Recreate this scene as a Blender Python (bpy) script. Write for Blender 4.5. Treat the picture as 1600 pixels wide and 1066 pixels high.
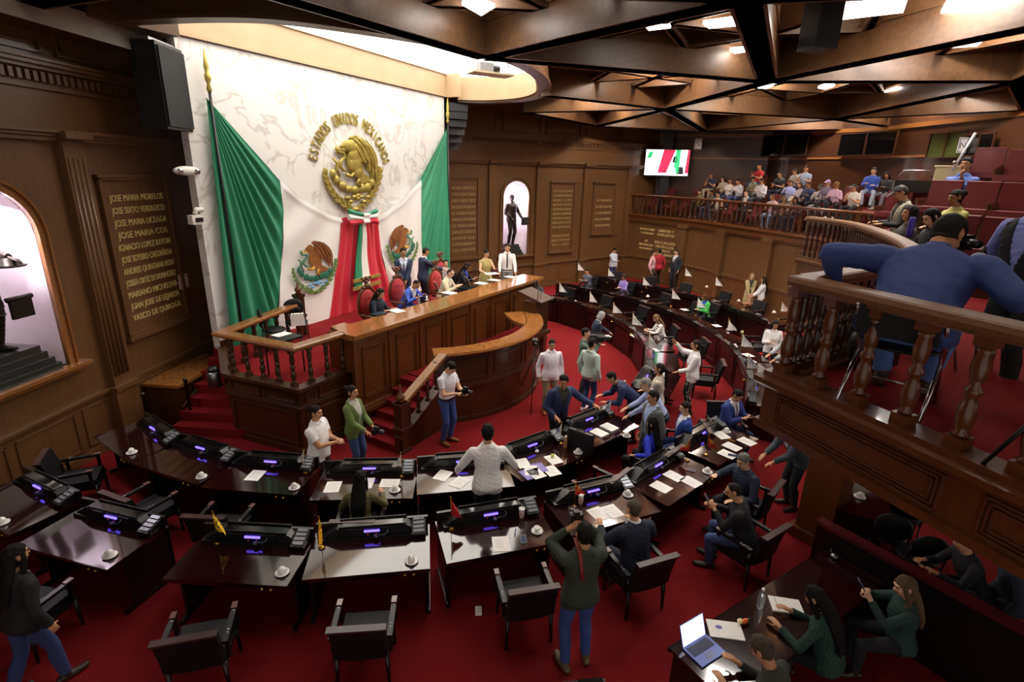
import bpy, math, random
import numpy as np
from mathutils import Vector, Matrix

for o in list(bpy.data.objects):
    bpy.data.objects.remove(o)
S = bpy.context.scene
COL = S.collection
random.seed(7)
RNG = np.random.default_rng(7)
PI = math.pi

# ------------------------------------------------------------------ camera
FPX, PITCH, ROLL, CAMH = 826.5, 0.30913, -0.02554, 5.1588      # focal length in pixels of a 1600x1066 frame
_c, _s = math.cos(PITCH), math.sin(PITCH)
_f = np.array([0, _c, -_s]); _r = np.array([1., 0, 0]); _d = np.array([0, -_s, -_c])
_cr, _sr = math.cos(ROLL), math.sin(ROLL)
CR = np.array([_cr * _r + _sr * _d, -_sr * _r + _cr * _d, _f])
cam_data = bpy.data.cameras.new('camera')
cam_data.sensor_width = 36.0
cam_data.lens = 36.0 * FPX / 1600
cam_data.clip_start, cam_data.clip_end = 0.05, 200
cam = bpy.data.objects.new('camera', cam_data)
COL.objects.link(cam)
cam.matrix_world = Matrix(((CR[0][0], -CR[1][0], -CR[2][0], 0), (CR[0][1], -CR[1][1], -CR[2][1], 0),
                           (CR[0][2], -CR[1][2], -CR[2][2], CAMH), (0, 0, 0, 1)))
S.camera = cam

# ------------------------------------------------------------------ light and exposure
S.view_settings.view_transform = 'Standard'
S.view_settings.look = 'None'
S.view_settings.gamma = 1.0
S.view_settings.use_curve_mapping = False
S.view_settings.exposure = 1.05
w = bpy.data.worlds.new('world'); S.world = w
w.use_nodes = True
w.node_tree.nodes['Background'].inputs[0].default_value = (1.0, 0.9, 0.82, 1)
w.node_tree.nodes['Background'].inputs[1].default_value = 0.34
S.cycles.max_bounces = 6
S.cycles.use_denoising = True
S.cycles.sample_clamp_indirect = 6.0
S.cycles.sample_clamp_direct = 5.0
SKY_E, PANEL_E = 2.2, 170.0                       # strengths of the luminous ceiling and the added coffer panels

def at(px, py, z):
    "the point of height z that lies in the direction of a point measured on the 1600x1066 photograph"
    d = CR.T @ np.array([(px - 800) / FPX, (py - 533) / FPX, 1])
    t = (z - CAMH) / d[2]
    return np.array([d[0] * t, d[1] * t, z])
def ray_dist(px, py, dist):
    d = CR.T @ np.array([(px - 800) / FPX, (py - 533) / FPX, 1])
    t = dist / math.hypot(d[0], d[1])
    return np.array([d[0] * t, d[1] * t, CAMH + d[2] * t])

# ------------------------------------------------------------------ materials
def lin(h):
    if isinstance(h, str):
        h = [int(h[i:i + 2], 16) / 255 for i in (0, 2, 4)]
    return tuple(c / 12.92 if c <= .04045 else ((c + .055) / 1.055) ** 2.4 for c in h) + (1.0,)
_mats = {}
def mat(col, rough=.6, metal=0., coat=0., noise=0., scale=20., stretch=(1, 1, 1), emit=0., bump=0., spec=.5, alpha=1., trans=0., sheen=0.):
    key = (col, rough, metal, coat, noise, scale, stretch, emit, bump, spec, alpha, trans, sheen)
    if key in _mats: return _mats[key]
    m = bpy.data.materials.new('m_%s_%d' % (col, len(_mats))); m.use_nodes = True
    nt = m.node_tree; b = nt.nodes['Principled BSDF']
    c = lin(col)
    b.inputs['Base Color'].default_value = c
    b.inputs['Roughness'].default_value = rough
    b.inputs['Metallic'].default_value = metal
    b.inputs['Coat Weight'].default_value = coat
    b.inputs['Coat Roughness'].default_value = .06
    b.inputs['Specular IOR Level'].default_value = spec
    b.inputs['Alpha'].default_value = alpha
    b.inputs['Transmission Weight'].default_value = trans
    if sheen: b.inputs['Sheen Weight'].default_value = sheen
    if emit:
        b.inputs['Emission Color'].default_value = c
        b.inputs['Emission Strength'].default_value = emit
    if noise or bump:
        tc = nt.nodes.new('ShaderNodeTexCoord'); mp = nt.nodes.new('ShaderNodeMapping')
        mp.inputs['Scale'].default_value = stretch
        nz = nt.nodes.new('ShaderNodeTexNoise'); nz.inputs['Scale'].default_value = scale; nz.inputs['Detail'].default_value = 5
        nt.links.new(tc.outputs['Object'], mp.inputs[0]); nt.links.new(mp.outputs[0], nz.inputs['Vector'])
        if noise:
            rp = nt.nodes.new('ShaderNodeValToRGB')
            rp.color_ramp.elements[0].position, rp.color_ramp.elements[1].position = .3, .7
            rp.color_ramp.elements[0].color = tuple(v * (1 - noise) for v in c[:3]) + (1,)
            rp.color_ramp.elements[1].color = tuple(min(1, v * (1 + noise)) for v in c[:3]) + (1,)
            nt.links.new(nz.outputs['Fac'], rp.inputs[0]); nt.links.new(rp.outputs[0], b.inputs['Base Color'])
        if bump:
            bp = nt.nodes.new('ShaderNodeBump'); bp.inputs['Strength'].default_value = bump; bp.inputs['Distance'].default_value = .01
            nt.links.new(nz.outputs['Fac'], bp.inputs['Height']); nt.links.new(bp.outputs[0], b.inputs['Normal'])
    _mats[key] = m
    return m
def marble_mat(name, base, vein, scale, sharp=.06, rough=.25):
    m = bpy.data.materials.new(name); m.use_nodes = True
    nt = m.node_tree; b = nt.nodes['Principled BSDF']; b.inputs['Roughness'].default_value = rough
    tc = nt.nodes.new('ShaderNodeTexCoord'); nz = nt.nodes.new('ShaderNodeTexNoise')
    nz.inputs['Scale'].default_value = scale; nz.inputs['Detail'].default_value = 8; nz.inputs['Distortion'].default_value = 1.6
    rp = nt.nodes.new('ShaderNodeValToRGB'); e = rp.color_ramp.elements
    e[0].position, e[1].position = .5 - sharp, .5 + sharp
    e[0].color = e[1].color = lin(base)
    k = e.new(.5); k.color = lin(vein)
    nt.links.new(tc.outputs['Object'], nz.inputs['Vector']); nt.links.new(nz.outputs['Fac'], rp.inputs[0])
    nt.links.new(rp.outputs[0], b.inputs['Base Color'])
    return m

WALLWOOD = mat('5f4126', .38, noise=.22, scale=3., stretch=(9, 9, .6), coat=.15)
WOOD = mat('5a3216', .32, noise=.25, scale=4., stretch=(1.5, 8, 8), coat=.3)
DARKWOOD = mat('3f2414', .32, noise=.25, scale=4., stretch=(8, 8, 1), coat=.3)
RAILWOOD = mat('86562a', .25, noise=.25, scale=5., stretch=(2, 9, 9), coat=.5)
TOPWOOD = mat('8f5c2c', .2, noise=.13, scale=4., stretch=(2, 9, 9), coat=.6)
CEILWOOD = mat('573c24', .42, noise=.25, scale=3., stretch=(4, 4, 4))
CEILPANEL = mat('7a4f26', .5, noise=.3, scale=2.5, stretch=(3, 3, 3))
BEIGE = mat('b79d7b', .5, noise=.06, scale=2.)
CARPET = mat('70151a', .95, noise=.18, scale=60., bump=.3, spec=.1)
MAHOG = mat('200709', .10, coat=1., noise=.35, scale=5., stretch=(2, 12, 12))
MAHOGD = mat('0f0606', .35, coat=.25, noise=.3, scale=5.)
BLACK = mat('0b0b0c', .38, noise=.2, scale=30.)
BLACKG = mat('08080a', .15, coat=.6)
LEATHER = mat('0b0c0e', .55, noise=.3, scale=40., bump=.15, spec=.3)
CHROME = mat('c8c8cc', .15, metal=1.)
STEEL = mat('9a9ca0', .3, metal=1.)
GOLD = mat('b3a052', .4, metal=.4, noise=.2, scale=12.)
BRASS = mat('c9a24a', .25, metal=1.)
WHITE = mat('f2f0ea', .5)
PAPER = mat('f6f5f0', .7)
CHINA = mat('f4f2ee', .15, coat=.5)
LED = mat('6a55ff', .4, emit=1.6)
MARBLE = marble_mat('white_marble', 'eeece8', 'cfcac2', .8, .035)
LUM = mat('fffaf0', .6, emit=SKY_E)
PANEL = mat('fff6ea', .6, emit=PANEL_E)
PANELN = mat('fff7ec', .6, emit=26.)  # weaker glow for panels added over the foreground to lift the near desks
PANELV = mat('fffaf4', .6, emit=16.)
RAILD = mat('6e482a', .5, noise=.2, scale=5., stretch=(2, 9, 9))
NICHE = mat('f6e8f2', .6, noise=.04, scale=3.)
BRONZE = mat('2b241d', .4, metal=.6, noise=.3, scale=8.)
MAROON = mat('64141b', .6, noise=.2, scale=30.)
MAROONW = mat('571a1c', .3, coat=.4)

# ------------------------------------------------------------------ mesh helpers
class MB:
    def __init__(s): s.v = []; s.f = []; s.m = []; s.sm = []
    def add(s, vs, fs, mi=0, sm=False):
        o = len(s.v); s.v += [tuple(map(float, p)) for p in vs]
        for f in fs: s.f.append(tuple(i + o for i in f)); s.m.append(mi); s.sm.append(sm)
        return s
    def box(s, c, d, rz=0, mi=0, top=None):
        x, y, z = d[0] / 2, d[1] / 2, d[2] / 2
        t = top or (1, 1)
        p = [(-x, -y, -z), (x, -y, -z), (x, y, -z), (-x, y, -z), (-x * t[0], -y * t[1], z), (x * t[0], -y * t[1], z), (x * t[0], y * t[1], z), (-x * t[0], y * t[1], z)]
        a, b = math.cos(rz), math.sin(rz)
        p = [(c[0] + u * a - v * b, c[1] + u * b + v * a, c[2] + w_) for u, v, w_ in p]
        return s.add(p, [(3, 2, 1, 0), (4, 5, 6, 7), (0, 1, 5, 4), (1, 2, 6, 5), (2, 3, 7, 6), (3, 0, 4, 7)], mi)
    def rng(s, x0, x1, y0, y1, z0, z1, mi=0):
        return s.box(((x0 + x1) / 2, (y0 + y1) / 2, (z0 + z1) / 2), (x1 - x0, y1 - y0, z1 - z0), 0, mi)
    def prism(s, poly, z0, z1, mi=0, capmi=None):
        n = len(poly)
        a = sum(poly[i][0] * poly[(i + 1) % n][1] - poly[(i + 1) % n][0] * poly[i][1] for i in range(n))
        if a < 0: poly = poly[::-1]
        vs = [(p[0], p[1], z0) for p in poly] + [(p[0], p[1], z1) for p in poly]
        s.add(vs, [(i, (i + 1) % n, n + (i + 1) % n, n + i) for i in range(n)], mi)
        return s.add(vs, [tuple(range(n))[::-1], tuple(range(n, 2 * n))], mi if capmi is None else capmi)
    def prism_y(s, poly, y0, y1, mi=0):       # polygon in x,z extruded along y
        n = len(poly)
        a = sum(poly[i][0] * poly[(i + 1) % n][1] - poly[(i + 1) % n][0] * poly[i][1] for i in range(n))
        if a < 0: poly = poly[::-1]
        vs = [(p[0], y0, p[1]) for p in poly] + [(p[0], y1, p[1]) for p in poly]
        fs = [tuple(range(n)), tuple(range(n, 2 * n))[::-1]] + [(n + i, n + (i + 1) % n, (i + 1) % n, i) for i in range(n)]
        return s.add(vs, fs, mi)
    def prism_x(s, poly, x0, x1, mi=0):       # polygon in y,z extruded along x
        n = len(poly)
        a = sum(poly[i][0] * poly[(i + 1) % n][1] - poly[(i + 1) % n][0] * poly[i][1] for i in range(n))
        if a < 0: poly = poly[::-1]
        vs = [(x0, p[0], p[1]) for p in poly] + [(x1, p[0], p[1]) for p in poly]
        fs = [tuple(range(n))[::-1], tuple(range(n, 2 * n))] + [(i, (i + 1) % n, n + (i + 1) % n, n + i) for i in range(n)]
        return s.add(vs, fs, mi)
    def lathe(s, prof, c=(0, 0, 0), n=16, mi=0, sm=True):
        vs = []
        for r, z in prof:
            for i in range(n):
                a = 2 * PI * i / n; vs.append((c[0] + r * math.cos(a), c[1] + r * math.sin(a), c[2] + z))
        m = len(prof)
        fs = [(j * n + i, j * n + (i + 1) % n, (j + 1) * n + (i + 1) % n, (j + 1) * n + i) for j in range(m - 1) for i in range(n)]
        s.add(vs, fs, mi, sm)
        o = len(s.v) - len(vs)
        s.f.append(tuple(o + i for i in range(n))[::-1]); s.m.append(mi); s.sm.append(False)
        s.f.append(tuple(o + (m - 1) * n + i for i in range(n))); s.m.append(mi); s.sm.append(False)
        return s
    def tube(s, pts, r, n=8, mi=0, sm=True, up=None):
        pts = [np.array(p, float) for p in pts]; k = len(pts)
        rs = r if isinstance(r, (list, tuple)) else [r] * k
        vs = []; prev = None
        for i, p in enumerate(pts):
            t = pts[min(i + 1, k - 1)] - pts[max(i - 1, 0)]; t = t / (np.linalg.norm(t) + 1e-9)
            if prev is None:
                a = np.array([0, 0, 1.]) if abs(t[2]) < .9 else np.array([1., 0, 0])
                u = np.cross(t, a)
            else: u = prev - t * (prev @ t)
            u /= np.linalg.norm(u) + 1e-9; prev = u; v = np.cross(t, u)
            rr = rs[i] if isinstance(rs[i], (tuple, list)) else (rs[i], rs[i])
            for j in range(n):
                a = 2 * PI * j / n
                vs.append(p + u * math.cos(a) * rr[0] + v * math.sin(a) * rr[1])
        fs = [(j * n + i, j * n + (i + 1) % n, (j + 1) * n + (i + 1) % n, (j + 1) * n + i) for j in range(k - 1) for i in range(n)]
        fs += [tuple(range(n))[::-1], tuple((k - 1) * n + i for i in range(n))]
        return s.add(vs, fs, mi, sm)
    def ell(s, c, r, mi=0, n=12, m=8, R=None, sm=True):
        vs = [(0, 0, -1)]
        for j in range(1, m):
            b = -PI / 2 + PI * j / m
            for i in range(n):
                a = 2 * PI * i / n; vs.append((math.cos(b) * math.cos(a), math.cos(b) * math.sin(a), math.sin(b)))
        vs.append((0, 0, 1))
        vs = np.array(vs) * np.array(r)
        if R is not None: vs = vs @ np.array(R).T
        vs = vs + np.array(c)
        fs = [(0, 1 + (i + 1) % n, 1 + i) for i in range(n)]
        fs += [(1 + j * n + i, 1 + j * n + (i + 1) % n, 1 + (j + 1) * n + (i + 1) % n, 1 + (j + 1) * n + i) for j in range(m - 2) for i in range(n)]
        L_ = 1 + (m - 1) * n
        fs += [(L_, 1 + (m - 2) * n + i, 1 + (m - 2) * n + (i + 1) % n) for i in range(n)]
        return s.add(vs, fs, mi, sm)
    def sweep(s, path, prof, closed=False, mi=0):
        "closed profile of (offset to the left of the path, z) swept along a 2-D path with mitred corners"
        P = [np.array(p[:2], float) for p in path]; n = len(P); k = len(prof)
        nr = []
        for i in range(n):
            a = P[i] - P[i - 1] if (i or closed) else P[1] - P[0]
            b = P[(i + 1) % n] - P[i] if (i < n - 1 or closed) else a
            a = a / np.linalg.norm(a); b = b / np.linalg.norm(b)
            na = np.array([-a[1], a[0]]); nb = np.array([-b[1], b[0]])
            m_ = na + nb; m_ /= np.linalg.norm(m_); m_ /= max(.35, m_ @ na); nr.append(m_)
        vs = [(P[i][0] + nr[i][0] * o, P[i][1] + nr[i][1] * o, z) for i in range(n) for o, z in prof]
        fs = []
        for i in range(n if closed else n - 1):
            j = (i + 1) % n
            for q in range(k):
                fs.append((i * k + q, j * k + q, j * k + (q + 1) % k, i * k + (q + 1) % k))
        if not closed: fs += [tuple(range(k)), tuple((n - 1) * k + q for q in range(k))[::-1]]
        a = sum(prof[i][0] * prof[(i + 1) % k][1] - prof[(i + 1) % k][0] * prof[i][1] for i in range(k))
        if a > 0: fs = [f[::-1] for f in fs]
        return s.add(vs, fs, mi)
    def build(s, name, mats, parent=None, loc=None, rz=None):
        me = bpy.data.meshes.new(name)
        me.from_pydata(s.v, [], s.f)
        for m_ in (mats if isinstance(mats, (list, tuple)) else [mats]): me.materials.append(m_)
        me.polygons.foreach_set('material_index', s.m); me.polygons.foreach_set('use_smooth', s.sm)
        me.update()
        return link(name, me, parent, loc, rz)
def link(name, me, parent=None, loc=None, rz=None):
    o = bpy.data.objects.new(name, me); COL.objects.link(o)
    if parent is not None: o.parent = parent
    if loc is not None: o.location = loc
    if rz is not None: o.rotation_euler = (0, 0, rz)
    return o
def raw(name, v, f, mats, parent=None, smooth=True):
    me = bpy.data.meshes.new(name)
    me.from_pydata([tuple(p) for p in v], [], [tuple(map(int, q)) for q in f])
    for m_ in (mats if isinstance(mats, (list, tuple)) else [mats]): me.materials.append(m_)
    if smooth: me.polygons.foreach_set('use_smooth', [True] * len(me.polygons))
    me.update()
    return link(name, me, parent)
def tag(o, label, cat, group=None, kind=None):
    o['label'] = label; o['category'] = cat
    if group: o['group'] = group
    if kind: o['kind'] = kind
    return o
def thing(name, label, cat, loc=(0, 0, 0), rz=0., group=None):
    o = bpy.data.objects.new(name, None); COL.objects.link(o)
    o.empty_display_size = .1
    o.location = tuple(map(float, loc)); o.rotation_euler = (0, 0, rz)
    return tag(o, label, cat, group)
def struct(o): o['kind'] = 'structure'; return o
def dup(root, loc, rz, label, group=None):
    r = root.copy(); COL.objects.link(r); r.location = tuple(map(float, loc)); r.rotation_euler = (0, 0, rz); r['label'] = label
    if group: r['group'] = group
    for ch in list(root.children):
        c = ch.copy(); COL.objects.link(c); c.parent = r
        for g in list(ch.children):
            d = g.copy(); COL.objects.link(d); d.parent = c
    return r
TMP = bpy.data.scenes.new('workshop')
TVL = TMP.view_layers[0]
def evaluated(ob):
    TMP.collection.objects.link(ob); TVL.update()
    ev = ob.evaluated_get(TVL.depsgraph); m = ev.to_mesh()
    v = np.empty(len(m.vertices) * 3, np.float32); m.vertices.foreach_get('co', v)
    f = [tuple(p.vertices) for p in m.polygons] if not isinstance(ob.data, bpy.types.Mesh) else None
    if f is None:
        li = np.empty(len(m.loops), np.int32); m.loops.foreach_get('vertex_index', li)
        lt = np.empty(len(m.polygons), np.int32); m.polygons.foreach_get('loop_total', lt)
        f = li.reshape(-1, 4) if (lt == 4).all() else [tuple(p.vertices) for p in m.polygons]
    ev.to_mesh_clear(); d = ob.data; bpy.data.objects.remove(ob)
    (bpy.data.meshes if isinstance(d, bpy.types.Mesh) else bpy.data.curves).remove(d)
    return v.reshape(-1, 3), f
_txt = {}
def text_mesh(t, size, depth=.012, width=None):
    "letters standing in the x,z plane, centred on x, base on z=0, front towards -y"
    cu = bpy.data.curves.new('t', 'FONT'); cu.body = t; cu.size = size; cu.extrude = depth; cu.align_x = 'CENTER'; cu.resolution_u = 3
    v, f = evaluated(bpy.data.objects.new('t', cu))
    v = np.c_[v[:, 0], -v[:, 2], v[:, 1]]
    if width:
        w_ = v[:, 0].max() - v[:, 0].min(); v[:, 0] = (v[:, 0] - (v[:, 0].max() + v[:, 0].min()) / 2) * width / w_
    return v, f
# ------------------------------------------------------------------ the room
LP, LD = (-7.6, 8.17), (.083, .9965)          # left wall, marble wall, right wall: a point and a direction; local -y is the room side
MP, MD = (-4.83, 13.94), (.452, .892)
RP, RD = (1.55, 24.86), (.8, .6)
FP, FD = (-3.81, 8.77), (.512, .859)          # front of the presidium
ang = lambda d: math.atan2(d[1], d[0])
AL, AM, AR, AF = ang(LD), ang(MD), ang(RD), ang(FD)
def fr(p, d):
    return lambda s, y, z=0.: np.array([p[0] + s * d[0] - y * d[1], p[1] + s * d[1] + y * d[0], z])
LW, MW, RW, FW = fr(LP, LD), fr(MP, MD), fr(RP, RD), fr(FP, FD)
def onplane(p, d, px, py):
    r = CR.T @ np.array([(px - 800) / FPX, (py - 533) / FPX, 1]); n = np.array([d[1], -d[0]])
    t = (n @ np.array(p)) / (n @ r[:2]); q = np.array([0, 0, CAMH]) + t * r
    return (q[:2] - np.array(p)) @ np.array(d), q[2]
lo = lambda p: (p[0], p[1], 0)

struct(MB().rng(-13, 18, -4, 36, -.2, 0).build('floor', CARPET))
def arch_pts(c, hw, zs, z0, n=18, grow=0.):
    "from the right foot over the arch to the left foot"
    h = hw + grow
    return [(c + h, z0)] + [(c + h * math.cos(PI * i / n), zs + h * math.sin(PI * i / n)) for i in range(n + 1)] + [(c - h, z0)]
def side_wall(name, p, d, s0, s1, niche, zt=8.2):
    c, hw, zs, z0 = niche
    m = MB()
    a = arch_pts(c, hw, zs, z0)
    m.rng(s0, c - hw, 0, .3, 0, zt); m.rng(c + hw, s1, 0, .3, 0, zt); m.rng(c - hw, c + hw, 0, .3, 0, z0)
    m.prism_y([(c - hw, zt)] + a[::-1][1:-1] + [(c + hw, zt)], 0, .3)
    w_ = struct(m.build(name, WALLWOOD, None, lo(p), ang(d)))
    # dado rail, skirting, cornice, dentil frieze and upper mouldings
    t = MB()
    def rail(z, h, o): t.rng(s0, s1, -o, .02, z, z + h)
    for z, h, o in ((0, .16, .03), (1.06, .05, .05), (1.11, .035, .08)): rail(z, h, o)
    for z, h, o in ((5.46, .07, .10), (5.53, .05, .15), (5.58, .05, .20), (6.22, .05, .05), (6.5, .06, .10), (6.56, .06, .16), (6.62, .04, .2)): rail(z, h, o)
    k = s0
    while k < s1: t.rng(k, k + .07, -.07, 0, 6.33, 6.47); k += .13
    q = s0 + .2
    while q < s1 - .4:                                             # framed panels above the frieze and in the dado
        e = min(q + 2.1, s1 - .1)
        for o, b in ((0, .05), (.1, .035)):
            for x0, x1, z0_, z1_ in ((q + o, e - o, 6.75 + o, 6.79 + o), (q + o, e - o, 7.5 - o, 7.54 - o), (q + o, q + o + .04, 6.75 + o, 7.54 - o), (e - o - .04, e - o, 6.75 + o, 7.54 - o)):
                t.rng(x0, x1, -b, 0, z0_, z1_)
        q += 2.35
    q = s0 + .1
    while q < s1 - .3:
        e = min(q + 1.05, s1 - .05)
        for x0, x1, z0_, z1_ in ((q, e, .24, .27), (q, e, .94, .97), (q, q + .03, .24, .97), (e - .03, e, .24, .97)): t.rng(x0, x1, -.022, 0, z0_, z1_)
        q += 1.2
    struct(t.build('trim_' + name[5:], WALLWOOD, None, lo(p), ang(d)))
    # niche: lit apse, moulded arch, sill
    n_ = MB(); seg = 14
    prof = [(z0, 1)] + [(z0 + (zs - z0) * i / 4, 1) for i in range(1, 5)] + [(zs + hw * math.sin(b), math.cos(b)) for b in (.3, .6, .9, 1.2, 1.5)]
    vs = []
    for z, r in prof:
        for i in range(seg + 1):
            q = PI * i / seg; vs.append((c + hw * r * math.cos(q), .02 + hw * .95 * math.sin(q) * max(r, .05), z))
    n_.add(vs, [(j * (seg + 1) + i, j * (seg + 1) + i + 1, (j + 1) * (seg + 1) + i + 1, (j + 1) * (seg + 1) + i) for j in range(len(prof) - 1) for i in range(seg)], 0, True)
    n_.rng(c - hw, c + hw, 0, hw, z0 - .05, z0)
    struct(n_.build('trim_niche', NICHE, None, lo(p), ang(d)))
    f_ = MB()
    for g0, g1, o in ((0, .05, .06), (.05, .13, .035), (.13, .16, .07)):
        A0, A1 = arch_pts(c, hw, zs, z0, 18, g0), arch_pts(c, hw, zs, z0, 18, g1)
        for i in range(len(A0) - 1): f_.prism_y([A0[i], A1[i], A1[i + 1], A0[i + 1]], -o, .05)
    f_.rng(c - hw - .3, c + hw + .3, -.2, .25, z0 - .06, z0); f_.rng(c - hw - .25, c + hw + .25, -.12, 0, z0 - .14, z0 - .06)
    struct(f_.build('trim_arch', RAILWOOD if name == 'wall_left' else WALLWOOD, None, lo(p), ang(d)))
    # the lamp of the niche
    ld = bpy.data.lights.new('niche_lamp', 'AREA'); ld.energy = 60 if name == 'wall_left' else 95; ld.size = .5; ld.color = (1, .9, .97)
    lo_ = bpy.data.objects.new('niche_lamp', ld); COL.objects.link(lo_); g = fr(p, d)(c, .28, zs + hw * .65)
    lo_.location = tuple(g); lo_.rotation_euler = (.35, 0, ang(d))
side_wall('wall_left', LP, LD, -13, 4.62, (-.5, .76, 4.02, 1.85))
side_wall('wall_right', RP, RD, -5.32, 7.6, (-1.93, .68, 4.12, 1.62))
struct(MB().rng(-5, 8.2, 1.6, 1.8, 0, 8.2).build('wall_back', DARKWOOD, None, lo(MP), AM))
def pilaster(p, d, s0, s1, flutes=True):
    m = MB(); m.rng(s0, s1, -.13, 0, 0, 5.5); m.rng(s0 - .05, s1 + .05, -.17, 0, 0, 1.06); m.rng(s0 - .07, s1 + .07, -.21, 0, 1.06, 1.15); m.rng(s0 - .05, s1 + .05, -.28, 0, 5.5, 5.62)
    if flutes:
        k = (s1 - s0) / 4.6
        for i in range(4):
            x = s0 + k * (.65 + i); m.tube([(x, -.13, 1.35), (x, -.13, 5.2)], (.035, .02), 8)
    struct(m.build('trim_pilaster', WALLWOOD, None, lo(p), ang(d)))
for s0, s1 in ((.95, 1.38), (-2.9, -2.47), (-5.2, -4.77)): pilaster(LP, LD, s0, s1)
for s0, s1 in ((-3.4, -2.97), (-.86, -.3), (1.98, 2.45), (5.0, 5.45)): pilaster(RP, RD, s0, s1, False)

# marble slab behind the flags
slab = MB().rng(-3.39, 5.36, 0, .22, 1.3, 7.42).build('wall_marble', MARBLE, None, lo(MP), AM); struct(slab)
struct(MB().rng(-3.39, 5.36, -.03, 0, 1.35, 1.5).build('baseboard_marble', DARKWOOD, None, lo(MP), AM))

# memorial plaques with gilt names
def plaque(label, p, d, s0, s1, z0, z1, lines, mtxt, size=None, top=.33, gap=None):
    t = thing('memorial_plaque', label, 'plaque', tuple(fr(p, d)((s0 + s1) / 2, -.005, z0)), ang(d), 'memorial name plaques')
    w2, h = (s1 - s0) / 2, z1 - z0
    f = MB(); b = .07
    for x0, x1, a0, a1 in ((-w2, w2, 0, b), (-w2, w2, h - b, h), (-w2, -w2 + b, 0, h), (w2 - b, w2, 0, h)): f.rng(x0, x1, -.07, 0, a0, a1)
    f.rng(-w2 - .04, w2 + .04, -.11, 0, -.05, .02); f.rng(-w2 - .04, w2 + .04, -.10, 0, h - .02, h + .03)
    f.build('frame', WALLWOOD, t)
    MB().rng(-w2 + b, w2 - b, -.02, 0, b, h - b).build('panel', WALLWOOD, t)
    n = len(lines); gap = gap or (h - .75) / (n - 1)
    for i, l in enumerate(lines):
        if not l: continue
        v, fa = text_mesh(l, size or .17, .008, min((s1 - s0) * .78, .085 * len(l) + .1))
        MB().add([(x, y - .03, z + h - top - .12 - i * gap) for x, y, z in v], fa).build('inscription', mtxt, t)
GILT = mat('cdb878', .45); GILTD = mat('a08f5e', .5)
plaque('gilt name plaque with eleven names on the left wall, beside the fluted pilaster', LP, LD, 1.58, 3.32, 1.89, 4.91,
       ['JOSE MARIA MORELOS', 'JOSE SIXTO VERDUZCO', 'JOSE MARIA LICEAGA', 'JOSE MARIA COS', 'IGNACIO LOPEZ RAYON', 'JOSE SOTERO CASTAÑEDA', 'ANDRES QUINTANA ROO', 'JOSEFA ORTIZ DE DOMINGUEZ', 'MARIANO MICHELENA', 'JUAN JOSE DE LEJARZA', 'VASCO DE QUIROGA'], GILT)
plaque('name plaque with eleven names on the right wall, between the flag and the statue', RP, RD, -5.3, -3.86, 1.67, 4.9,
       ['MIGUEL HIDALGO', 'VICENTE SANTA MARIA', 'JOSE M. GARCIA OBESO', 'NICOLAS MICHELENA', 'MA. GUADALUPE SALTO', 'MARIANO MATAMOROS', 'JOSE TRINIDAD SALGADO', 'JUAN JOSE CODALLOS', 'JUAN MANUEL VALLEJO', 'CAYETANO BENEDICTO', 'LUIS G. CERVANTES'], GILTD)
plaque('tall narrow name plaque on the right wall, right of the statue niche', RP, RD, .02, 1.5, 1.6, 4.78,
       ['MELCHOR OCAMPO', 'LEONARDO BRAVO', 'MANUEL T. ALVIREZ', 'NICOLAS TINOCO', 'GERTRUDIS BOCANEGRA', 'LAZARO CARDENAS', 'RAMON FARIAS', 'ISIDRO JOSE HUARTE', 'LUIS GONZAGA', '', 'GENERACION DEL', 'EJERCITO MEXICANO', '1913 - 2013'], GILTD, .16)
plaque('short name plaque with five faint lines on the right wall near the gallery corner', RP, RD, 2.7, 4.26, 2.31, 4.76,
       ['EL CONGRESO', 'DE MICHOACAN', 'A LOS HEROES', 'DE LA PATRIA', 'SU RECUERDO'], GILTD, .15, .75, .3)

# ------------------------------------------------------------------ ceiling
RIM = [(-7.06, 10.09), (-5.77, 9.77), (-4.75, 9.6), (-3.92, 9.62), (-3.12, 9.95), (-2.18, 10.5), (-1.34, 11.08), (-.68, 11.68), (-.15, 12.51), (.29, 13.7), (.53, 15.1), (.6, 16.2), (.57, 17.07), (.3, 17.95), (-.2, 18.65), (-1.06, 19.2), (-2.0, 19.25)]
def smooth_path(P, n=3):
    P = [np.array(p, float) for p in P]; out = []
    for i in range(len(P) - 1):
        a, b, c, d = P[max(i - 1, 0)], P[i], P[i + 1], P[min(i + 2, len(P) - 1)]
        for k in range(n):
            t = k / n
            out.append(.5 * (2 * b + (c - a) * t + (2 * a - 5 * b + 4 * c - d) * t * t + (3 * b - a - 3 * c + d) * t ** 3))
    return out + [P[-1]]
RIMS = smooth_path(RIM)
MBACK = [tuple(MW(5.9, .1)[:2]), tuple(MW(-3.4, .1)[:2])]
struct(MB().prism([tuple(p) for p in RIMS] + MBACK, 8.10, 8.14).build('ceiling_skylight', LUM))
struct(MB().sweep(RIMS, [(0, 7.35), (0, 8.18), (-.26, 8.18), (-.26, 7.35)]).sweep(RIMS, [(.02, 7.33), (.02, 7.4), (-.3, 7.4), (-.3, 7.33)]).build('ceiling_rim', CEILWOOD))
fa = MB().sweep(RIMS[36:], [(.06, 7.42), (.06, 8.17), (.01, 8.17), (.01, 7.42)]).sweep(RIMS[30:], [(.1, 7.40), (.1, 7.46), (.0, 7.46), (.0, 7.40)])
struct(fa.build('trim_rim', BEIGE))
fa = MB().rng(-3.6, 5.5, -.04, .2, 7.42, 8.18).rng(-3.6, 5.5, -.09, .2, 7.42, 7.5).rng(-3.6, 5.5, -.09, .2, 8.08, 8.18).rng(5.4, 5.6, -.5, .2, 7.42, 8.18)
struct(fa.build('trim_fascia', BEIGE, None, lo(MP), AM))
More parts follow.
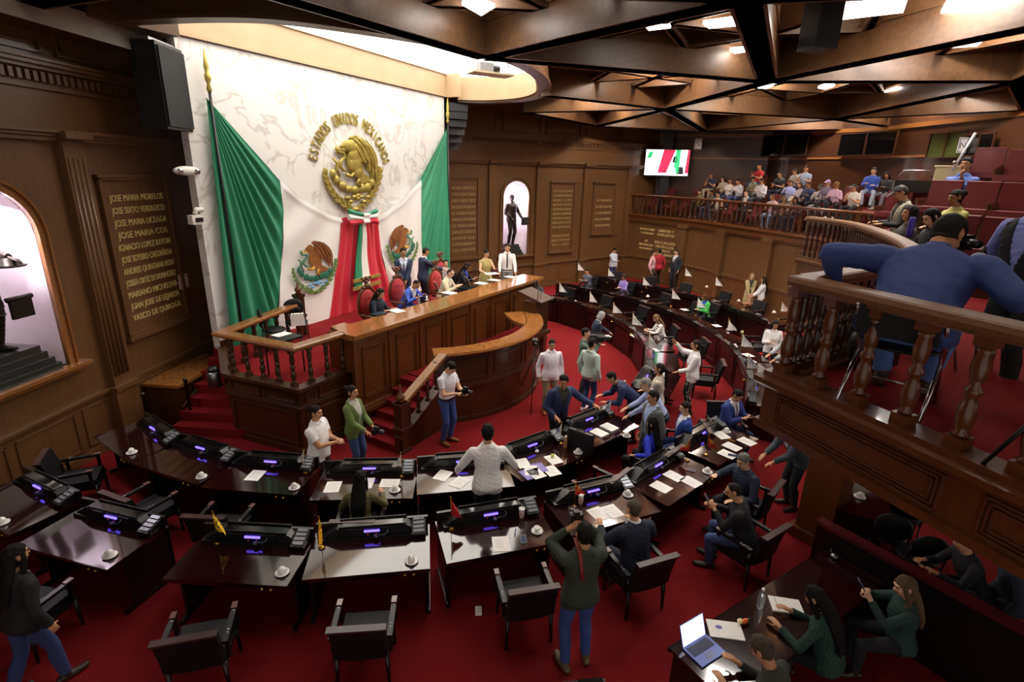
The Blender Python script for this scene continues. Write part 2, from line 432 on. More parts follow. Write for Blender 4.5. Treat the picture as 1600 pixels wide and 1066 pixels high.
struct(MB().rng(-5, -3.6, -.5, 1.6, 7.3, 8.2).build('ceiling_soffit', CEILWOOD, None, lo(MP), AM))
struct(MB().rng(-14, 20, -5, 36, 8.15, 8.35).build('ceiling', CEILPANEL))
ND = {0: (2.71, 7.33), 1: (-.63, 11.2), 2: (5.53, 13.0), 3: (4.79, 18.5), 4: (10.4, 12.2), 5: (11.2, 20.2), 6: (.75, 16.1), 7: (.3, 20.6), 8: (8.7, 26.6), 9: (14.6, 16.5), 10: (7.6, 6.2), 11: (-3.6, 7.0), 12: (-.6, 3.6), 13: (4.4, 1.2), 14: (12.2, 5.6), 15: (-7.4, 8.6), 16: (-6, 3.0), 17: (3.6, 25.4), 18: (15.5, 23)}
EDG = [(0, 1), (1, 2), (0, 2), (2, 3), (3, 6), (3, 7), (3, 5), (5, 4), (2, 4), (3, 8), (5, 8), (7, 17), (8, 17), (3, 17), (0, 10), (2, 10), (4, 10), (4, 9), (5, 9), (0, 12), (1, 11), (11, 12), (0, 11), (0, 13), (10, 13), (12, 13), (10, 14), (4, 14), (9, 14), (11, 15), (11, 16), (12, 16), (5, 18), (8, 18), (9, 18), (15, 16)]
TRI = [(0, 1, 2), (1, 2, 6), (2, 3, 6), (3, 6, 7), (2, 3, 5), (2, 4, 5), (3, 5, 8), (3, 7, 17), (3, 8, 17), (0, 2, 10), (2, 4, 10), (4, 5, 9), (0, 1, 11), (0, 11, 12), (0, 12, 13), (0, 10, 13), (4, 10, 14), (4, 9, 14), (11, 12, 16), (11, 15, 16), (5, 8, 18), (5, 9, 18)]
def beam(m, a, b, w_, z0, z1):
    a, b = np.array(a), np.array(b); c = (a + b) / 2; L_ = np.linalg.norm(b - a)
    m.box((c[0], c[1], (z0 + z1) / 2), (L_, w_, z1 - z0), math.atan2(b[1] - a[1], b[0] - a[0]))
for i, j in EDG:
    m = MB(); beam(m, ND[i], ND[j], .34, 7.2, 8.26); beam(m, ND[i], ND[j], .44, 7.2, 7.28); beam(m, ND[i], ND[j], .4, 7.75, 7.8)
    struct(m.build('ceiling_beam', CEILWOOD))
m = MB()
for t in TRI:
    P = [np.array(ND[i]) for i in t]
    for k in range(3):
        a, b, c = P[k], P[(k + 1) % 3], P[(k + 2) % 3]
        for u in (1 / 3, 2 / 3):
            p, q = a + (b - a) * u, a + (c - a) * u
            beam(m, p, q, .10, 7.68, 8.16); beam(m, p, q, .2, 7.68, 7.75)
struct(m.build('ceiling_lattice', CEILWOOD))
for qd in ([(722, 8), (745, 3), (773, 12), (752, 25)], [(1098, 38), (1194, 25), (1200, 36), (1108, 45)], [(1291, 16), (1420, -6), (1411, 20), (1289, 34)], [(1468, 24), (1488, -10), (1600, -14), (1600, 15)], [(1408, 79), (1432, 65), (1545, 57), (1526, 73)], [(1140, 80), (1196, 73), (1200, 77), (1148, 84)],
           [(1184, 138), (1195, 133), (1209, 134), (1198, 139)], [(1278, 138), (1291, 133), (1304, 135), (1290, 140)], [(1378, 146), (1400, 139), (1406, 142), (1388, 148)], [(1010, 44), (1046, 41), (1048, 44), (1014, 48)]):
    tag(MB().prism([tuple(at(x, y, 7.64)[:2]) for x, y in qd], 7.64, 7.70).build('ceiling_light', PANELV), 'glowing white light panel added at a coffer centre to brighten the hall', 'ceiling light', 'light panels in the coffers', 'structure')
g = ray_dist(1272, 100, 9.4); struct(MB().box((g[0], g[1], 7.55), (.36, .36, 1.3), .2).build('ceiling_post', BLACK))
for t in TRI:  # extra panels added at the coffer centres to brighten the hall below
    c = sum(np.array(ND[i]) for i in t) / 3
    if t in ((0, 1, 2), (2, 4, 5)): continue
    tag(MB().box((c[0], c[1], 8.08), (.8, .8, .14), .5).build('ceiling_light', PANEL if c[1] > 9 else PANELN), 'glowing white light panel added at a coffer centre to brighten the hall', 'ceiling light', 'light panels in the coffers', 'structure')
# soffit along the left wall, with a pale water-stained facing
struct(MB().rng(-13, 2.5, -.75, 0, 7.05, 7.3).build('ceiling_edge', CEILWOOD, None, lo(LP), AL))
struct(MB().rng(-6, 2.2, -.78, -.75, 7.0, 7.35).build('trim_soffit', mat('8a8074', .6, noise=.35, scale=1.6), None, lo(LP), AL))

# ------------------------------------------------------------------ gallery
GW = smooth_path([(5.8, 28.1), (8.06, 25.03), (9.12, 22.4), (9.9, 19.7), (10.9, 16.6), (12.2, 13.2)], 4)
KN = .76
HS = [tuple(np.array(p) * KN) for p in smooth_path([(7.37, 13.7), (7.57, 12.5), (7.15, 10.9), (6.4, 9.06), (5.56, 7.5), (4.73, 6.5), (4.1, 5.97), (3.3, 5.42), (2.71, 5.07)], 4)]
KE = [tuple(np.array(p) * KN) for p in [(2.71, 5.07), (3.35, 3.35), (4.0, 1.6), (4.7, -.3)]]
EDGE = list(HS) + KE[1:]
ZD, ZU = 3.24, 3.04                                     # far gallery: deck, underside
DZ, DB = 3.70, 3.33                                     # raised near bay: deck, underside
struct(MB().prism([tuple(p) for p in GW] + [(16.5, 12), (16, 24), (9, 30.5)], ZU, ZD, 1, 0).build('floor_gallery', [MAROON, DARKWOOD]))
struct(MB().prism([tuple(p) for p in EDGE] + [(13, -.3), (12.5, 10.2), (7.2, 11.6)], DB, DZ, 1, 0).build('floor_gallery_bay', [CARPET, DARKWOOD]))
PROF = lambda z, b: [(-.05, b), (-.05, z - .11), (-.09, z - .1), (-.12, z - .07), (-.12, z - .03), (-.07, z - .02), (-.07, z + .02), (.13, z + .02), (.13, z - .06), (.02, z - .06), (.02, b)]
struct(MB().sweep(GW, PROF(3.28, 3.02)).build('trim_gallery', WOOD))
struct(MB().sweep(EDGE, PROF(3.72, 3.28)).sweep(EDGE, [(-.08, 3.27), (-.08, 3.33), (.2, 3.33), (.2, 3.27)]).build('trim_gallery_bay', WOOD))
pan = MB()
for (a, b) in ((KE[0], KE[1]), (KE[1], KE[2]), (KE[2], KE[3])):
    a, b = np.array(a), np.array(b); L_ = np.linalg.norm(b - a); t = (b - a) / L_; nn = np.array([t[1], -t[0]]); rz = math.atan2(t[1], t[0])
    for o in (0, .025, .05):
        x0, x1 = .1, L_ - .1
        for u0, u1, z0, z1 in ((x0 + o, x1 - o, 3.36 + o, 3.372 + o), (x0 + o, x1 - o, 3.585 - o, 3.597 - o), (x0 + o, x0 + o + .012, 3.36 + o, 3.597 - o), (x1 - o - .012, x1 - o, 3.36 + o, 3.597 - o)):
            c = a + t * (u0 + u1) / 2 + nn * .055
            pan.box((c[0], c[1], (z0 + z1) / 2), (u1 - u0, .025, z1 - z0), rz)
struct(pan.build('trim_panelling', WOOD))
# wall below the gallery front, with pilasters, dado and gilt lettering
struct(MB().sweep(GW, [(.02, 0), (.02, 3.1), (.2, 3.1), (.2, 0)]).build('wall_gallery', WALLWOOD))
struct(MB().sweep(GW, [(-.04, 1.12), (-.04, 1.2), (.03, 1.2), (.03, 1.12)]).sweep(GW, [(-.03, 0), (-.03, .16), (.03, .16), (.03, 0)]).sweep(GW, [(-.06, 2.92), (-.1, 3.02), (.03, 3.02), (.03, 2.92)]).build('trim_gallery_wall', WALLWOOD))
m = MB()
def path_at(P, t):
    P = [np.array(p, float) for p in P]; d = [np.linalg.norm(P[i + 1] - P[i]) for i in range(len(P) - 1)]
    s = t * sum(d)
    for i, l in enumerate(d):
        if s <= l or i == len(d) - 1:
            u = (P[i + 1] - P[i]) / l; return P[i] + u * min(s, l), u
        s -= l
for t in (.22, .37, .54, .7):
    p, u = path_at(GW, t); p = p + .07 * np.array([u[1], -u[0]]); m.box((p[0], p[1], 1.5), (.42, .2, 3.0), math.atan2(u[1], u[0])); m.box((p[0], p[1], 2.93), (.56, .3, .16), math.atan2(u[1], u[0])); m.box((p[0], p[1], 1.14), (.5, .26, .1), math.atan2(u[1], u[0]))
struct(m.build('trim_gallery_pilasters', WALLWOOD))
for t, lines, sz in ((.085, ['ESTADO LIBRE', 'Y SOBERANO', '', 'DE', 'MICHOACAN', 'DE OCAMPO'], .14), (.155, ['LIBERTAD Y', 'LEYES JUSTAS', '', 'SOLO LAS LEYES', 'HACEN A LOS', 'PUEBLOS', 'LIBRES Y GRANDES'], .17)):
    p, u = path_at(GW, t); ins = thing('wall_inscription', 'gilt lettering on the dark wall under the gallery, %s' % ('nearest the corner' if t < .1 else 'behind the group of three standing men'), 'inscription', (p[0], p[1], 1.), math.atan2(u[1], u[0]))
    for i, l in enumerate(lines):
        if not l: continue
        v, fa = text_mesh(l, sz, .006)
        MB().add([(x, y - .03, z + 1.55 - i * .19) for x, y, z in v], fa).build('inscription', GILT, ins)
# back wall of the gallery, with its window band
BW = [(7.2, 29.3), (12.2, 27.2), (14.3, 22), (14.6, 14), (13.2, 6.2), (12.6, -.3)]
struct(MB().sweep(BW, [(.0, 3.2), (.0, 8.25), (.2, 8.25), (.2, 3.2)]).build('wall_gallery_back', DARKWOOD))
struct(MB().sweep(BW, [(-.06, 6.02), (-.06, 6.1), (.01, 6.1), (.01, 6.02)]).sweep(BW, [(-.05, 7.05), (-.05, 7.2), (.01, 7.2), (.01, 7.05)]).build('trim_gallery_back', RAILWOOD))
# side of the room beyond the gallery and behind the photographer's left
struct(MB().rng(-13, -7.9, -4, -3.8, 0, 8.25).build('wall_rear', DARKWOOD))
# ------------------------------------------------------------------ presidium
def frames(m, s0, s1, z0, z1, y, t=.03, o=.025, axis='x'):
    for a0, a1, b0, b1 in ((s0, s1, z0, z0 + t), (s0, s1, z1 - t, z1), (s0, s0 + t, z0, z1), (s1 - t, s1, z0, z1)): m.rng(a0, a1, y - o, y, b0, b1)
PLC = [FW(0, 0)[:2], FW(8.75, 0)[:2], MW(5.36, 0)[:2], MW(-3.39, 0)[:2], np.array([-6.9, 11.75]), np.array([-6.55, 11.3]), np.array([-5.47, 9.44])]
PZ = 1.35
struct(MB().prism([tuple(p) for p in PLC], 0, PZ, 1, 0).build('floor_platform', [CARPET, DARKWOOD]))
edge = [PLC[5], PLC[6], PLC[0], FW(1.1, 0)]
struct(MB().sweep(edge, [(-.02, 1.29), (-.09, 1.3), (-.09, 1.37), (.13, 1.37), (.13, 1.29)]).sweep(edge, [(-.02, .92), (-.05, .93), (-.05, .98), (.05, .98), (.05, .92)]).sweep(edge, [(-.03, 0), (-.03, .12), (.03, .12), (.03, 0)]).build('trim_platform', DARKWOOD))
m = MB()
frames(m, .12, .35, 1.03, 1.25, 0); frames(m, .42, 1.0, 1.03, 1.25, 0); frames(m, .12, 1.0, .2, .85, 0)
struct(m.build('trim_platform_front', WOOD, None, lo(FP), AF))
dv = PLC[0] - PLC[6]; dl = np.linalg.norm(dv)
m = MB(); frames(m, .1, dl / 2 - .05, 1.03, 1.25, 0); frames(m, dl / 2 + .05, dl - .1, 1.03, 1.25, 0); frames(m, .1, dl - .1, .2, .85, 0)
struct(m.build('trim_platform_side', DARKWOOD, None, (PLC[6][0], PLC[6][1], 0), math.atan2(dv[1], dv[0])))

_bal = {}
def bal_mesh(h, r, material):
    k = (round(h, 3), r, material.name)
    if k not in _bal:
        b = MB(); b.rng(-r, r, -r, r, 0, .10 * h); b.rng(-r * .95, r * .95, -r * .95, r * .95, .9 * h, h)
        b.lathe([(r * .7, .1 * h), (r * .95, .125 * h), (r * .55, .15 * h), (r * .8, .2 * h), (r * 1.0, .3 * h), (r * .8, .40 * h), (r * .5, .46 * h), (r * .85, .49 * h), (r * .85, .53 * h), (r * .5, .56 * h), (r * .75, .62 * h), (r * .95, .74 * h), (r * .7, .84 * h), (r * .9, .87 * h), (r * .6, .9 * h)], n=12)
        o = b.build('baluster', material); _bal[k] = o.data; bpy.data.objects.remove(o)
    return _bal[k]
def balustrade(label, path, z0, z1, n, rail_w, material, group='turned wood balustrades', r=.045, ends=True, railmat=None, off=0.):
    P = [np.array(p[:2], float) for p in path]
    t = thing('balustrade', label, 'balustrade', (P[0][0], P[0][1], z0), 0, group)
    Q = [p - P[0] for p in P]; h = z1 - z0
    k = rail_w / 2
    MB().sweep(Q, [(-k, h - .07), (-k - .01, h - .04), (-k, h - .01), (-k + .02, h), (k - .02, h), (k, h - .01), (k + .01, h - .04), (k, h - .07)]).sweep(Q, [(-k * .6, h - .1), (-k * .6, h - .06), (k * .6, h - .06), (k * .6, h - .1)]).build('handrail', railmat or RAILWOOD, t)
    me = bal_mesh(h - .09, r, material)
    for i in range(n):
        u = (i + .5) / n if not ends else i / (n - 1)
        p, d = path_at(Q, .004 + .992 * u)
        link('baluster', me, t, (p[0], p[1], 0), math.atan2(d[1], d[0]))
    return t
def newel(label, loc, h, wd, rz, parent=None, material=None):
    t = thing('newel_post', label, 'newel post', loc, rz, 'newel posts with turned finials')
    m = MB(); m.rng(-wd / 2, wd / 2, -wd / 2, wd / 2, 0, h); k = wd * .62
    for z in (0, h * .45, h - .06): m.rng(-k, k, -k, k, z, z + .06)
    m.build('post', material or DARKWOOD, t)
    f = MB(); f.lathe([(wd * .25, h), (wd * .42, h + .02), (wd * .3, h + .05), (wd * .45, h + .09), (wd * .45, h + .12), (wd * .2, h + .17), (wd * .12, h + .23), (.006, h + .36)], n=14)
    f.build('finial', WOOD, t)
    return t
balustrade('turned dark wood balustrade along the left and front corner of the raised platform', [(-5.02, 11.9), (-5.5, 9.52), FW(.02, .03)[:2], FW(1.08, .03)[:2]], 1.37, 2.16, 15, .24, DARKWOOD, r=.05)
newel('slim wooden newel post with pointed finial against the left flag', (-5.0, 12.02, 1.35), .98, .17, AF)

# presidium desk: long panelled front, worktop
pd = thing('presidium_desk', 'long panelled wooden presidium desk with polished top on the raised platform', 'desk', lo(FP), AF)
m = MB(); m.rng(1.08, 7.75, -.3, -.18, .5, 2.09)
for k in range(7):
    a = 1.08 + 6.67 * k / 7; m.rng(a - .05, a + .05, -.33, -.3, .6, 2.09)
    frames(m, a + .17, a + .95 - .14, .78, 1.85, -.3, .035, .03); frames(m, a + .22, a + .95 - .19, .83, 1.80, -.3, .02, .02)
m.rng(1.02, 7.85, -.40, -.18, .50, .58); m.rng(1.04, 7.85, -.36, -.18, .58, .63)
m.rng(1.08, 1.2, -.18, .42, 1.35, 2.09)
m.build('front_panel', WOOD, pd)
m = MB(); m.prism([(1.0, -.42), (1.0, -.2), (1.2, .48), (1.55, .48), (1.55, .30), (8.5, .30), (8.5, -.42)], 2.09, 2.16)
m.rng(1.0, 8.5, -.38, .25, 2.05, 2.09)
m.build('worktop', TOPWOOD, pd)
m = MB(); m.rng(1.0, 8.7, -.28, -.0, 0, .5); frames(m, 1.1, 3., .1, .45, -.28); frames(m, 3.2, 5.5, .1, .45, -.28)
m.build('plinth', DARKWOOD, pd)
me = bal_mesh(.7, .05, DARKWOOD)
for k in range(5): link('baluster', me, pd, (7.85 + k * .14, -.25, 1.37), 0)
MB().rng(7.75, 8.5, -.34, -.1, .5, 1.37).build("end_panel", WOOD, pd)

# rostrum
RCX, RCY, RR = -2.2, 13.0, 2.87
def arc(r, a0, a1, n=28): return [(RCX + r * math.cos(math.radians(a0 + (a1 - a0) * i / n)), RCY + r * math.sin(math.radians(a0 + (a1 - a0) * i / n))) for i in range(n + 1)]
ro = thing('rostrum', 'curved panelled wooden rostrum with a broad polished counter', 'rostrum', (0, 0, 0))
def ring(m, r0, r1, z0, z1, a0=-75, a1=16): m.sweep(arc(RR, a0, a1), [(r0, z0), (r0, z1), (r1, z1), (r1, z0)])
m = MB(); ring(m, 0, .14, 0, 1.52)
for r0, z0, z1 in ((-.04, 0, .1), (-.05, .79, .84), (-.03, .84, .87), (-.04, 1.46, 1.52)): ring(m, r0, .02, z0, z1)
for k in range(4):
    a0 = -72 + 21.5 * k; a1 = a0 + 18.5
    for z0, z1, b0, b1 in ((.95, .98, a0, a1), (1.36, 1.39, a0, a1), (.95, 1.39, a0, a0 + .6), (.95, 1.39, a1 - .6, a1)): m.sweep(arc(RR, b0, b1, 8), [(-.025, z0), (-.025, z1), (.01, z1), (.01, z0)])
p = arc(RR, -75, -75, 1)[0]; m.box((p[0] - .05, p[1], .76), (.2, .26, 1.52), math.radians(14))
m.build('curved_front', DARKWOOD, ro)
m = MB(); m.sweep(arc(RR, -78, 18), [(-.10, 1.53), (-.12, 1.56), (-.10, 1.6), (.32, 1.6), (.34, 1.56), (.32, 1.53)])
m.prism(arc(RR - .3, -12, 18, 8) + [(RCX + 2.05 * math.cos(.3), RCY + 2.05 * math.sin(.3)), (RCX + 2.2 * math.cos(-.05), RCY + 2.2 * math.sin(-.05))], 1.53, 1.6)
m.build('counter', TOPWOOD, ro)
RF = arc(RR - .1, -75, 16) + [tuple(FW(7.2, -.3)[:2]), tuple(FW(2.5, -.3)[:2]), tuple(FW(2.5, -1.3)[:2])]
struct(MB().prism(RF, 0, .9).build('floor_rostrum', CARPET))
for k in range(6):
    struct(MB().rng(1.0 + .25 * k, 2.55, -1.32, -.3, .15 * k, .15 * (k + 1)).build('floor_step', CARPET, None, lo(FP), AF))
m = MB(); m.prism_y([(1.0, 0), (1.0, .3), (1.3, .42), (2.5, 1.06), (2.5, 0)], -1.44, -1.32); m.prism_y([(1.0, .3), (1.0, .34), (1.3, .47), (2.5, 1.11), (2.5, 1.06), (1.3, .42)], -1.48, -1.28)
struct(m.build('trim_stair_side', DARKWOOD, None, lo(FP), AF))
newel('wooden newel post with round finial at the foot of the red stairs', FW(1.13, -1.38), 1.02, .2, AF)
newel('dark newel post with pointed finial at the right end of the rostrum', (.86, 14.6, 0), 1.3, .2, AF)
t = thing('stair_rail', 'sloping wooden stair rail with turned balusters beside the rostrum steps', 'stair rail', tuple(FW(1.2, -1.38, 0)), AF)
MB().prism_y([(0, .98), (0, 1.05), (1.2, 1.62), (1.2, 1.55)], -.09, .09).build('handrail', RAILWOOD, t)
for k in range(4):
    x = .14 + .28 * k; zb = .38 + x * .52
    link('baluster', bal_mesh(.62, .042, DARKWOOD), t, (x, 0, zb), 0)
balustrade('short turned balustrade between the rostrum and its right newel post', [arc(RR, 18, 18, 1)[0], (.84, 14.5)], .1, 1.2, 4, .14, DARKWOOD)

# lectern with slanted top and two microphones on the rostrum
lp = at(838, 462, 2.0)
t = thing('lectern', 'wooden lectern with slanted reading board behind the rostrum counter', 'lectern', (lp[0], lp[1], .9), AF)
MB().rng(-.35, .35, -.2, .2, 0, 1.0).rng(-.42, .42, -.26, .26, 0, .1).build('body', DARKWOOD, t)
MB().prism_x([(-.36, .98), (-.36, 1.02), (.36, 1.24), (.36, 1.2)], -.36, .36).build('reading_board', mat('3c2413', .65), t)
for x in (-.3, -.15):
    MB().tube([(x, -.2, 1.05), (x, -.22, 1.3), (x + .02, -.1, 1.5)], .008, 6).tube([(x + .02, -.1, 1.5), (x + .025, -.05, 1.55)], .018, 8).build('microphone', BLACK, t)

# steps and low cabinet at the left end of the platform
for k in range(7):
    struct(MB().rng(1.35 + .26 * k, 3.6, -2.3, -.78, .19 * k, .19 * (k + 1)).build('floor_step', CARPET, None, lo(LP), AL))
t = thing('low_cabinet', 'low wooden ledge cabinet against the left wall beside the side steps', 'cabinet', tuple(LW(2.6, -.4)), AL)
MB().rng(-.9, .9, -.36, .38, 0, .86).build('body', DARKWOOD, t); MB().rng(-.95, .95, -.42, .38, .86, .92).build('top', RAILWOOD, t)
MB().tube([(-.95, -.42, .45), (.9, -.42, 1.15)], (.03, .05), 8).build('rail', DARKWOOD, t)
q = at(337, 605, .92)
t = thing('coffee_urn', 'silver insulated coffee urn on the low cabinet beside the platform', 'urn', (q[0], q[1], .92))
MB().lathe([(.1, 0), (.12, .02), (.12, .3), (.1, .34)], n=18).build('body', STEEL, t); MB().lathe([(.105, .34), (.105, .4), (.05, .44)], n=18).build('lid', BLACK, t)
MB().tube([(.11, 0, .08), (.17, 0, .08), (.17, 0, .04)], .012, 6).build('spout', BLACK, t)
for lab, px, py, h in (('black stanchion post with round grey base by the red side steps', 302, 667, 1.0), ('black stanchion post standing behind the leftmost row desk', 238, 690, .95)):
    q = at(px, py, 0); t = thing('stanchion', lab, 'stanchion', (q[0], q[1], 0))
    MB().lathe([(.19, 0), (.19, .015), (.05, .04)], n=20).build('base', mat('5a5f66', .4), t); MB().lathe([(.03, .03), (.03, h), (.04, h), (.04, h + .06), (.02, h + .08)], n=12).build('post', BLACK, t)

# ------------------------------------------------------------------ flags, bow, ribbon and emblem on the marble
def mp(px, py, y=0.):
    s, z = onplane(MP, MD, px, py); return s, z
FGREEN, FWHITE, FRED = mat('14805a', .6, sheen=.2), mat('f4f2ee', .7), mat('c8102e', .6, sheen=.2)
def pl(P, u):
    "point at fraction u of a polyline"
    P = [np.array(p, float) for p in P]; d = [np.linalg.norm(P[i + 1] - P[i]) for i in range(len(P) - 1)]; s = u * sum(d)
    for i, l in enumerate(d):
        if s <= l + 1e-9 or i == len(d) - 1: return P[i] + (P[i + 1] - P[i]) * (min(s, l) / max(l, 1e-9))
        s -= l
mz = lambda P: [mp(*p) for p in P]
def cloth(m, fn, nu, nv, mi, y0, flip=False):
    vs = []
    for j in range(nv + 1):
        for i in range(nu + 1):
            (s, z), dy = fn(i / nu, j / nv); vs.append((s, y0 - dy, z))
    fs = [(j * (nu + 1) + i, (j + 1) * (nu + 1) + i, (j + 1) * (nu + 1) + i + 1, j * (nu + 1) + i + 1) for j in range(nv) for i in range(nu)]
    m.add(vs, [f[::-1] for f in fs] if flip else fs, mi, True)
def fan(apex, ends, nf, amp):
    A, E = np.array(mp(*apex)), mz(ends)
    def fn(u, v):
        p = A + (pl(E, u) - A) * v
        return p, amp * (.7 + math.sin(2 * PI * nf * u + 1.3 * math.sin(5 * u)) * (.35 + .65 * min(1, 1.6 * v)) * min(1, 9 * (1 - u)) * min(1, 7 * (1 - v) + .1)) * min(1, .2 + v * 1.2)
    return fn
def sheet(Lc, Rc, sag, nf, amp, slant, hem=.0):
    L_, R_ = mz(Lc), mz(Rc)
    def fn(u, v):
        a, b = pl(L_, v), pl(R_, v); p = a + (b - a) * u
        p = p - np.array([0, sag * 4 * u * (1 - u) * (1 - v)])
        dy = amp * (.6 + .5 * math.sin(2 * PI * (nf * u + slant * v * (1 - u) + .3 * math.sin(3 * v)))) + hem * max(0, 1 - v * 14) * (1 if v > .02 else .3)
        return p, dy
    return fn
def flag(label, apex, ends, wl, wr, rl, rr, side, pole_s):
    t = thing('draped_flag', label, 'flag', tuple(MW(0, -.02, 1.35)), AM, 'giant draped flags')
    dz = lambda f: (lambda u, v: ((lambda r: ((r[0][0], r[0][1] - 1.35), r[1]))(f(u, v))))
    m = MB(); cloth(m, dz(fan(apex, ends, 9, .05)), 150, 30, 0, -.1); m.build('green_drape', FGREEN, t)
    m = MB(); cloth(m, dz(sheet(wl, wr, .12, 2.2, .05, 2.5 if side < 0 else -2.5, .05)), 60, 60, 0, -.12); m.build('white_drape', FWHITE, t)
    m = MB(); cloth(m, dz(sheet(rl, rr, 0, 3.5, .05, .4)), 60, 40, 0, -.14); m.build('red_drape', FRED, t)
    p = MB(); s0, z0 = mp(*apex)
    s0 -= .06 * (-side) * -1
    p.tube([(s0, -.14, .02), (s0, -.14, z0 - 1.35 + .1)], .028, 10)
    p.build('pole', BLACK, t)
    f = MB(); f.lathe([(.035, z0 - 1.25), (.05, z0 - 1.2), (.03, z0 - 1.1), (.06, z0 - 1.02), (.06, z0 - .95), (.035, z0 - .9), (.05, z0 - .8), (.012, z0 - .5)], (s0, -.14, 0), 12); f.build('finial', GOLD, t)
    return t
FL = flag('left giant green, white and red flag, fanned from the pole at the marble edge', (316, 153), [(356, 552), (424, 522), (432, 420), (436, 330), (430, 282)],
     [(430, 282), (436, 330), (432, 420), (424, 522)], [(526, 340), (520, 410), (506, 496)], [(524, 340), (519, 410), (504, 496)], [(555, 337), (553, 400), (556, 484)], -1, 0)
FR_ = flag('right giant green, white and red flag, beside the curved loudspeaker', (695, 198), [(698, 470), (658, 470), (652, 380), (650, 280)],
     [(582, 337), (590, 400), (615, 495)], [(650, 280), (652, 380), (658, 470)], [(553, 337), (556, 400), (560, 484)], [(582, 337), (590, 400), (617, 495)], 1, 0)

# traced relief of the eagle, given in the emblem's own plane
ZC = lambda P: [(480 + x / 6.664, 180 + y / 6.664) for x, y in P]
EC = np.array(mp(548, 268))
def em(P): return [tuple(np.array(mp(*p)) - EC) for p in ZC(P)]
WING = [(420, 235), (455, 212), (510, 235), (580, 270), (640, 340), (675, 410), (692, 475), (690, 560), (685, 680), (668, 600), (655, 560), (650, 655), (632, 560), (618, 520), (612, 590), (598, 530), (580, 500), (540, 505), (500, 470), (480, 400), (470, 330), (450, 280)]
BODY = [(330, 320), (360, 285), (400, 258), (430, 280), (460, 330), (480, 400), (520, 450), (545, 520), (550, 600), (530, 650), (500, 645), (450, 605), (410, 560), (385, 490), (390, 430), (400, 390), (370, 370), (345, 350)]
TAIL = [(490, 635), (550, 595), (600, 630), (658, 682), (600, 700), (545, 712), (520, 690)]
BEAK = [(345, 340), (305, 342), (290, 360), (300, 382), (315, 362), (350, 372), (372, 362)]
FEATH = [[(455, 250), (520, 330), (560, 430), (590, 500)], [(480, 235), (560, 320), (610, 420), (625, 520)], [(520, 245), (600, 340), (645, 440), (655, 560)], [(450, 300), (490, 380), (530, 450), (545, 500)]]
SNAKE = [[(282, 318), (275, 350), (292, 384), (345, 392), (366, 430), (320, 480), (312, 530), (345, 572), (392, 582)], [(242, 452), (284, 498), (276, 560), (312, 640)]]
PADS = [(250, 610, 26, 38), (288, 672, 34, 38), (350, 735, 40, 34), (415, 768, 40, 30), (482, 778, 42, 32), (548, 760, 44, 36), (612, 752, 38, 36), (658, 706, 28, 34)]
WRL = [(172, 565), (165, 610), (178, 665), (200, 725), (232, 790), (275, 850), (330, 900), (390, 945), (450, 975)]
WRR = [(742, 552), (738, 620), (722, 690), (700, 750), (672, 810), (632, 865), (590, 920), (545, 955), (500, 978)]
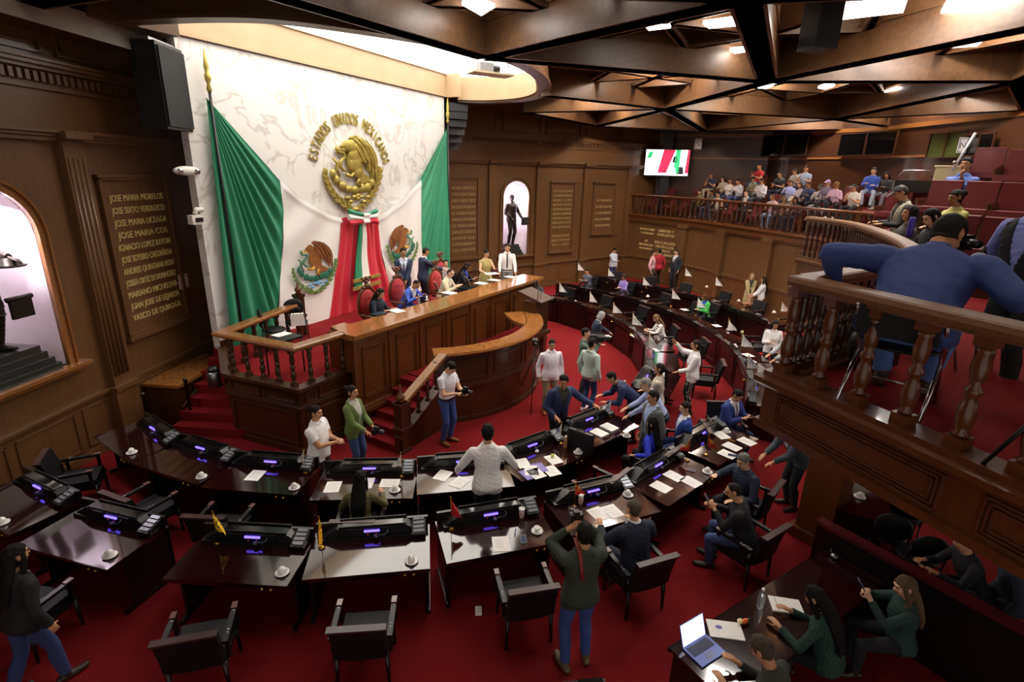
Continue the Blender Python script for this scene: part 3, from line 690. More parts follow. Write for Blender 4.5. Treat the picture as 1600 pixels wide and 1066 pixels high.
def emblem(parent, prefix, c, sc, mats, flip=1, thick=.1, y0=0., relief=True):
    g = lambda P: [(c[0] + flip * sc * a, c[1] + sc * b) for a, b in em(P)]
    def poly(m, P, y1): m.prism_y(g(P), y0 - y1, y0)
    def leaf(m, a, b, wd, y1):
        a, b = np.array(a), np.array(b); d = b - a; n = np.array([-d[1], d[0]]) * wd
        P = [a, a + d * .3 + n, a + d * .65 + n * .9, b, a + d * .65 - n * .9, a + d * .3 - n]
        m.prism_y([tuple(p) for p in P], y0 - y1, y0)
    m = MB(); poly(m, BODY, thick); poly(m, TAIL, thick * .6)
    if relief:
        for bx, bz, r in ((430, 330, 55), (450, 420, 62), (465, 510, 70), (490, 590, 50), (385, 320, 45)):
            q = g([(bx, bz)])[0]; k = abs(g([(bx + r, bz)])[0][0] - q[0]); m.ell((q[0], y0 - thick, q[1]), (k * .85, thick * .55, k * .95), n=14, m=8)
    m.build(prefix + 'eagle_body', mats[0], parent)
    m = MB(); poly(m, WING, thick * 1.3)
    for F in FEATH: m.tube([(x, y0 - thick * 1.3, z) for x, z in g(F)], .035 * sc if relief else .02 * sc, 6)
    m.build(prefix + 'wing', mats[1], parent)
    m = MB(); poly(m, BEAK, thick * 1.1); m.build(prefix + 'beak', mats[2], parent)
    MB().tube([(x, y0 - thick * .8, z) for x, z in g([(450, 600), (425, 640), (375, 615)])], .05 * sc, 6).build(prefix + 'talon', mats[2], parent)
    MB().tube([(x, y0 - thick * .8, z) for x, z in g([(510, 650), (490, 700), (520, 735)])], .05 * sc, 6).build(prefix + 'talon', mats[2], parent)
    m = MB()
    for Q in SNAKE: m.tube([(x, y0 - thick * .7, z) for x, z in g(Q)], [.03 * sc] + [.045 * sc] * (len(Q) - 2) + [.02 * sc], 8)
    m.build(prefix + 'snake', mats[3], parent)
    m = MB()
    for x, z, a, b in PADS:
        q = g([(x, z)])[0]; k = abs(g([(x + a, z)])[0][0] - q[0]); m.ell((q[0], y0 - thick * .3, q[1]), (k, thick * .8, k * b / a), n=12, m=6)
    m.build(prefix + 'cactus', mats[4], parent)
    m = MB()
    for Q, k in ((WRL, 1), (WRR, -1)):
        P = g(Q)
        for i in range(len(P) - 1):
            a, b = np.array(P[i]), np.array(P[i + 1]); d = b - a; n = np.array([-d[1], d[0]])
            for sgn in (-1, 0, 1): leaf(m, b - d * .1 * sgn, a + n * sgn * .45 - d * .2, .15, thick * (.6 + .2 * abs(sgn)))
    q = g([(475, 978)])[0]; m.ell((q[0], y0 - thick * .5, q[1]), (.12 * sc, thick, .07 * sc))
    m.build(prefix + 'wreath', mats[5], parent)
    m = MB()
    for k, (x, z) in enumerate(((470, 850), (505, 865), (540, 850), (505, 835), (400, 860), (610, 850), (430, 900), (570, 900))):
        q = g([(x, z)])[0]; m.ell((q[0], y0 - thick * .4, q[1]), (.10 * sc, thick * .7, .055 * sc), n=10, m=6)
    m.build(prefix + 'lake_and_shell', mats[6], parent)
t = thing('gilt_coat_of_arms', 'gilt eagle and serpent coat of arms mounted high on the white marble', 'coat of arms', tuple(MW(EC[0], -.005, EC[1])), AM)
emblem(t, '', (0, 0), 1., [GOLD] * 7, 1, .10, -.02)
txt = 'ESTADOS UNIDOS MEXICANOS'
e0, e1, e2 = (np.array(mp(*p)) - EC for p in ((494, 254), (540, 194), (598, 258)))
# circle through three points of the lettering
Am = np.array([e1 - e0, e2 - e0]) * 2; bm = np.array([e1 @ e1 - e0 @ e0, e2 @ e2 - e0 @ e0]); cc = np.linalg.solve(Am, bm); rr = np.linalg.norm(e0 - cc)
a0, a1 = math.atan2(*(e0 - cc)[::-1]), math.atan2(*(e2 - cc)[::-1])
if a0 < 0: a0 += 2 * PI
for i, ch in enumerate(txt):
    if ch == ' ': continue
    a = a0 + (a1 - a0) * (i + .5) / len(txt); v, f_ = text_mesh(ch, .40, .02); v[:, 0] *= .55
    th = a - PI / 2
    MB().add([(cc[0] + rr * math.cos(a) + x * math.cos(th) - z * math.sin(th), y - .03, cc[1] + rr * math.sin(a) + x * math.sin(th) + z * math.cos(th)) for x, y, z in v], f_).build('letter', GOLD, t)
BRN, BRN2 = mat('8a5420', .7, noise=.35, scale=9.), mat('7a4518', .7, noise=.4, scale=14.)
FM = [BRN, BRN2, mat('c9922e', .7), mat('5d8a72', .7), mat('22664f', .7), mat('5e7d3a', .7), mat('6fa3c8', .7)]
a, b = np.array(mp(444, 378)), np.array(mp(512, 446)); g0, g1 = np.array(mp(502, 212)), np.array(mp(594, 327))
k = abs(a[1] - b[1]) / abs(g0[1] - g1[1])
emblem(FL, 'printed_', ((a[0] + b[0]) / 2, (a[1] + b[1]) / 2 + .1 * 0 - 1.35), k, FM, 1, .02, -.215, False)
a, b = np.array(mp(594, 352)), np.array(mp(646, 410)); k = abs(a[1] - b[1]) / abs(g0[1] - g1[1])
emblem(FR_, 'printed_', ((a[0] + b[0]) / 2, (a[1] + b[1]) / 2 - 1.35), k, FM, -1, .02, -.215, False)
# bow and tricolour ribbon
bc = np.array(mp(556, 340))
t = thing('ribbon_bow', 'green, white and red ribbon bow with gold fringe below the gilt coat of arms', 'ribbon', tuple(MW(bc[0], -.3, bc[1])), AM)
def q2(P): return [tuple(np.array(mp(*p)) - bc) for p in P]
def band(nm, Lp, Rp, material, y, bulge=.06, n=10):
    m = MB(); L_, R_ = q2(Lp), q2(Rp); vs = []
    for j in range(n + 1):
        a, b = pl(L_, j / n), pl(R_, j / n)
        for i in range(7):
            p = a + (b - a) * i / 6; vs.append((p[0], y - bulge * math.sin(PI * i / 6) - .02 * math.sin(9 * j / n), p[1]))
    fs = [(j * 7 + i, (j + 1) * 7 + i, (j + 1) * 7 + i + 1, j * 7 + i + 1) for j in range(n) for i in range(6)]
    m.add(vs, fs, 0, True); m.add([(x, y + .03, z) for x, _, z in vs], [f[::-1] for f in fs], 0, True); m.build(nm, material, t)
band('green_tail', [(548, 345), (539, 452)], [(552, 345), (552, 449)], FGREEN, -.02, .02); band('white_tail', [(552, 345), (552, 449)], [(557, 345), (565, 445)], FWHITE, -.02, .02); band('red_tail', [(557, 345), (565, 445)], [(562, 345), (578, 441)], FRED, -.02, .02)
for pa, pb in (((538, 440), (577, 430)), ((538, 452), (578, 441))):
    a, b = q2([pa, pb]); m = MB(); m.prism_y([(a[0] - .04, a[1]), (b[0] + .04, b[1]), (b[0] + .04, b[1] + .09), (a[0] - .04, a[1] + .09)], -.09, -.04); m.build('gold_fringe', GOLD, t)
for nm, material, P, Q in (('green_loop', FGREEN, [(529, 325), (552, 332)], [(529, 333), (552, 338)]), ('white_loop', FWHITE, [(529, 333), (552, 338)], [(529, 343), (552, 343)]), ('red_loop', FRED, [(529, 343), (552, 343)], [(530, 352), (552, 348)]),
                           ('green_loop', FGREEN, [(574, 325), (558, 331)], [(574, 332), (558, 336)]), ('white_loop', FWHITE, [(574, 332), (558, 336)], [(574, 340), (558, 341)]), ('red_loop', FRED, [(574, 340), (558, 341)], [(577, 350), (558, 346)])): band(nm, P, Q, material, -.05, .05)
band('knot', [(550, 332), (550, 347)], [(560, 331), (560, 346)], FWHITE, -.12, .06)

# ------------------------------------------------------------------ loudspeakers and small wall fittings
q0 = ray_dist(250, 137, 12.4)
t = thing('line_array_speaker', 'large flat black loudspeaker hung by the left edge of the marble', 'loudspeaker', (q0[0], q0[1], q0[2] - .72), AL + .15)
MB().rng(-.42, .5, -.25, .2, 0, 1.42).build('cabinet', BLACK, t); MB().rng(-.38, .46, -.28, -.25, .05, 1.36).build('grille', mat('141416', .7, noise=.4, scale=120.), t)
MB().rng(-.46, .54, -.18, .1, 1.42, 1.47).build('bracket', STEEL, t)
for x in (-.3, .3): MB().tube([(x, 0, 1.45), (x, 0, 7.28 - q0[2] + .72)], .008, 5).build('cable', STEEL, t)
q0 = ray_dist(711, 200, 19.6)
t = thing('line_array_speaker', 'curved black line array loudspeaker hung at the right edge of the marble', 'loudspeaker', (q0[0], q0[1], q0[2]), AR - .15)
for k in range(6):
    b = MB(); a = .09 * k; zc = .62 - .24 * k; yc = .06 * k * k * .55
    b.prism_x([(-.28 + yc, zc - .11), (-.28 + yc + .0, zc + .11), (.2 + yc * .6, zc + .1), (.2 + yc * .6, zc - .1)], -.36, .36); b.build('box', mat('2b2e31', .5), t)
MB().rng(-.38, .38, -.2, .2, .73, .77).build('bracket', BLACK, t)
for x in (-.2, .2): MB().tube([(x, 0, .75), (x, 0, 8.0 - q0[2])], .008, 5).build('cable', STEEL, t)
s_, z_ = onplane(MP, MD, 293, 267)
t = thing('emergency_light', 'white twin emergency light on the dark strip beside the marble', 'light', tuple(MW(s_, .02, z_)), AM)
MB().ell((0, 0, 0), (.28, .08, .09)).build('housing', WHITE, t)
for x in (-.17, .17): MB().ell((x, -.07, -.01), (.06, .03, .06)).build('lamp', CHROME, t)
s_, z_ = onplane(MP, MD, 306, 338)
t = thing('security_camera', 'white security camera on an elbow bracket at the marble edge', 'camera', tuple(MW(s_, -.05, z_)), AM)
MB().tube([(.16, .05, .12), (0, .0, .14), (-.05, 0, .05)], .045, 8).build('bracket', WHITE, t); MB().rng(-.16, .07, -.08, .08, -.15, .03).build('housing', WHITE, t); MB().rng(-.1, .05, -.1, -.08, -.1, -.02).build('lens', BLACK, t)
def wall_sign(label, loc, rz, w_, h_, txt, bg, fg):
    t = thing('wall_sign', label, 'sign', tuple(loc), rz)
    MB().rng(-w_ / 2, w_ / 2, -.015, 0, -h_ / 2, h_ / 2).build('plate', mat(bg, .5), t)
    m = MB(); v, f_ = text_mesh(txt, h_ * .5, .004, w_ * .6); m.add([(x, y - .018, z - h_ * .18) for x, y, z in v], f_); frames(m, -w_ / 2 + .02, w_ / 2 - .02, -h_ / 2 + .02, h_ / 2 - .02, -.015, .02, .006); m.build('print', mat(fg, .5), t)
s_, z_ = onplane(LP, LD, 291, 438); wall_sign('red and white safety sign on the left wall beside the name plaque', LW(s_ - .12, -.02, z_), AL, .3, .3, '<-', 'f0e6e0', 'a83a2a')
pg, ug = path_at(GW, .66); wall_sign('white safety sign on the pilastered wall under the gallery', (pg[0] - .1, pg[1] - .02, 2.1), math.atan2(ug[1], ug[0]), .26, .34, 'i', 'e8e4de', '3a3a3a')
q0 = ray_dist(1091, 225, 29.0); wall_sign('white notice sign high on the back wall right of the screen', q0, -.35, .34, .5, 'S', 'dcd8d0', '3a3a3a')
# projection screen on its black column
q0 = ray_dist(1042, 254, 29.2)
t = thing('television', 'large flat television showing the presidium, on a black column in the gallery corner', 'television', tuple(q0), -.20)
MB().rng(-1.1, 1.1, -.05, .06, -.68, .62).build('bezel', BLACK, t)
sc_ = MB(); sc_.rng(-1.06, 1.06, -.06, -.05, -.62, .6, 0)
def par(x0, x1, x2, x3, mi, z0=-.5, z1=.6, y=-.066): sc_.prism_y([(x0, z0), (x1, z0), (x2, z1), (x3, z1)], y, -.06, mi)
par(-.42, .0, .36, -.2, 1); par(.32, .62, .62, .4, 2); par(-1.0, -.8, -.7, -.9, 2, .2, .5); par(.9, 1.06, 1.06, .96, 1)
par(.0, .5, .42, .1, 3, -.5, -.2); par(.5, .85, .8, .6, 4, -.55, -.2); par(-.2, .25, .25, -.2, 4, -.45, -.4); par(-1.06, 1.06, 1.06, -1.06, 5, -.62, -.56)
par(.25, .5, .45, .3, 4, .0, .3)
sc_.build('screen', [mat(c_, .4, emit=e_) for c_, e_ in (('f2f4f6', 1.1), ('d0264a', .8), ('2fae6a', .8), ('cfe6ee', 1.), ('23262c', .1), ('e8eaec', 1.))], t)
MB().rng(-.22, .22, .06, .3, -2.3, 1.6).build('column', BLACK, t)
# stepped pedestals in the niches
PED = mat('2c2f2c', .25, coat=.4)
for lab, p, d, c, z0, sc in (('stepped dark stone pedestal in the left niche under the statue', LP, LD, -.5, 1.85, 1.), ('stepped dark stone pedestal in the right niche under the statue', RP, RD, -1.98, 1.62, .8)):
    m = MB()
    for k, (hw, z) in enumerate(((.58, .12), (.5, .24), (.42, .36), (.34, .48))): m.rng(-hw * sc, hw * sc, -.1 + .02 * k, .62 * sc - .02 * k, z - .12, z)
    tag(m.build('pedestal', PED, None, tuple(fr(p, d)(c, 0, z0)), ang(d)), lab, 'pedestal')
# ------------------------------------------------------------------ deputies' desks
GREYKEY = mat('4a4d52', .35)
def make_desk(label, loc, rz, group):
    t = thing('deputy_desk', label, 'desk', loc, rz, group)
    m = MB(); m.rng(-.71, .71, 0, .82, .715, .75); m.rng(-.715, .715, -.005, .0, .725, .745); m.rng(-.66, .66, .04, .78, .66, .715)
    m.build('tabletop', MAHOG, t)
    m = MB(); m.rng(-.69, .69, .78, .82, 0, .9); frames(m, -.6, .6, .15, .8, .82, .03, -.015); m.build('back_panel', MAHOGD, t)
    for x in (-.69, .66): MB().rng(x, x + .03, .22, .8, 0, .715).rng(x - .01, x + .04, .1, .8, 0, .05).build('side_panel', MAHOGD, t)
    c = MB(); c.rng(-.63, .63, .53, .81, .75, .79)
    c.prism_y([(-.61, .79), (-.5, .86), (-.42, .905), (.42, .905), (.48, .87), (.52, .79)], .57, .81)
    c.rng(-.40, .42, .585, .60, .905, .925); c.rng(-.40, .42, .79, .81, .905, .935)
    c.rng(-.3, -.12, .55, .57, .80, .90); c.rng(.12, .3, .55, .57, .80, .90)
    bk = lambda q: setattr(q, 'v', [(x, .61 + (y - .53) * .72, z) for x, y, z in q.v]) or q
    con = bk(c).build('console', BLACK, t)
    bk(MB().rng(-.36, .38, .60, .79, .905, .912)).build('tray', BLACKG, con)
    bk(MB().rng(-.095, .095, .546, .572, .845, .868)).build('display', LED, con)
    bk(MB().ell((-.05, .548, .815), (.008, .006, .008)).ell((.05, .548, .815), (.008, .006, .008))).build('button', mat('b03020', .4, emit=.3), con)
    k = MB(); k.prism_x([(.56, .79), (.56, .81), (.81, .90), (.81, .79)], .49, .66); k.build('keypad', BLACK, t)
    k = MB()
    for i in range(4): k.prism_x([(.58 + .055 * i, .826 + .0198 * i), (.62 + .055 * i, .8405 + .0198 * i), (.62 + .055 * i, .8445 + .0198 * i), (.58 + .055 * i, .831 + .0198 * i)], .51, .64)
    k.build('keys', mat('8b8f96', .25, metal=.5), t.children[-1])
    g = MB(); g.lathe([(.03, .79), (.03, .81), (.012, .815)], (.05, .60, 0), 10); g.tube([(.05, .60, .81), (.10, .58, .83), (.16, .57, .835), (.2, .59, .86), (.19, .62, .88)], .006, 6); g.build('microphone', GREYKEY, t)
    MB().ell((.42, .0, .69), (.022, .02, .022)).build('lock', BRASS, t)
    MB().ell((.52, .0, .69), (.025, .02, .02)).build('lock', BRASS, t)
    return t
DESK0 = None
DESKS = {}
def desk(key, label, loc, rz, group):
    global DESK0
    if DESK0 is None: DESK0 = make_desk(label, loc, rz, group); t = DESK0
    else: t = dup(DESK0, loc, rz, label, group)
    DESKS[key] = t; return t
NEAR = {  # front edge left corner, front edge right corner, wording
 'A1': ((-3.84, 4.77), (-2.40, 4.71), 'near desk with a yellow flag, left of the two yellow flag desks'),
 'A2': ((-2.29, 4.81), (-.88, 5.04), 'near desk mirroring the white marble, yellow flag at its left'),
 'A3': ((-.71, 5.12), (.66, 5.56), 'near desk with a red flag, a smartphone and a filled coffee cup'),
 'A4': ((.82, 5.68), (2.13, 6.26), 'desk with a red flag and paper cup, where the navy suited man sits'),
 'A5': ((2.24, 6.36), (3.30, 7.32), 'desk with three sheets and a red phone before the two men talking'),
 'A6': ((3.36, 7.52), (4.42, 8.46), 'desk with a red flag by the gallery corner, near the blue suited man'),
 'A0': ((-5.92, 5.27), (-4.5, 4.88), 'dark desk with one cup, left of the yellow flag desks'),
 'Am': ((-7.42, 6.02), (-6.12, 5.42), 'desk cut by the left picture edge'),
 'B1': ((-7.0, 7.94), (-5.87, 7.16), 'inner row desk nearest the left wall'),
 'B2': ((-5.83, 7.14), (-4.47, 6.6), 'inner row desk with only a cup, second from the left wall'),
 'B3': ((-4.42, 6.54), (-2.98, 6.41), 'inner row desk with one sheet and a white flag'),
 'B4': ((-2.75, 6.30), (-1.35, 6.41), 'inner row desk where the long haired woman in olive writes'),
 'B5': ((-1.28, 6.50), (.08, 6.77), 'inner row desk behind which the man in the white shirt stands'),
 'B6': ((.22, 6.91), (1.32, 7.75), 'inner row desk strewn with purple and white papers'),
 'B7': ((1.36, 7.93), (2.40, 8.84), 'inner row desk with two stacks of paper and a black case on it')}
for k, (a, b, lab) in NEAR.items():
    a, b = np.array(a), np.array(b); c = (a + b) / 2
    desk(k, lab if lab.startswith('dark') else 'black wood ' + lab, (c[0], c[1], 0), math.atan2(b[1] - a[1], b[0] - a[0]), 'deputies desks')
C0 = np.array([-2.8, 13.9])
def far(key, R, a, lab, group):
    q = math.radians(a); p = C0 + (R + .82) * np.array([math.cos(q), math.sin(q)])
    return desk(key, lab, (p[0], p[1], 0), q + PI / 2, group)
ORD = ['first', 'second', 'third', 'fourth', 'fifth', 'sixth', 'seventh', 'eighth', 'ninth']
for i, a in enumerate((52.5, 39.5, 26.5, 13.5, .5, -12.5, -25.5)): far('F%d' % i, 6.3, a, 'dark desk, %s of the inner far row counted from the rostrum side' % ORD[i], 'inner far row of desks')
for i, a in enumerate((53.5, 44, 34.5, 25, 15.5, 6, -3.5, -13, -22.5)): far('G%d' % i, 8.55, a, 'dark desk, %s of the middle far row counted from the right wall' % ORD[i], 'middle far row of desks')
for i, a in enumerate((53.5, 45.8, 38.1, 30.4, 22.7, 15.0)): far('H%d' % i, 11.0, a, 'dark desk, %s of the outer far row by the gallery wall, counted from the corner' % ORD[i], 'outer far row of desks')

# ------------------------------------------------------------------ armchairs
def make_chair(label, loc, rz, group):
    t = thing('armchair', label, 'chair', loc, rz, group)
    m = MB(); m.box((0, 0, .43), (.52, .52, .10), 0, 0, (.95, .95)); m.box((0, .02, .365), (.54, .5, .05)); m.build('seat', LEATHER, t)
    b = MB()
    vs = []
    for j in range(7):
        z = .44 + .46 * j / 6; y = -.24 - .10 * (j / 6) ** 1.3
        for i in range(7): x = -.27 + .54 * i / 6; vs.append((x, y - .03 * (1 - (x / .27) ** 2), z))
    n = len(vs); vs += [(x, y - .07, z) for x, y, z in vs]
    fs = []
    for j in range(6):
        for i in range(6):
            a = j * 7 + i; fs += [(a, a + 1, a + 8, a + 7)[::-1], (n + a, n + a + 1, n + a + 8, n + a + 7)]
    for j in range(6): fs += [(j * 7, j * 7 + 7, n + j * 7 + 7, n + j * 7), (j * 7 + 6, n + j * 7 + 6, n + j * 7 + 13, j * 7 + 13)]
    for i in range(6): fs += [(i, n + i, n + i + 1, i + 1), (42 + i, 43 + i, n + 43 + i, n + 42 + i)]
    b.add(vs, [f[::-1] for f in fs]); b.build('backrest', LEATHER, t)
    MB().rng(-.285, .285, -.44, -.36, .895, .917).build('top_rail', mat('3a2422', .35, coat=.2), t)
    for x in (-.29, .29):
        a = MB(); a.box((x, -.02, .65), (.055, .5, .035)); a.box((x, .2, .53), (.04, .04, .24)); a.box((x, -.2, .53), (.04, .04, .24)); arm = a.build('armrest', BLACK, t)
        c = MB()
        for y in (-.16, -.12, .13, .17): c.ell((x, y, .668), (.011, .011, .006))
        c.build('stud', CHROME, arm)
        MB().box((x, .2, .675), (.056, .09, .012)).build('cap', mat('6b4a46', .3, coat=.4), arm)
    for x in (-.25, .25):
        for y in (-.25, .23): MB().tube([(x, y, .4), (x * 1.06, y * 1.08, 0)], [.028, .017], 8).build('leg', BLACK, t)
    return t
CH0 = None
def chair(label, loc, rz, group='black leather armchairs'):
    global CH0
    if CH0 is None: CH0 = make_chair(label, loc, rz, group); return CH0
    return dup(CH0, loc, rz, label, group)
def chair_at_desk(key, label, dx=0., dy=-.32, dr=0.):
    d = DESKS[key]; r = d.rotation_euler[2]; c, s = math.cos(r), math.sin(r)
    return chair(label, (d.location[0] + dx * c - dy * s, d.location[1] + dx * s + dy * c, 0), r + dr)
chair_at_desk('A1', 'black armchair with wooden rail pushed under the left yellow flag desk', .02, -.50, .32)
chair_at_desk('A2', 'black armchair facing the marble mirroring desk, seen square from behind', .02, -.52, -.05)
chair_at_desk('A3', 'black armchair at the red flag desk, left of the photographer in jeans', .12, -.42, -.08)
chair_at_desk('A0', 'black armchair in deep shade at the left, pushed under a desk', .1, -.42, .1)
chair_at_desk('B1', 'black armchair turned sideways by the left wall skirting', .0, -.45, -.5)
chair_at_desk('B2', 'black armchair in shade at the inner row desk with only a cup', .2, -.4, .0)
chair_at_desk('B3', 'black armchair under the inner row desk with one sheet, behind the yellow flag', -.1, -.42, .05)
chair_at_desk('B6', 'black armchair at the desk with purple papers', .35, -.5, .2)
FARN = {'F0': 'behind the leftmost white flag of the inner far row', 'F1': 'second from the rostrum in the inner far row', 'F2': 'beside the grey haired woman in the inner far row', 'F4': 'between the dotted blouse and the waving woman', 'F5': 'just behind the waving woman',
        'G2': 'near the red shirted man in the middle far row', 'G3': 'left of the woman in green', 'G5': 'right of the woman in green', 'G6': 'second to the right of the woman in green', 'H0': 'in the far corner under the screen',
        'H1': 'beside the group of three standing men', 'H2': 'right of the dark suited man by the gallery wall', 'H3': 'left of the two standing women at the gallery wall', 'H4': 'by the woman in the beige coat', 'H5': 'behind the two white flags near the gallery corner'}
for k, lab in FARN.items(): chair_at_desk(k, 'black armchair ' + lab, random.uniform(-.1, .1), -.62, random.uniform(-.15, .15))

# ------------------------------------------------------------------ things on the desks
def cup(px, py, where, z=.752, filled=False, upside=True, rz=0.):
    q = at(px, py, z)
    s = MB(); s.lathe([(.02, 0), (.045, .002), (.078, .012), (.080, .015), (.045, .008), (.0, .007)], n=24)
    o = s.build('saucer', CHINA, None, (q[0], q[1], z)); tag(o, 'white saucer under the cup ' + where, 'saucer', 'white saucers')
    t = thing('coffee_cup', 'white cup ' + where, 'cup', (q[0], q[1], z + .008), rz, 'white coffee cups')
    c = MB()
    if filled: c.lathe([(.02, 0), (.026, .004), (.04, .05), (.042, .062), (.039, .062), (.037, .052), (.0, .05)], n=20)
    else: c.lathe([(.046, 0), (.0455, .015), (.042, .05), (.034, .066), (.024, .07), (.023, .076), (.0, .074)], n=20)
    c.build('bowl', CHINA, t)
    MB().tube([(.036, 0, .015), (.058, 0, .02), (.062, 0, .038), (.052, 0, .05), (.034, 0, .05)], .005, 6).build('handle', CHINA, t)
    if filled: MB().lathe([(.036, .048), (.0, .0485)], n=16).build('coffee', mat('8a5f34', .2), t)
    return t
for px, py, wh in ((172, 869, 'on the shaded desk left of the yellow flags'), (206, 708, 'on the desk nearest the left wall'), (315, 746, 'on the second inner row desk from the left wall'), (460, 763, 'on the inner row desk with one sheet'),
                   (441, 896, 'at the right edge of the left yellow flag desk'), (643, 878, 'on the desk mirroring the marble'), (617, 767, 'beside the woman in olive'), (981, 774, 'on the desk of the navy suited man'),
                   (903, 708, 'on the desk with purple papers'), (979, 682, 'on the desk with two paper stacks'), (1105, 738, 'on the desk with the red phone'), (1135, 675, 'at the blue suited man'), (4, 818, 'at the left picture edge'),
                   (1038, 588, 'by the woman in the beige sweater'), (1020, 537, 'near the waving woman'), (899, 473, 'between the first two far white flags'), (1138, 516, 'by the empty armchair right of the woman in green'), (1148, 542, 'by the green topped flag'), (1104, 449, 'right of the dark suited man at the gallery wall'),
                   (1154, 471, 'left of the woman in the beige coat'), (1209, 489, 'by the two white flags near the gallery corner'), (1012, 464, 'beside the far white flag near the red shirted man')):
    cup(px, py, wh, .752 if px < 1000 or py > 660 else .76, rz=random.uniform(0, 6))
cup(839, 831, 'filled with coffee on the red flag desk', filled=True, rz=.3)
def sheet_(px, py, rz, label, w_=.216, h_=.28, z=.753, col=None, n=1, group='papers on the desks', lines=True):
    q = at(px, py, z)
    m = MB(); m.rng(-w_ / 2, w_ / 2, -h_ / 2, h_ / 2, 0, .0012 * n)
    if lines:
        for i in range(9): m.rng(-w_ * .36, w_ * random.uniform(.1, .36), h_ * (.3 - .07 * i), h_ * (.3 - .07 * i) + .004, .0012 * n, .0012 * n + .0004, 1)
    return tag(m.build('paper_sheet', [col or PAPER, mat('c3c3c6', .8)], None, (q[0], q[1], z), rz), label, 'paper', group)
for px, py, rz, lab in ((399, 743, -.05, 'single sheet on the inner row desk with the white flag'), (520, 761, .1, 'sheet left of the woman in olive'), (572, 755, .05, 'sheet just before the woman in olive'), (609, 755, 1.6, 'sheet laid across by the cup of the woman in olive'),
                        (692, 743, -.35, 'sheet fanned at the left of the white shirted man'), (718, 754, -.5, 'lower sheet at the left of the white shirted man'), (865, 718, .5, 'sheet under the small yellow fruit'), (862, 736, .45, 'white sheet at the right of the purple leaflets'),
                        (783, 850, .12, 'upright sheet beside the smartphone on the red flag desk'), (935, 803, .5, 'left of two overlapping sheets before the navy suited man'), (957, 799, .45, 'right of two overlapping sheets before the navy suited man'),
                        (1033, 761, .75, 'nearest of three sheets on the desk with the red phone'), (1053, 744, .7, 'topmost of three sheets on the desk with the red phone'), (1080, 753, .65, 'right of three sheets on the desk with the red phone'),
                        (1167, 690, .6, 'right sheet before the blue suited man'), (1144, 698, .65, 'middle sheet before the blue suited man'), (1137, 710, .7, 'sheet under the dark phone by the red flag at the gallery corner'), (1127, 680, .3, 'small sheet beside the cup of the blue suited man'),
                        (1169, 555, .3, 'upper sheet on the far desk left of the woman in white'), (1172, 564, .3, 'lower sheet on the far desk left of the woman in white'), (1120, 509, .2, 'sheet right of the woman in green'), (1022, 547, .2, 'sheet behind the green printed flag'),
                        (992, 525, .3, 'sheet under the hands of the woman in the dotted blouse'), (1070, 484, .2, 'sheet left of the woman in green')):
    sheet_(px, py, rz, 'white ' + lab)
for px, py, rz, lab, n in ((936, 677, .72, 'left white paper stack beside the black case', 14), (952, 669, .72, 'right white paper stack on the desk with the black case', 22)): sheet_(px, py, rz, lab, n=n)
PURP = mat('7d6fb8', .5, noise=.3, scale=14.)
for px, py, rz, lab, c in ((817, 724, .35, 'white leaflet with a purple picture, farthest of the scattered papers', PAPER), (826, 741, .55, 'purple leaflet under the white sheets', PURP), (842, 731, .4, 'purple leaflet at the middle of the scattered papers', PURP), (830, 735, .1, 'topmost white sheet by the hand of the white shirted man', PAPER), (838, 740, .55, 'lowest white sheet of the scattered papers', PAPER)):
    sheet_(px, py, rz, lab, .21, .28, .753 + .0015 * (1 + (py > 730) + (c is PAPER)), c)
def phone(px, py, rz, label, col='1c2430', z=.754):
    q = at(px, py, z); t = thing('smartphone', label, 'phone', (q[0], q[1], z), rz)
    MB().rng(-.038, .038, -.076, .076, 0, .008).build('body', mat(col, .3), t); MB().rng(-.034, .034, -.07, .07, .008, .0085).build('screen', mat('31415c', .1), t)
phone(818, 843, .12, 'smartphone with grey rim lying by the sheet on the red flag desk', '9a9ca0'); phone(988, 805, .4, 'smartphone by the elbow of the navy suited man', '55667a'); phone(1079, 735, 1.2, 'red phone on the desk with three sheets', 'a01820'); phone(1145, 712, 1.2, 'dark phone on a sheet by the red flag at the gallery corner', '24304a', .7545)
def paper_cup(px, py, label, z=.752):
    q = at(px, py, z); t = thing('paper_cup', label, 'cup', (q[0], q[1], z), .3)
    MB().lathe([(.028, 0), (.04, .14), (.043, .145), (.040, .145), (.036, .13), (0, .13)], n=20).build('cup', WHITE, t)
    m = MB()
    for k in range(14):
        a = k * 1.1; z_ = .03 + .06 * ((k * 37) % 10) / 10; r = .0295 + .012 * z_ / .14
        m.box((r * math.cos(a), r * math.sin(a), z_), (.008, .012, .022), a + .5)
    m.build('print', mat('d9702a', .5), t)
paper_cup(815, 809, 'tall white paper cup with orange print on the red flag desk'); paper_cup(907, 787, 'white paper cup half hidden behind the small red flag')
q = at(883, 700, .752); t = thing('drink_bottle', 'brown drink bottle with pale cap by the white and blue flag', 'bottle', (q[0], q[1], .752))
MB().lathe([(.03, 0), (.034, .01), (.034, .12), (.028, .16), (.026, .19)], n=16).build('body', mat('a87a4c', .3), t); MB().lathe([(.024, .19), (.024, .22), (.02, .225)], n=12).build('cap', mat('e8d9b8', .4), t)
q = at(863, 714, .76); tag(MB().ell((0, 0, .03), (.032, .032, .03)).build('lime', mat('c9c95a', .5), None, (q[0], q[1], .756)), 'small yellow green fruit on a sheet, near the brown bottle', 'fruit')
q = at(839, 707, .76); tag(MB().ell((0, 0, .025), (.035, .03, .026), n=7, m=5, sm=False).build('crumpled_paper', PAPER, None, (q[0], q[1], .756)), 'crumpled white paper on the farthest scattered leaflet', 'paper')
q = at(776, 842, .755); q2_ = at(815, 838, .755)
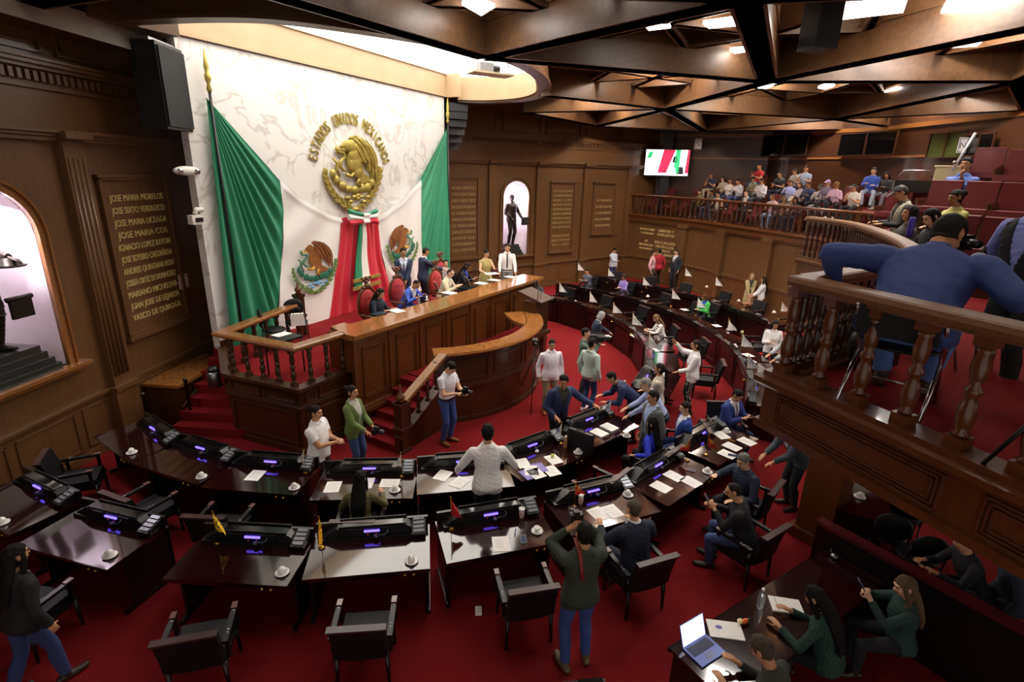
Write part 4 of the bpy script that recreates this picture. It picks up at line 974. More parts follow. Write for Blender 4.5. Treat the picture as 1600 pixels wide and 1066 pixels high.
q = at(805, 832, .756); tag(MB().tube([(0, -.065, .006), (0, .065, .006)], .006, 8).build('pen', mat('4a3a9a', .4), None, (q[0], q[1], .754), -.1), 'violet pen beside the smartphone on the red flag desk', 'pen')
q = at(1142, 688, .756); tag(MB().tube([(0, -.07, .006), (0, .07, .006)], .006, 8).build('pen', mat('c98a3a', .4), None, (q[0], q[1], .754), .9), 'orange and blue pen between the sheets of the blue suited man', 'pen')
q = at(918, 820, .755); tag(MB().rng(-.04, .04, -.03, .03, 0, .01).build('folded_note', PAPER, None, (q[0], q[1], .753), .3), 'small folded white note near the sheet of the navy suited man', 'paper')
q = at(906, 702, .76); t = thing('briefcase', 'black case standing upright on the desk with two paper stacks', 'case', (q[0], q[1], .752), DESKS['B7'].rotation_euler[2] - 1.35)
MB().box((0, 0, .17), (.46, .09, .34), 0, 0, (.97, .8)).build('shell', BLACK, t); MB().tube([(-.07, 0, .34), (-.06, 0, .37), (.06, 0, .37), (.07, 0, .34)], .01, 6).build('handle', BLACK, t); MB().rng(-.2, .2, -.048, -.043, .05, .3).build('flap', LEATHER, t)

# small table flags
def table_flag(px, py, label, col, z=.752, h=.33, spread=.12, rz=0., mark=None, group='small desk flags'):
    h *= 1.3; spread *= 1.45
    q = at(px, py, z); t = thing('table_flag', label, 'flag', (q[0], q[1], z), rz, group)
    MB().lathe([(.04, 0), (.042, .012), (.02, .02), (.008, .03)], n=16).build('base', BRASS, t)
    MB().tube([(0, 0, .02), (0, 0, h)], .004, 6).ell((0, 0, h), (.009, .009, .014), n=8, m=6).build('pole', BRASS, t)
    m = MB(); vs = []; N, M_ = 8, 8; L_ = h * .54
    for j in range(M_ + 1):
        for i in range(N + 1):
            u, v = i / N, j / M_
            x = spread * u * (.12 + 1.25 * v - .35 * v * v); z_ = h - .01 - L_ * v * (1 - .25 * u) - u * .10; y = .018 * math.sin(3.2 * PI * u + 1.2 * v) * (.3 + u)
            vs.append((x + .004, y, z_))
    fs = [(j * (N + 1) + i, (j + 1) * (N + 1) + i, (j + 1) * (N + 1) + i + 1, j * (N + 1) + i + 1) for j in range(M_) for i in range(N)]
    m.add(vs, fs, 0, True); m.add([(x, y + .002, z_) for x, y, z_ in vs], [f[::-1] for f in fs], 0, True)
    cl = m.build('cloth', mat(col, .7), t)
    if mark:
        k = MB(); c_ = vs[4 * 9 + 4]
        for j in (3, 4, 5):
            for i in (2, 3, 4, 5):
                if (i + j) % 2: p = vs[j * 9 + i]; k.box((p[0], p[1], p[2]), (.02, .008, .028), .2)
        k.build('print', mat(mark, .7), cl)
    return t
for px, py, lab, col, h, rz, mk in ((340, 848, 'yellow flag with a dark emblem on the left yellow flag desk', 'e8c21c', .34, -.3, '3a3310'), (503, 856, 'yellow and orange flag hanging narrow over the marble mirroring desk', 'e2a51a', .34, -1.2, 'a83a1a'),
    (705, 826, 'red flag on the desk with the filled cup', 'b5121c', .36, -.3, None), (897, 792, 'red flag with a yellow mark before the paper cup', 'c8141c', .33, .6, 'e0b030'), (1074, 720, 'red flag beside the cobalt blue woman', 'c0141e', .3, 2.4, 'd8a828'), (1103, 711, 'red flag nearest the gallery corner', 'b8121c', .3, -.2, 'd8a828'),
    (478, 738, 'white flag by the man in the white polo', 'eceae6', .3, 2.7, 'b9bcc0'), (628, 744, 'white flag at the right of the woman in olive', 'eceae6', .3, 2.9, 'b9bcc0'), (876, 693, 'white flag with a blue mark by the brown bottle', 'e6eaf2', .3, 2.6, '3a55a0'), (953, 651, 'white and blue flag by the leaning man in light blue', 'e6eaf2', .28, 2.9, '4a60a8')):
    table_flag(px, py, lab, col, h=h, rz=rz, mark=mk)
for px, py, wh, mk in ((873, 468, 'nearest the rostrum in the inner far row', None), (920, 484, 'above white plates in the inner far row', None), (956, 503, 'by the grey haired woman', None), (986, 522, 'with a green print before the dotted blouse', '7fae7a'), (1011, 560, 'with a green print by the cups', '6fae6a'),
    (902, 432, 'at the left end of the middle far row', None), (949, 442, 'between the grey man and the curly haired woman', None), (1003, 457, 'left of the red shirted man', None), (1048, 479, 'in front of an empty armchair left of the woman in green', '8a8aa8'), (1087, 493, 'beside the woman in green', None),
    (1134, 532, 'right of the woman in green', None), (1155, 558, 'under the green bud', '8a8aa8'), (1163, 594, 'with a blue lower half by the woman in white', '3a58b8'), (1069, 441, 'before the dark suited man at the gallery wall', '8a8aa8'), (1116, 457, 'right of the dark suited man', '8a8aa8'), (1217, 500, 'left of the pair near the gallery corner', '8a8aa8'), (1232, 504, 'right of the pair near the gallery corner', '8a8aa8')):
    table_flag(px, py, 'white flag ' + wh, 'f0efec', z=.76, h=.5, spread=.2, rz=random.uniform(-.5, .3), mark=mk, group='white flags in the far rows')
q = at(1157, 535, .76); t = thing('flower_bud', 'pale green bud in a slim holder beside the white flag', 'flower', (q[0], q[1], .76)); MB().ell((0, 0, .3), (.04, .04, .05)).build('bud', mat('9ab07a', .6), t); MB().tube([(0, 0, 0), (0, 0, .27)], .008, 6).build('stem', mat('4a6a3a', .6), t)

# ------------------------------------------------------------------ press table and benches at the lower right
a, b = np.array([1.62, 4.04]), np.array([4.12, 5.64]); rp = math.atan2(b[1] - a[1], b[0] - a[0])
t = thing('press_table', 'long glossy dark press table at the lower right', 'table', (a[0], a[1], 0), rp)
MB().rng(0, 2.84, -.68, 0, .715, .75).rng(-.01, 2.84, -.005, .012, .70, .75).build('tabletop', MAHOG, t); MB().rng(.05, 2.8, -.06, -.02, 0, .715).build('front_panel', MAHOGD, t)
for x in (.03, 2.78): MB().rng(x, x + .04, -.64, -.04, 0, .715).build('side_panel', MAHOGD, t)
pw = np.array([3.98, 5.75]), np.array([5.6, 3.3])
t = thing('low_partition', 'dark wooden partition with maroon rail behind the press table', 'partition', (pw[0][0], pw[0][1], 0), math.atan2(*(pw[1] - pw[0])[::-1]))
L_ = np.linalg.norm(pw[1] - pw[0])
m = MB().rng(0, L_, -.05, .05, 0, 1.0); frames(m, .1, 1.3, .15, .9, -.05); frames(m, 1.45, 2.8, .15, .9, -.05); m.build('panel', MAHOGD, t); MB().rng(-.02, L_, -.07, .07, 1.0, 1.05).build('top_rail', mat('4a1a1e', .18, coat=.8), t)
struct(MB().box((4.66, 6.74, 1.66), (.34, .5, 3.32), .55).box((4.66, 6.74, .08), (.48, .64, .16), .55).build('trim_pillar', WOOD))
q0 = at(1343, 776, .75)
t = thing('side_desk', 'narrow dark desk with one cup under the gallery, beside the pillar', 'desk', (q0[0], q0[1], 0), math.radians(60))
MB().rng(-.55, .75, -.36, .3, .715, .75).build('tabletop', MAHOG, t); MB().rng(-.5, .7, .24, .28, 0, .715).build('front_panel', MAHOGD, t)
for x in (-.52, .7): MB().rng(x, x + .03, -.3, .24, 0, .715).build('side_panel', MAHOGD, t)
cup(1343, 777, 'on the narrow desk under the gallery')
def padchair(label, loc, rz, group='black padded chairs with metal frames'):
    t = thing('padded_chair', label, 'chair', loc, rz, group)
    MB().ell((0, 0, .46), (.25, .24, .05)).build('seat', LEATHER, t); MB().ell((0, -.25, .74), (.23, .05, .2)).build('backrest', LEATHER, t)
    for x in (-.2, .2): MB().tube([(x, .2, 0), (x, .19, .44), (x, -.2, .44), (x, -.27, .75)], .012, 6).tube([(x, -.2, .44), (x, -.24, 0)], .012, 6).build('leg', mat('2a2a2c', .3, metal=.8), t)
    return t
for px, py, r, lab in ((1385, 835, -.5, 'black padded chair nearest the narrow desk under the gallery'), (1410, 805, -.6, 'black padded chair half hidden by the gallery edge'), (1432, 868, -.3, 'black padded chair by the maroon rail')):
    q = at(px, py, .46); padchair(lab, (q[0], q[1], 0), r)
q = at(1310, 868, .755); t = thing('headphones', 'black headset with silver ear cup and tangled cable on the press table', 'headphones', (q[0], q[1], .752), .4)
MB().tube([(-.09, 0, .03), (-.07, .06, .05), (0, .09, .06), (.07, .06, .05), (.09, 0, .03)], .012, 8).build('headband', BLACK, t); MB().ell((-.09, -.01, .03), (.045, .045, .03)).build('ear_cup', STEEL, t); MB().ell((.09, -.01, .03), (.045, .045, .03)).build('ear_cup', BLACK, t)
MB().tube([(.09, -.03, .01), (.16, -.08, .01), (.2, .02, .03), (.12, .08, .04), (.22, .1, .01), (.24, -.05, .008)], .006, 6).build('cable', mat('b8b8bc', .3), t)
q = at(1187, 950, .752); t = thing('water_bottle', 'clear plastic water bottle on the press table', 'bottle', (q[0], q[1], .752))
MB().lathe([(.03, 0), (.034, .01), (.033, .05), (.03, .06), (.034, .08), (.034, .14), (.03, .15), (.033, .165), (.026, .2), (.013, .225), (.013, .235)], n=18).build('body', mat('dfe6ea', .08, trans=.85), t); MB().lathe([(.016, .235), (.016, .255), (.012, .258)], n=14).build('cap', WHITE, t)
q = at(1228, 947, .753); t = thing('spiral_notebook', 'open white spiral notebook under the writing woman', 'notebook', (q[0], q[1], .752), rp - .75)
MB().rng(-.16, .16, -.11, .11, 0, .012).build('pages', PAPER, t); m = MB()
for i in range(20): m.tube([(-.15 + .0158 * i, -.118, .004), (-.15 + .0158 * i, -.112, .018), (-.15 + .0158 * i, -.105, .012)], .002, 5)
m.build('spiral', BLACK, t); MB().rng(-.1, -.095, -.1, .11, .012, .0125).build('margin', mat('505058', .6), t)
q = at(1133, 985, .753); t = thing('spiral_notebook', 'white notebook with a violet logo beside the laptop', 'notebook', (q[0], q[1], .752), rp - .7)
MB().rng(-.17, .17, -.11, .11, 0, .012).build('pages', PAPER, t); MB().ell((-.06, .02, .0122), (.035, .025, .001)).build('logo', mat('5a50a8', .5), t)
q = at(1163, 975, .755); t = thing('plush_toy', 'small orange and cream toy with black end in the hand of the writing man', 'toy', (q[0], q[1], .765), .5); MB().ell((0, 0, .025), (.05, .025, .025)).build('body', mat('e0622a', .7), t); MB().ell((-.05, .02, .03), (.03, .028, .026)).build('head', mat('f0dca8', .7), t); MB().ell((.05, -.01, .025), (.025, .02, .02)).build('end', BLACK, t)
q = at(1100, 1018, .752)
t = thing('laptop', 'open blue laptop with a bright page on the press table corner', 'laptop', (q[0], q[1], .752), rp - .05)
t.rotation_euler[2] = -1.02 + PI / 2 + .0
MB().rng(-.17, .17, -.12, .12, 0, .016).build('base', mat('46538a', .35, metal=.4), t)
m = MB(); m.rng(-.145, .145, -.01, .1, .016, .018); m.build('keyboard', mat('2c3560', .5), t)
m = MB()
for j in range(5):
    for i in range(13): m.rng(-.14 + .0215 * i, -.14 + .0215 * i + .017, -.005 + .02 * j, -.005 + .02 * j + .015, .018, .0205)
m.build('keys', mat('1c2444', .5), t); MB().rng(-.05, .05, -.1, -.03, .016, .0166).build('touchpad', mat('3c4878', .3), t)
m = MB(); m.prism_x([(.12, .01), (.125, .01), (.20, .225), (.193, .228)], -.17, .17); lid = m.build('lid', mat('3a4678', .3, metal=.4), t)
m = MB(); m.prism_x([(.1185, .02), (.1195, .02), (.1912, .222), (.1902, .222)], -.16, .16); m.build('screen', mat('c8ccf0', .4, emit=.75), lid)
m = MB(); m.prism_x([(.135, .07), (.136, .07), (.174, .18), (.173, .18)], -.12, .05); m.build('page', mat('ffffff', .4, emit=.9), lid)
# console of a nearer row, at the bottom edge
q = at(868, 1064, .93)
t = thing('desk_console', 'black desk console of the nearest row, cut by the bottom picture edge', 'console', (q[0], q[1] - .06, .7), .12)
MB().rng(-.55, .45, -.2, .06, 0, .21).rng(-.7, .7, -.6, .1, -.05, 0).build('body', BLACK, t); MB().rng(-.5, .12, -.1, .03, .21, .217).build('tray', GREYKEY, t); MB().rng(.2, .42, -.1, .05, .21, .235).build('keypad', BLACKG, t)
q = at(739, 956, .1); tag(MB().rng(-.04, .04, -.06, .06, 0, .03).build('floor_socket', WHITE, None, (q[0] + .06, q[1] + .1, 0), .1), 'small white socket box on the red carpet left of the armchair', 'socket')
# ------------------------------------------------------------------ people
def Rx(a): a = math.radians(a); c, s = math.cos(a), math.sin(a); return np.array([[1, 0, 0], [0, c, -s], [0, s, c]])
def Ry(a): a = math.radians(a); c, s = math.cos(a), math.sin(a); return np.array([[c, 0, s], [0, 1, 0], [-s, 0, c]])
def Rz(a): a = math.radians(a); c, s = math.cos(a), math.sin(a); return np.array([[c, -s, 0], [s, c, 0], [0, 0, 1]])
def ik(a, b, l1, l2, pole):
    d = b - a; L_ = np.linalg.norm(d); mx = (l1 + l2) * .995
    if L_ > mx: b = a + d * mx / L_; d = b - a; L_ = mx
    L_ = max(L_, abs(l1 - l2) + .02)
    u = d / np.linalg.norm(d); x = (l1 * l1 - l2 * l2 + L_ * L_) / (2 * L_); h = math.sqrt(max(0, l1 * l1 - x * x))
    p = np.array(pole, float); p = p - u * (p @ u); p /= np.linalg.norm(p) + 1e-9
    return a + u * x + p * h, b
def loft(m, rings, n=18):
    "rings: (centre, x axis vector, y axis vector)"
    vs = []
    for c, ax, ay in rings:
        for i in range(n):
            a = 2 * PI * i / n; ca, sa = math.cos(a), math.sin(a)
            k = (abs(ca) ** 2.6 + abs(sa) ** 2.6) ** (-1 / 2.6)
            vs.append(c + ax * ca * k + ay * sa * k)
    K = len(rings)
    fs = [(j * n + i, j * n + (i + 1) % n, (j + 1) * n + (i + 1) % n, (j + 1) * n + i) for j in range(K - 1) for i in range(n)] + [tuple(range(n))[::-1], tuple((K - 1) * n + i for i in range(n))]
    m.add(vs, fs)
def grow(m, voxel, iters, keep=None, keepw=.25):
    me = bpy.data.meshes.new('g'); me.from_pydata(m.v, [], m.f); ob = bpy.data.objects.new('g', me)
    md = ob.modifiers.new('r', 'REMESH'); md.mode = 'VOXEL'; md.voxel_size = voxel
    v, f = evaluated(ob); v = v.astype(np.float64); f = np.asarray(f)
    e = np.concatenate([f[:, [0, 1]], f[:, [1, 2]], f[:, [2, 3]], f[:, [3, 0]]])
    w_ = np.ones(len(v)) * .55
    if keep is not None: w_[keep(v)] *= keepw
    cnt = np.bincount(e[:, 0], minlength=len(v)) + np.bincount(e[:, 1], minlength=len(v))
    for _ in range(iters):
        s = np.stack([np.bincount(e[:, 0], v[e[:, 1], k], len(v)) + np.bincount(e[:, 1], v[e[:, 0], k], len(v)) for k in range(3)], 1)
        v = v + (s / np.maximum(cnt, 1)[:, None] - v) * w_[:, None]
    return v, f
def normals(v, f):
    n = np.cross(v[f[:, 2]] - v[f[:, 0]], v[f[:, 3]] - v[f[:, 1]])
    N = np.stack([sum(np.bincount(f[:, c], n[:, k], len(v)) for c in range(4)) for k in range(3)], 1)
    return N / (np.linalg.norm(N, axis=1)[:, None] + 1e-12)
def shell(v, f, N, mask, off, rim=True):
    fm = f[mask[f].all(1)]
    if len(fm) == 0: return np.zeros((0, 3)), np.zeros((0, 4), int)
    ids = np.unique(fm); mp_ = -np.ones(len(v), int); mp_[ids] = np.arange(len(ids))
    o = off if np.isscalar(off) else off[ids][:, None]
    nv = v[ids] + N[ids] * o; nf = mp_[fm]
    if rim:                                                     # turn the open edge down to the body
        e = np.concatenate([nf[:, [0, 1]], nf[:, [1, 2]], nf[:, [2, 3]], nf[:, [3, 0]]]); key = e[:, 0].astype(np.int64) * 1000003 + e[:, 1]; rk = e[:, 1].astype(np.int64) * 1000003 + e[:, 0]
        b = e[~np.isin(key, rk)]
        iv = v[ids] - N[ids] * .003
        q = np.stack([b[:, 1], b[:, 0], b[:, 0] + len(ids), b[:, 1] + len(ids)], 1)
        nv = np.concatenate([nv, iv]); nf = np.concatenate([nf, q])
    return nv, nf
SKINS = {'m': 'c4906a', 'l': 'dcae8c', 'd': '9a6846', 't': 'b67e58'}
NP = [0]
ROSTER = []
def person(label, place, face, h=1.7, zf=0., seat=None, lean=0, side=0, twist=0, head=(0, 0, 0), rh=None, lh=None, re=None, le=None, rf=None, lf=None, curl=.35,
           top=('f0f0f0', 'shirt'), inner=None, tie=None, bottom='22304e', skirt=None, shoes='2a1c16', skin='m', hair=('14100e', 'short'), q=.014, build=1.0, fem=False, hem=None, sleeve=None, bronze=None, group=None, knees=None, wrin=.0018, lab_z=None):
    w_ = build * (.9 if fem else 1.0)
    zp = .95 if seat is None else seat * 1.72 / h + .105
    P = np.array([0, 0, zp]); T = Rz(twist) @ Ry(side) @ Rx(-lean); TP = Rz(twist * .3) @ Rx(-lean * .25)
    tp = lambda x, y, z: P + T @ np.array([x, y, z])
    HR = Rz(twist * .6) @ Rx(-lean * .45) @ Rz(head[0]) @ Rx(-head[1]) @ Ry(head[2])
    nb = tp(0, -.015, .515); hc = nb + T @ np.array([0, .012, .055]) + HR @ np.array([0, .018, .105])
    hl = lambda x, y, z: hc + HR @ np.array([x, y, z])
    top_local = hl(0, 0, .118)
    sc = h / 1.72
    # placement
    c, s = math.cos(math.radians(face)), math.sin(math.radians(face)); RZ = Rz(face)
    if place[0] == 'head':
        g = at(place[1], place[2], zf + top_local[2] * sc); off = RZ @ (top_local * sc); loc = np.array([g[0] - off[0], g[1] - off[1], zf])
    elif place[0] == 'ray':                                     # head in this direction, at this distance; the floor follows
        g = ray_dist(*place[1:]); off = RZ @ (top_local * sc); zf = g[2] - off[2]; loc = np.array([g[0] - off[0], g[1] - off[1], zf])
    elif place[0] == 'desk':
        d_ = DESKS[place[1]]; r_ = d_.rotation_euler[2]; loc = np.array([d_.location[0] + place[2] * math.cos(r_) - place[3] * math.sin(r_), d_.location[1] + place[2] * math.sin(r_) + place[3] * math.cos(r_), zf])
    elif place[0] == 'feet': g = at(place[1], place[2], zf); loc = np.array([g[0], g[1], zf])
    else: loc = np.array([place[1], place[2], zf])
    t = thing('person', label, 'person', loc, math.radians(face), group)
    sx = .182 * w_; SH = {1: tp(sx, -.012, .425), -1: tp(-sx, -.012, .425)}
    HP = {1: P + TP @ np.array([.088, 0, -.03]), -1: P + TP @ np.array([-.088, 0, -.03])}
    m = MB(); segs = []
    def cap(a, b, ra, rb, lab, n=12):
        a, b = np.array(a), np.array(b)
        if np.linalg.norm(b - a) > 1e-4: m.tube([a, a + (b - a) * .5, b], [ra, (ra + rb) / 2, rb], n)
        m.ell(a, (ra,) * 3, n=10, m=6); m.ell(b, (rb,) * 3, n=10, m=6)
        if lab is not None: segs.append((a, b, ra, rb, lab))
    X, Y = T[:, 0], T[:, 1]; XP, YP = TP[:, 0], TP[:, 1]
    be = max(0, build - 1)
    rings = [(P + TP @ np.array([0, -.005, -.12]), XP * .10 * w_, YP * .085), (P + TP @ np.array([0, -.01, -.06]), XP * .165 * build * (1.05 if fem else 1), YP * .118 * build), (P + TP @ np.array([0, 0, .01]), XP * .162 * build * (1.04 if fem else 1), YP * .118 * build),
             (tp(0, .004 + be * .05, .10), X * .150 * w_, Y * (.108 + be * .15)), (tp(0, .006 + be * .05, .18), X * .142 * w_, Y * (.108 + be * .16)), (tp(0, .008 + be * .02, .28), X * .158 * w_, Y * (.118 + be * .05 + (.016 if fem else 0))), (tp(0, .004, .36), X * .170 * w_, Y * .116), (tp(0, -.004, .43), X * .168 * w_, Y * .098), (tp(0, -.012, .485), X * .115 * w_, Y * .07), (tp(0, -.012, .53), X * .058, Y * .056)]
    loft(m, rings)
    segs += [(tp(-.05, 0, .16), tp(-.05, 0, .38), .125 * w_, .135 * w_, 1), (tp(.05, 0, .16), tp(.05, 0, .38), .125 * w_, .135 * w_, 1), (P + TP @ np.array([-.08, 0, -.02]), P + TP @ np.array([.08, 0, -.02]), .115, .115, 0)]
    cap(tp(0, -.012, .47), hc + HR @ np.array([0, -.02, -.07]), .058 if not fem else .05, .055 if not fem else .046, 2)
    # head
    m.ell(hl(0, -.012, .022), (.074, .094, .094), R=HR, n=16, m=12); m.ell(hl(0, .022, -.048), (.056, .060, .064), R=HR, n=14, m=10); m.ell(hl(0, .04, -.085), (.032, .028, .024), R=HR)
    m.tube([hl(0, .083, .022), hl(0, .094, -.004), hl(0, .105, -.022)], [.009, .012, .015], 8); m.ell(hl(0, .098, -.024), (.017, .014, .010), R=HR); m.ell(hl(0, .078, .038), (.05, .016, .012), R=HR)
    for sg in (-1, 1): m.ell(hl(sg * .076, -.012, -.005), (.012, .02, .032), R=HR, n=8, m=6); m.ell(hl(sg * .038, .062, -.022), (.022, .02, .018), R=HR, n=8, m=6)
    segs.append((hl(0, .015, -.06), hl(0, -.01, .03), .062, .09, 3))
    # arms and hands
    HD = {}
    for sg, tgt, pole in ((1, rh, re), (-1, lh, le)):
        if tgt is None: tgt = SH[sg] + np.array([sg * .07, .04, -.505])
        tgt = np.array(tgt, float)
        if pole is None: pole = (sg * .55, -.8, -.45)
        el, wr = ik(SH[sg], tgt, .285, .25, pole)
        A_ = 4 if sg > 0 else 5
        cap(SH[sg] + (T @ np.array([-sg * .03, 0, -.01])), SH[sg] * .85 + el * .15, .06 * w_, .056 * w_, None); cap(SH[sg], el, .054 * w_, .043 * w_, A_); cap(el, wr, .043 * w_, .027, A_ + 2)
        d = (wr - el) / (np.linalg.norm(wr - el) + 1e-9)
        pn = np.array([-sg * 1., .0, -.15]) if abs(d[2]) > .6 else np.array([0, 0, -1.])
        pn = pn - d * (pn @ d); pn /= np.linalg.norm(pn); sd = np.cross(d, pn)
        k = 1.0 if not fem else .9
        pc = wr + d * .05 * k
        Rm = np.stack([sd, d, pn], 1); m.ell(pc, (.040 * k, .055 * k, .016), R=Rm, n=10, m=6)
        hs = A_ + 4; segs.append((wr, pc + d * .13, .022, .03, hs))
        th = (1 if (np.cross(d, pn) @ np.array([sg, 0, 0])) < 0 else -1)
        fwd = np.array([0, 1., .35]); ths = 1 if sd @ fwd > 0 else -1
        for i, (o, L_) in enumerate(((-.03, .062), (-.01, .076), (.011, .08), (.031, .07))):
            b0 = wr + d * .092 * k + sd * o * k * ths; a1 = curl * 55; dd = d * math.cos(math.radians(a1)) + pn * math.sin(math.radians(a1)); b1 = b0 + dd * L_ * .55 * k
            a2 = curl * 120; dd = d * math.cos(math.radians(a2)) + pn * math.sin(math.radians(a2)); b2 = b1 + dd * L_ * .5 * k
            rr = max(.0088, q * .62); m.tube([b0 - d * .02, b0, b1, b2], [rr, rr, rr * .95, rr * .8], 7); m.ell(b2, (rr * .8,) * 3, n=7, m=5)
        b0 = wr + d * .03 * k + sd * .03 * k * ths; b1 = b0 + (d * .55 + sd * .65 * ths + pn * .35) * .045; b2 = b1 + (d * .85 + sd * .15 * ths + pn * .35) * .035; rr = max(.0098, q * .66)
        m.tube([b0 - sd * .02 * ths, b0, b1, b2], [rr, rr, rr, rr * .85], 7); m.ell(b2, (rr * .85,) * 3, n=7, m=5)
        HD[sg] = (wr + d * .09, d, pn)
    # legs
    FT = {}
    for sg, ft in ((1, rf), (-1, lf)):
        if ft is None: ft = (sg * .10, .0, 0) if seat is None else (sg * .12, .40, 0)
        ft = np.array(ft, float); an = ft + np.array([0, -.02, .085])
        kp = (sg * .15, 1., .1) if seat is None else (sg * .2, .5, 1.)
        if knees: kp = knees
        kn, an = ik(HP[sg], an, .435, .42, kp)
        L0 = 10 if sg > 0 else 11
        cap(HP[sg] + np.array([0, 0, .0]), kn, .088 * build, .056, L0); cap(kn, an, .056, .038, L0 + 2)
        m.tube([kn, kn * .65 + an * .35 + np.array([0, -.016, 0]), an], [.045, .052, .034], 10)
        out = sg * .035; sole = an + np.array([0, 0, -.085 + .035]); toe = sole + np.array([out, .17, -.002]); heel = sole + np.array([-out * .2, -.055, 0])
        m.tube([heel, sole + np.array([out * .3, .03, 0]), sole + np.array([out * .7, .11, -.006]), toe], [(.034, .034), (.04, .036), (.044, .03), (.03, .022)], 10); m.ell(heel, (.034, .034, .034)); m.ell(toe, (.03, .035, .024)); cap(an, sole + np.array([0, 0, .01]), .038, .036, None)
        segs.append((heel, toe, .036, .03, L0 + 4)); FT[sg] = an
    if skirt:                                                    # hanging skirt around both legs
        kz = skirt[1]; zs = np.linspace(zp - .05, kz, 5)
        mid = (FT[1] + FT[-1]) / 2
        loft(m, [(np.array([0, (zp - z) / max(zp, .1) * mid[1] * .8, z]), np.array([.17 + .035 * i / 4, 0, 0]), np.array([0, .125 + .045 * i / 4, 0])) for i, z in enumerate(zs)])
    hp_ = np.array([HD[1][0], HD[-1][0]])
    v, f = grow(m, q, 3, lambda v: (np.linalg.norm(v[:, None] - hp_[None], axis=2).min(1) < .13) | (np.linalg.norm(v - hc, axis=1) < .13))
    N = normals(v, f)
    D = np.full((len(segs), len(v)), 9.); TT = np.zeros((len(segs), len(v)))
    for i, (a, b, ra, rb, lab) in enumerate(segs):
        ab = b - a; tt = np.clip(((v - a) @ ab) / (ab @ ab + 1e-12), 0, 1); D[i] = np.linalg.norm(v - (a + tt[:, None] * ab), axis=1) - (ra + (rb - ra) * tt); TT[i] = tt
    best = D.argmin(0); lab = np.array([x[4] for x in segs])[best]; tt = TT[best, np.arange(len(v))]
    loc_ = (v - P) @ T; xc, yc, zc = loc_.T
    skinm = mat(SKINS.get(skin, skin), .55) if not bronze else bronze
    raw('body', v * sc, f, skinm, t)
    NP[0] += 1
    if bronze: wr0 = .006
    isarm = (lab >= 4) & (lab <= 9)
    wv = np.sin(v[:, 0] * 61 + v[:, 2] * 47) * np.sin(v[:, 1] * 53 - v[:, 2] * 71 + 1.3) * wrin + np.sin(v[:, 2] * 95 + v[:, 0] * 37) * wrin * .5
    def put(nm, mask, off, material, rim=True):
        a, b = shell(v, f, N, mask, off + wv * (1 if np.isscalar(off) else 1), rim)
        if len(b): return raw(nm, a * sc, b, material, t)
    kind = top[1]; tcol = mat(top[0], .8, noise=.10, scale=35.) if not (len(top) > 2) else top[2]
    cm = bronze or tcol
    hem_ = hem if hem is not None else {'jacket': -.20, 'coat': -.5, 'shirt': -.03, 'tee': -.08, 'polo': -.06, 'blouse': -.1, 'sweater': -.12, 'vest': -.06, 'dress': -.6, 'guayabera': -.16}.get(kind, -.05)
    slv = sleeve if sleeve is not None else {'tee': .6, 'polo': .6, 'vest': 0., 'dress': .12}.get(kind, 2.)
    def topmask(hm, sl, neck=.52):
        a = (lab == 1) | ((lab == 0) & (zc > hm)) | ((lab == 2) & (zc < neck)); a &= (zc > hm)
        th = (lab == 10) | (lab == 11); a |= th & (zc > hm) & (tt < (.9 if kind in ('coat', 'dress') else .28 if seat is None else .16))
        if kind == 'coat' or skirt: a |= ((lab == 12) | (lab == 13)) & (zc > hm)
        ua = (lab == 4) | (lab == 5); fa = (lab == 6) | (lab == 7)
        a |= ua & (tt < sl if sl < 1 else True); a |= fa & (tt < sl - 1 + (.0 if sl < 2 else -.06))
        return a
    waist = .03 if hem_ > -.05 else -.30
    if not skirt:
        bm = mat(bottom, .85, noise=.14, scale=45.) if isinstance(bottom, str) else bottom
        put('trousers', ((lab == 0) & (zc < .05)) | ((lab == 1) & (zc < .05)) | (lab == 10) | (lab == 11) | (((lab == 12) | (lab == 13)) & (tt < .985)), .010 + .006 * (tt * ((lab == 12) | (lab == 13))), bronze or bm)
    put('shoes', (lab == 14) | (lab == 15) | (((lab == 12) | (lab == 13)) & (tt > .97)), .006, bronze or mat(shoes, .4))
    if kind in ('jacket', 'coat', 'vest') and inner:
        put('shirt', topmask(-.02, 2. if kind == 'vest' else 1.), .009, bronze or mat(inner, .75), False)
        if tie: put('tie', (lab == 1) & (yc > .02) & (np.abs(xc) < .026 - .012 * np.clip((zc - .3) / .2, 0, 1)) & (zc > .06) & (zc < .5), .015, bronze or mat(tie, .6))
        mk = topmask(hem_, slv); zb = .17 if kind != 'coat' else .22
        opn = (yc > 0) & (np.abs(xc) < np.where(zc > zb, .012 + .085 * np.clip((zc - zb) / .32, 0, 1), .006 + .05 * np.clip((zb - zc - .1) / .3, 0, 1))) & ~isarm
        put(kind, mk & ~opn & ~((lab == 2) & (zc > .515)), .020, cm)
        put('collar', (((lab == 2) | (lab == 1)) & (zc > .46) & (zc < .545) & (np.abs(xc) < .11) & ~((yc > .02) & (np.abs(xc) < .02))), .016, bronze or mat(inner, .7))
    else:
        put({'dress': 'dress', 'sweater': 'sweater'}.get(kind, 'shirt'), topmask(hem_, slv, .535 if kind != 'dress' else .49), .011 + (.008 if hem_ < -.05 else 0) * np.clip(.15 - zc, 0, .2) / .2 * 2, cm)
        if kind in ('shirt', 'polo', 'guayabera'): put('collar', ((lab == 2) | (lab == 1)) & (zc > .485) & (zc < .55) & (np.abs(xc) < .09) & ~((yc > .03) & (np.abs(xc) < .012)), .019, cm)
        if tie: put('tie', (lab == 1) & (yc > .02) & (np.abs(xc) < .026) & (zc > .04) & (zc < .5), .018, bronze or mat(tie, .6))
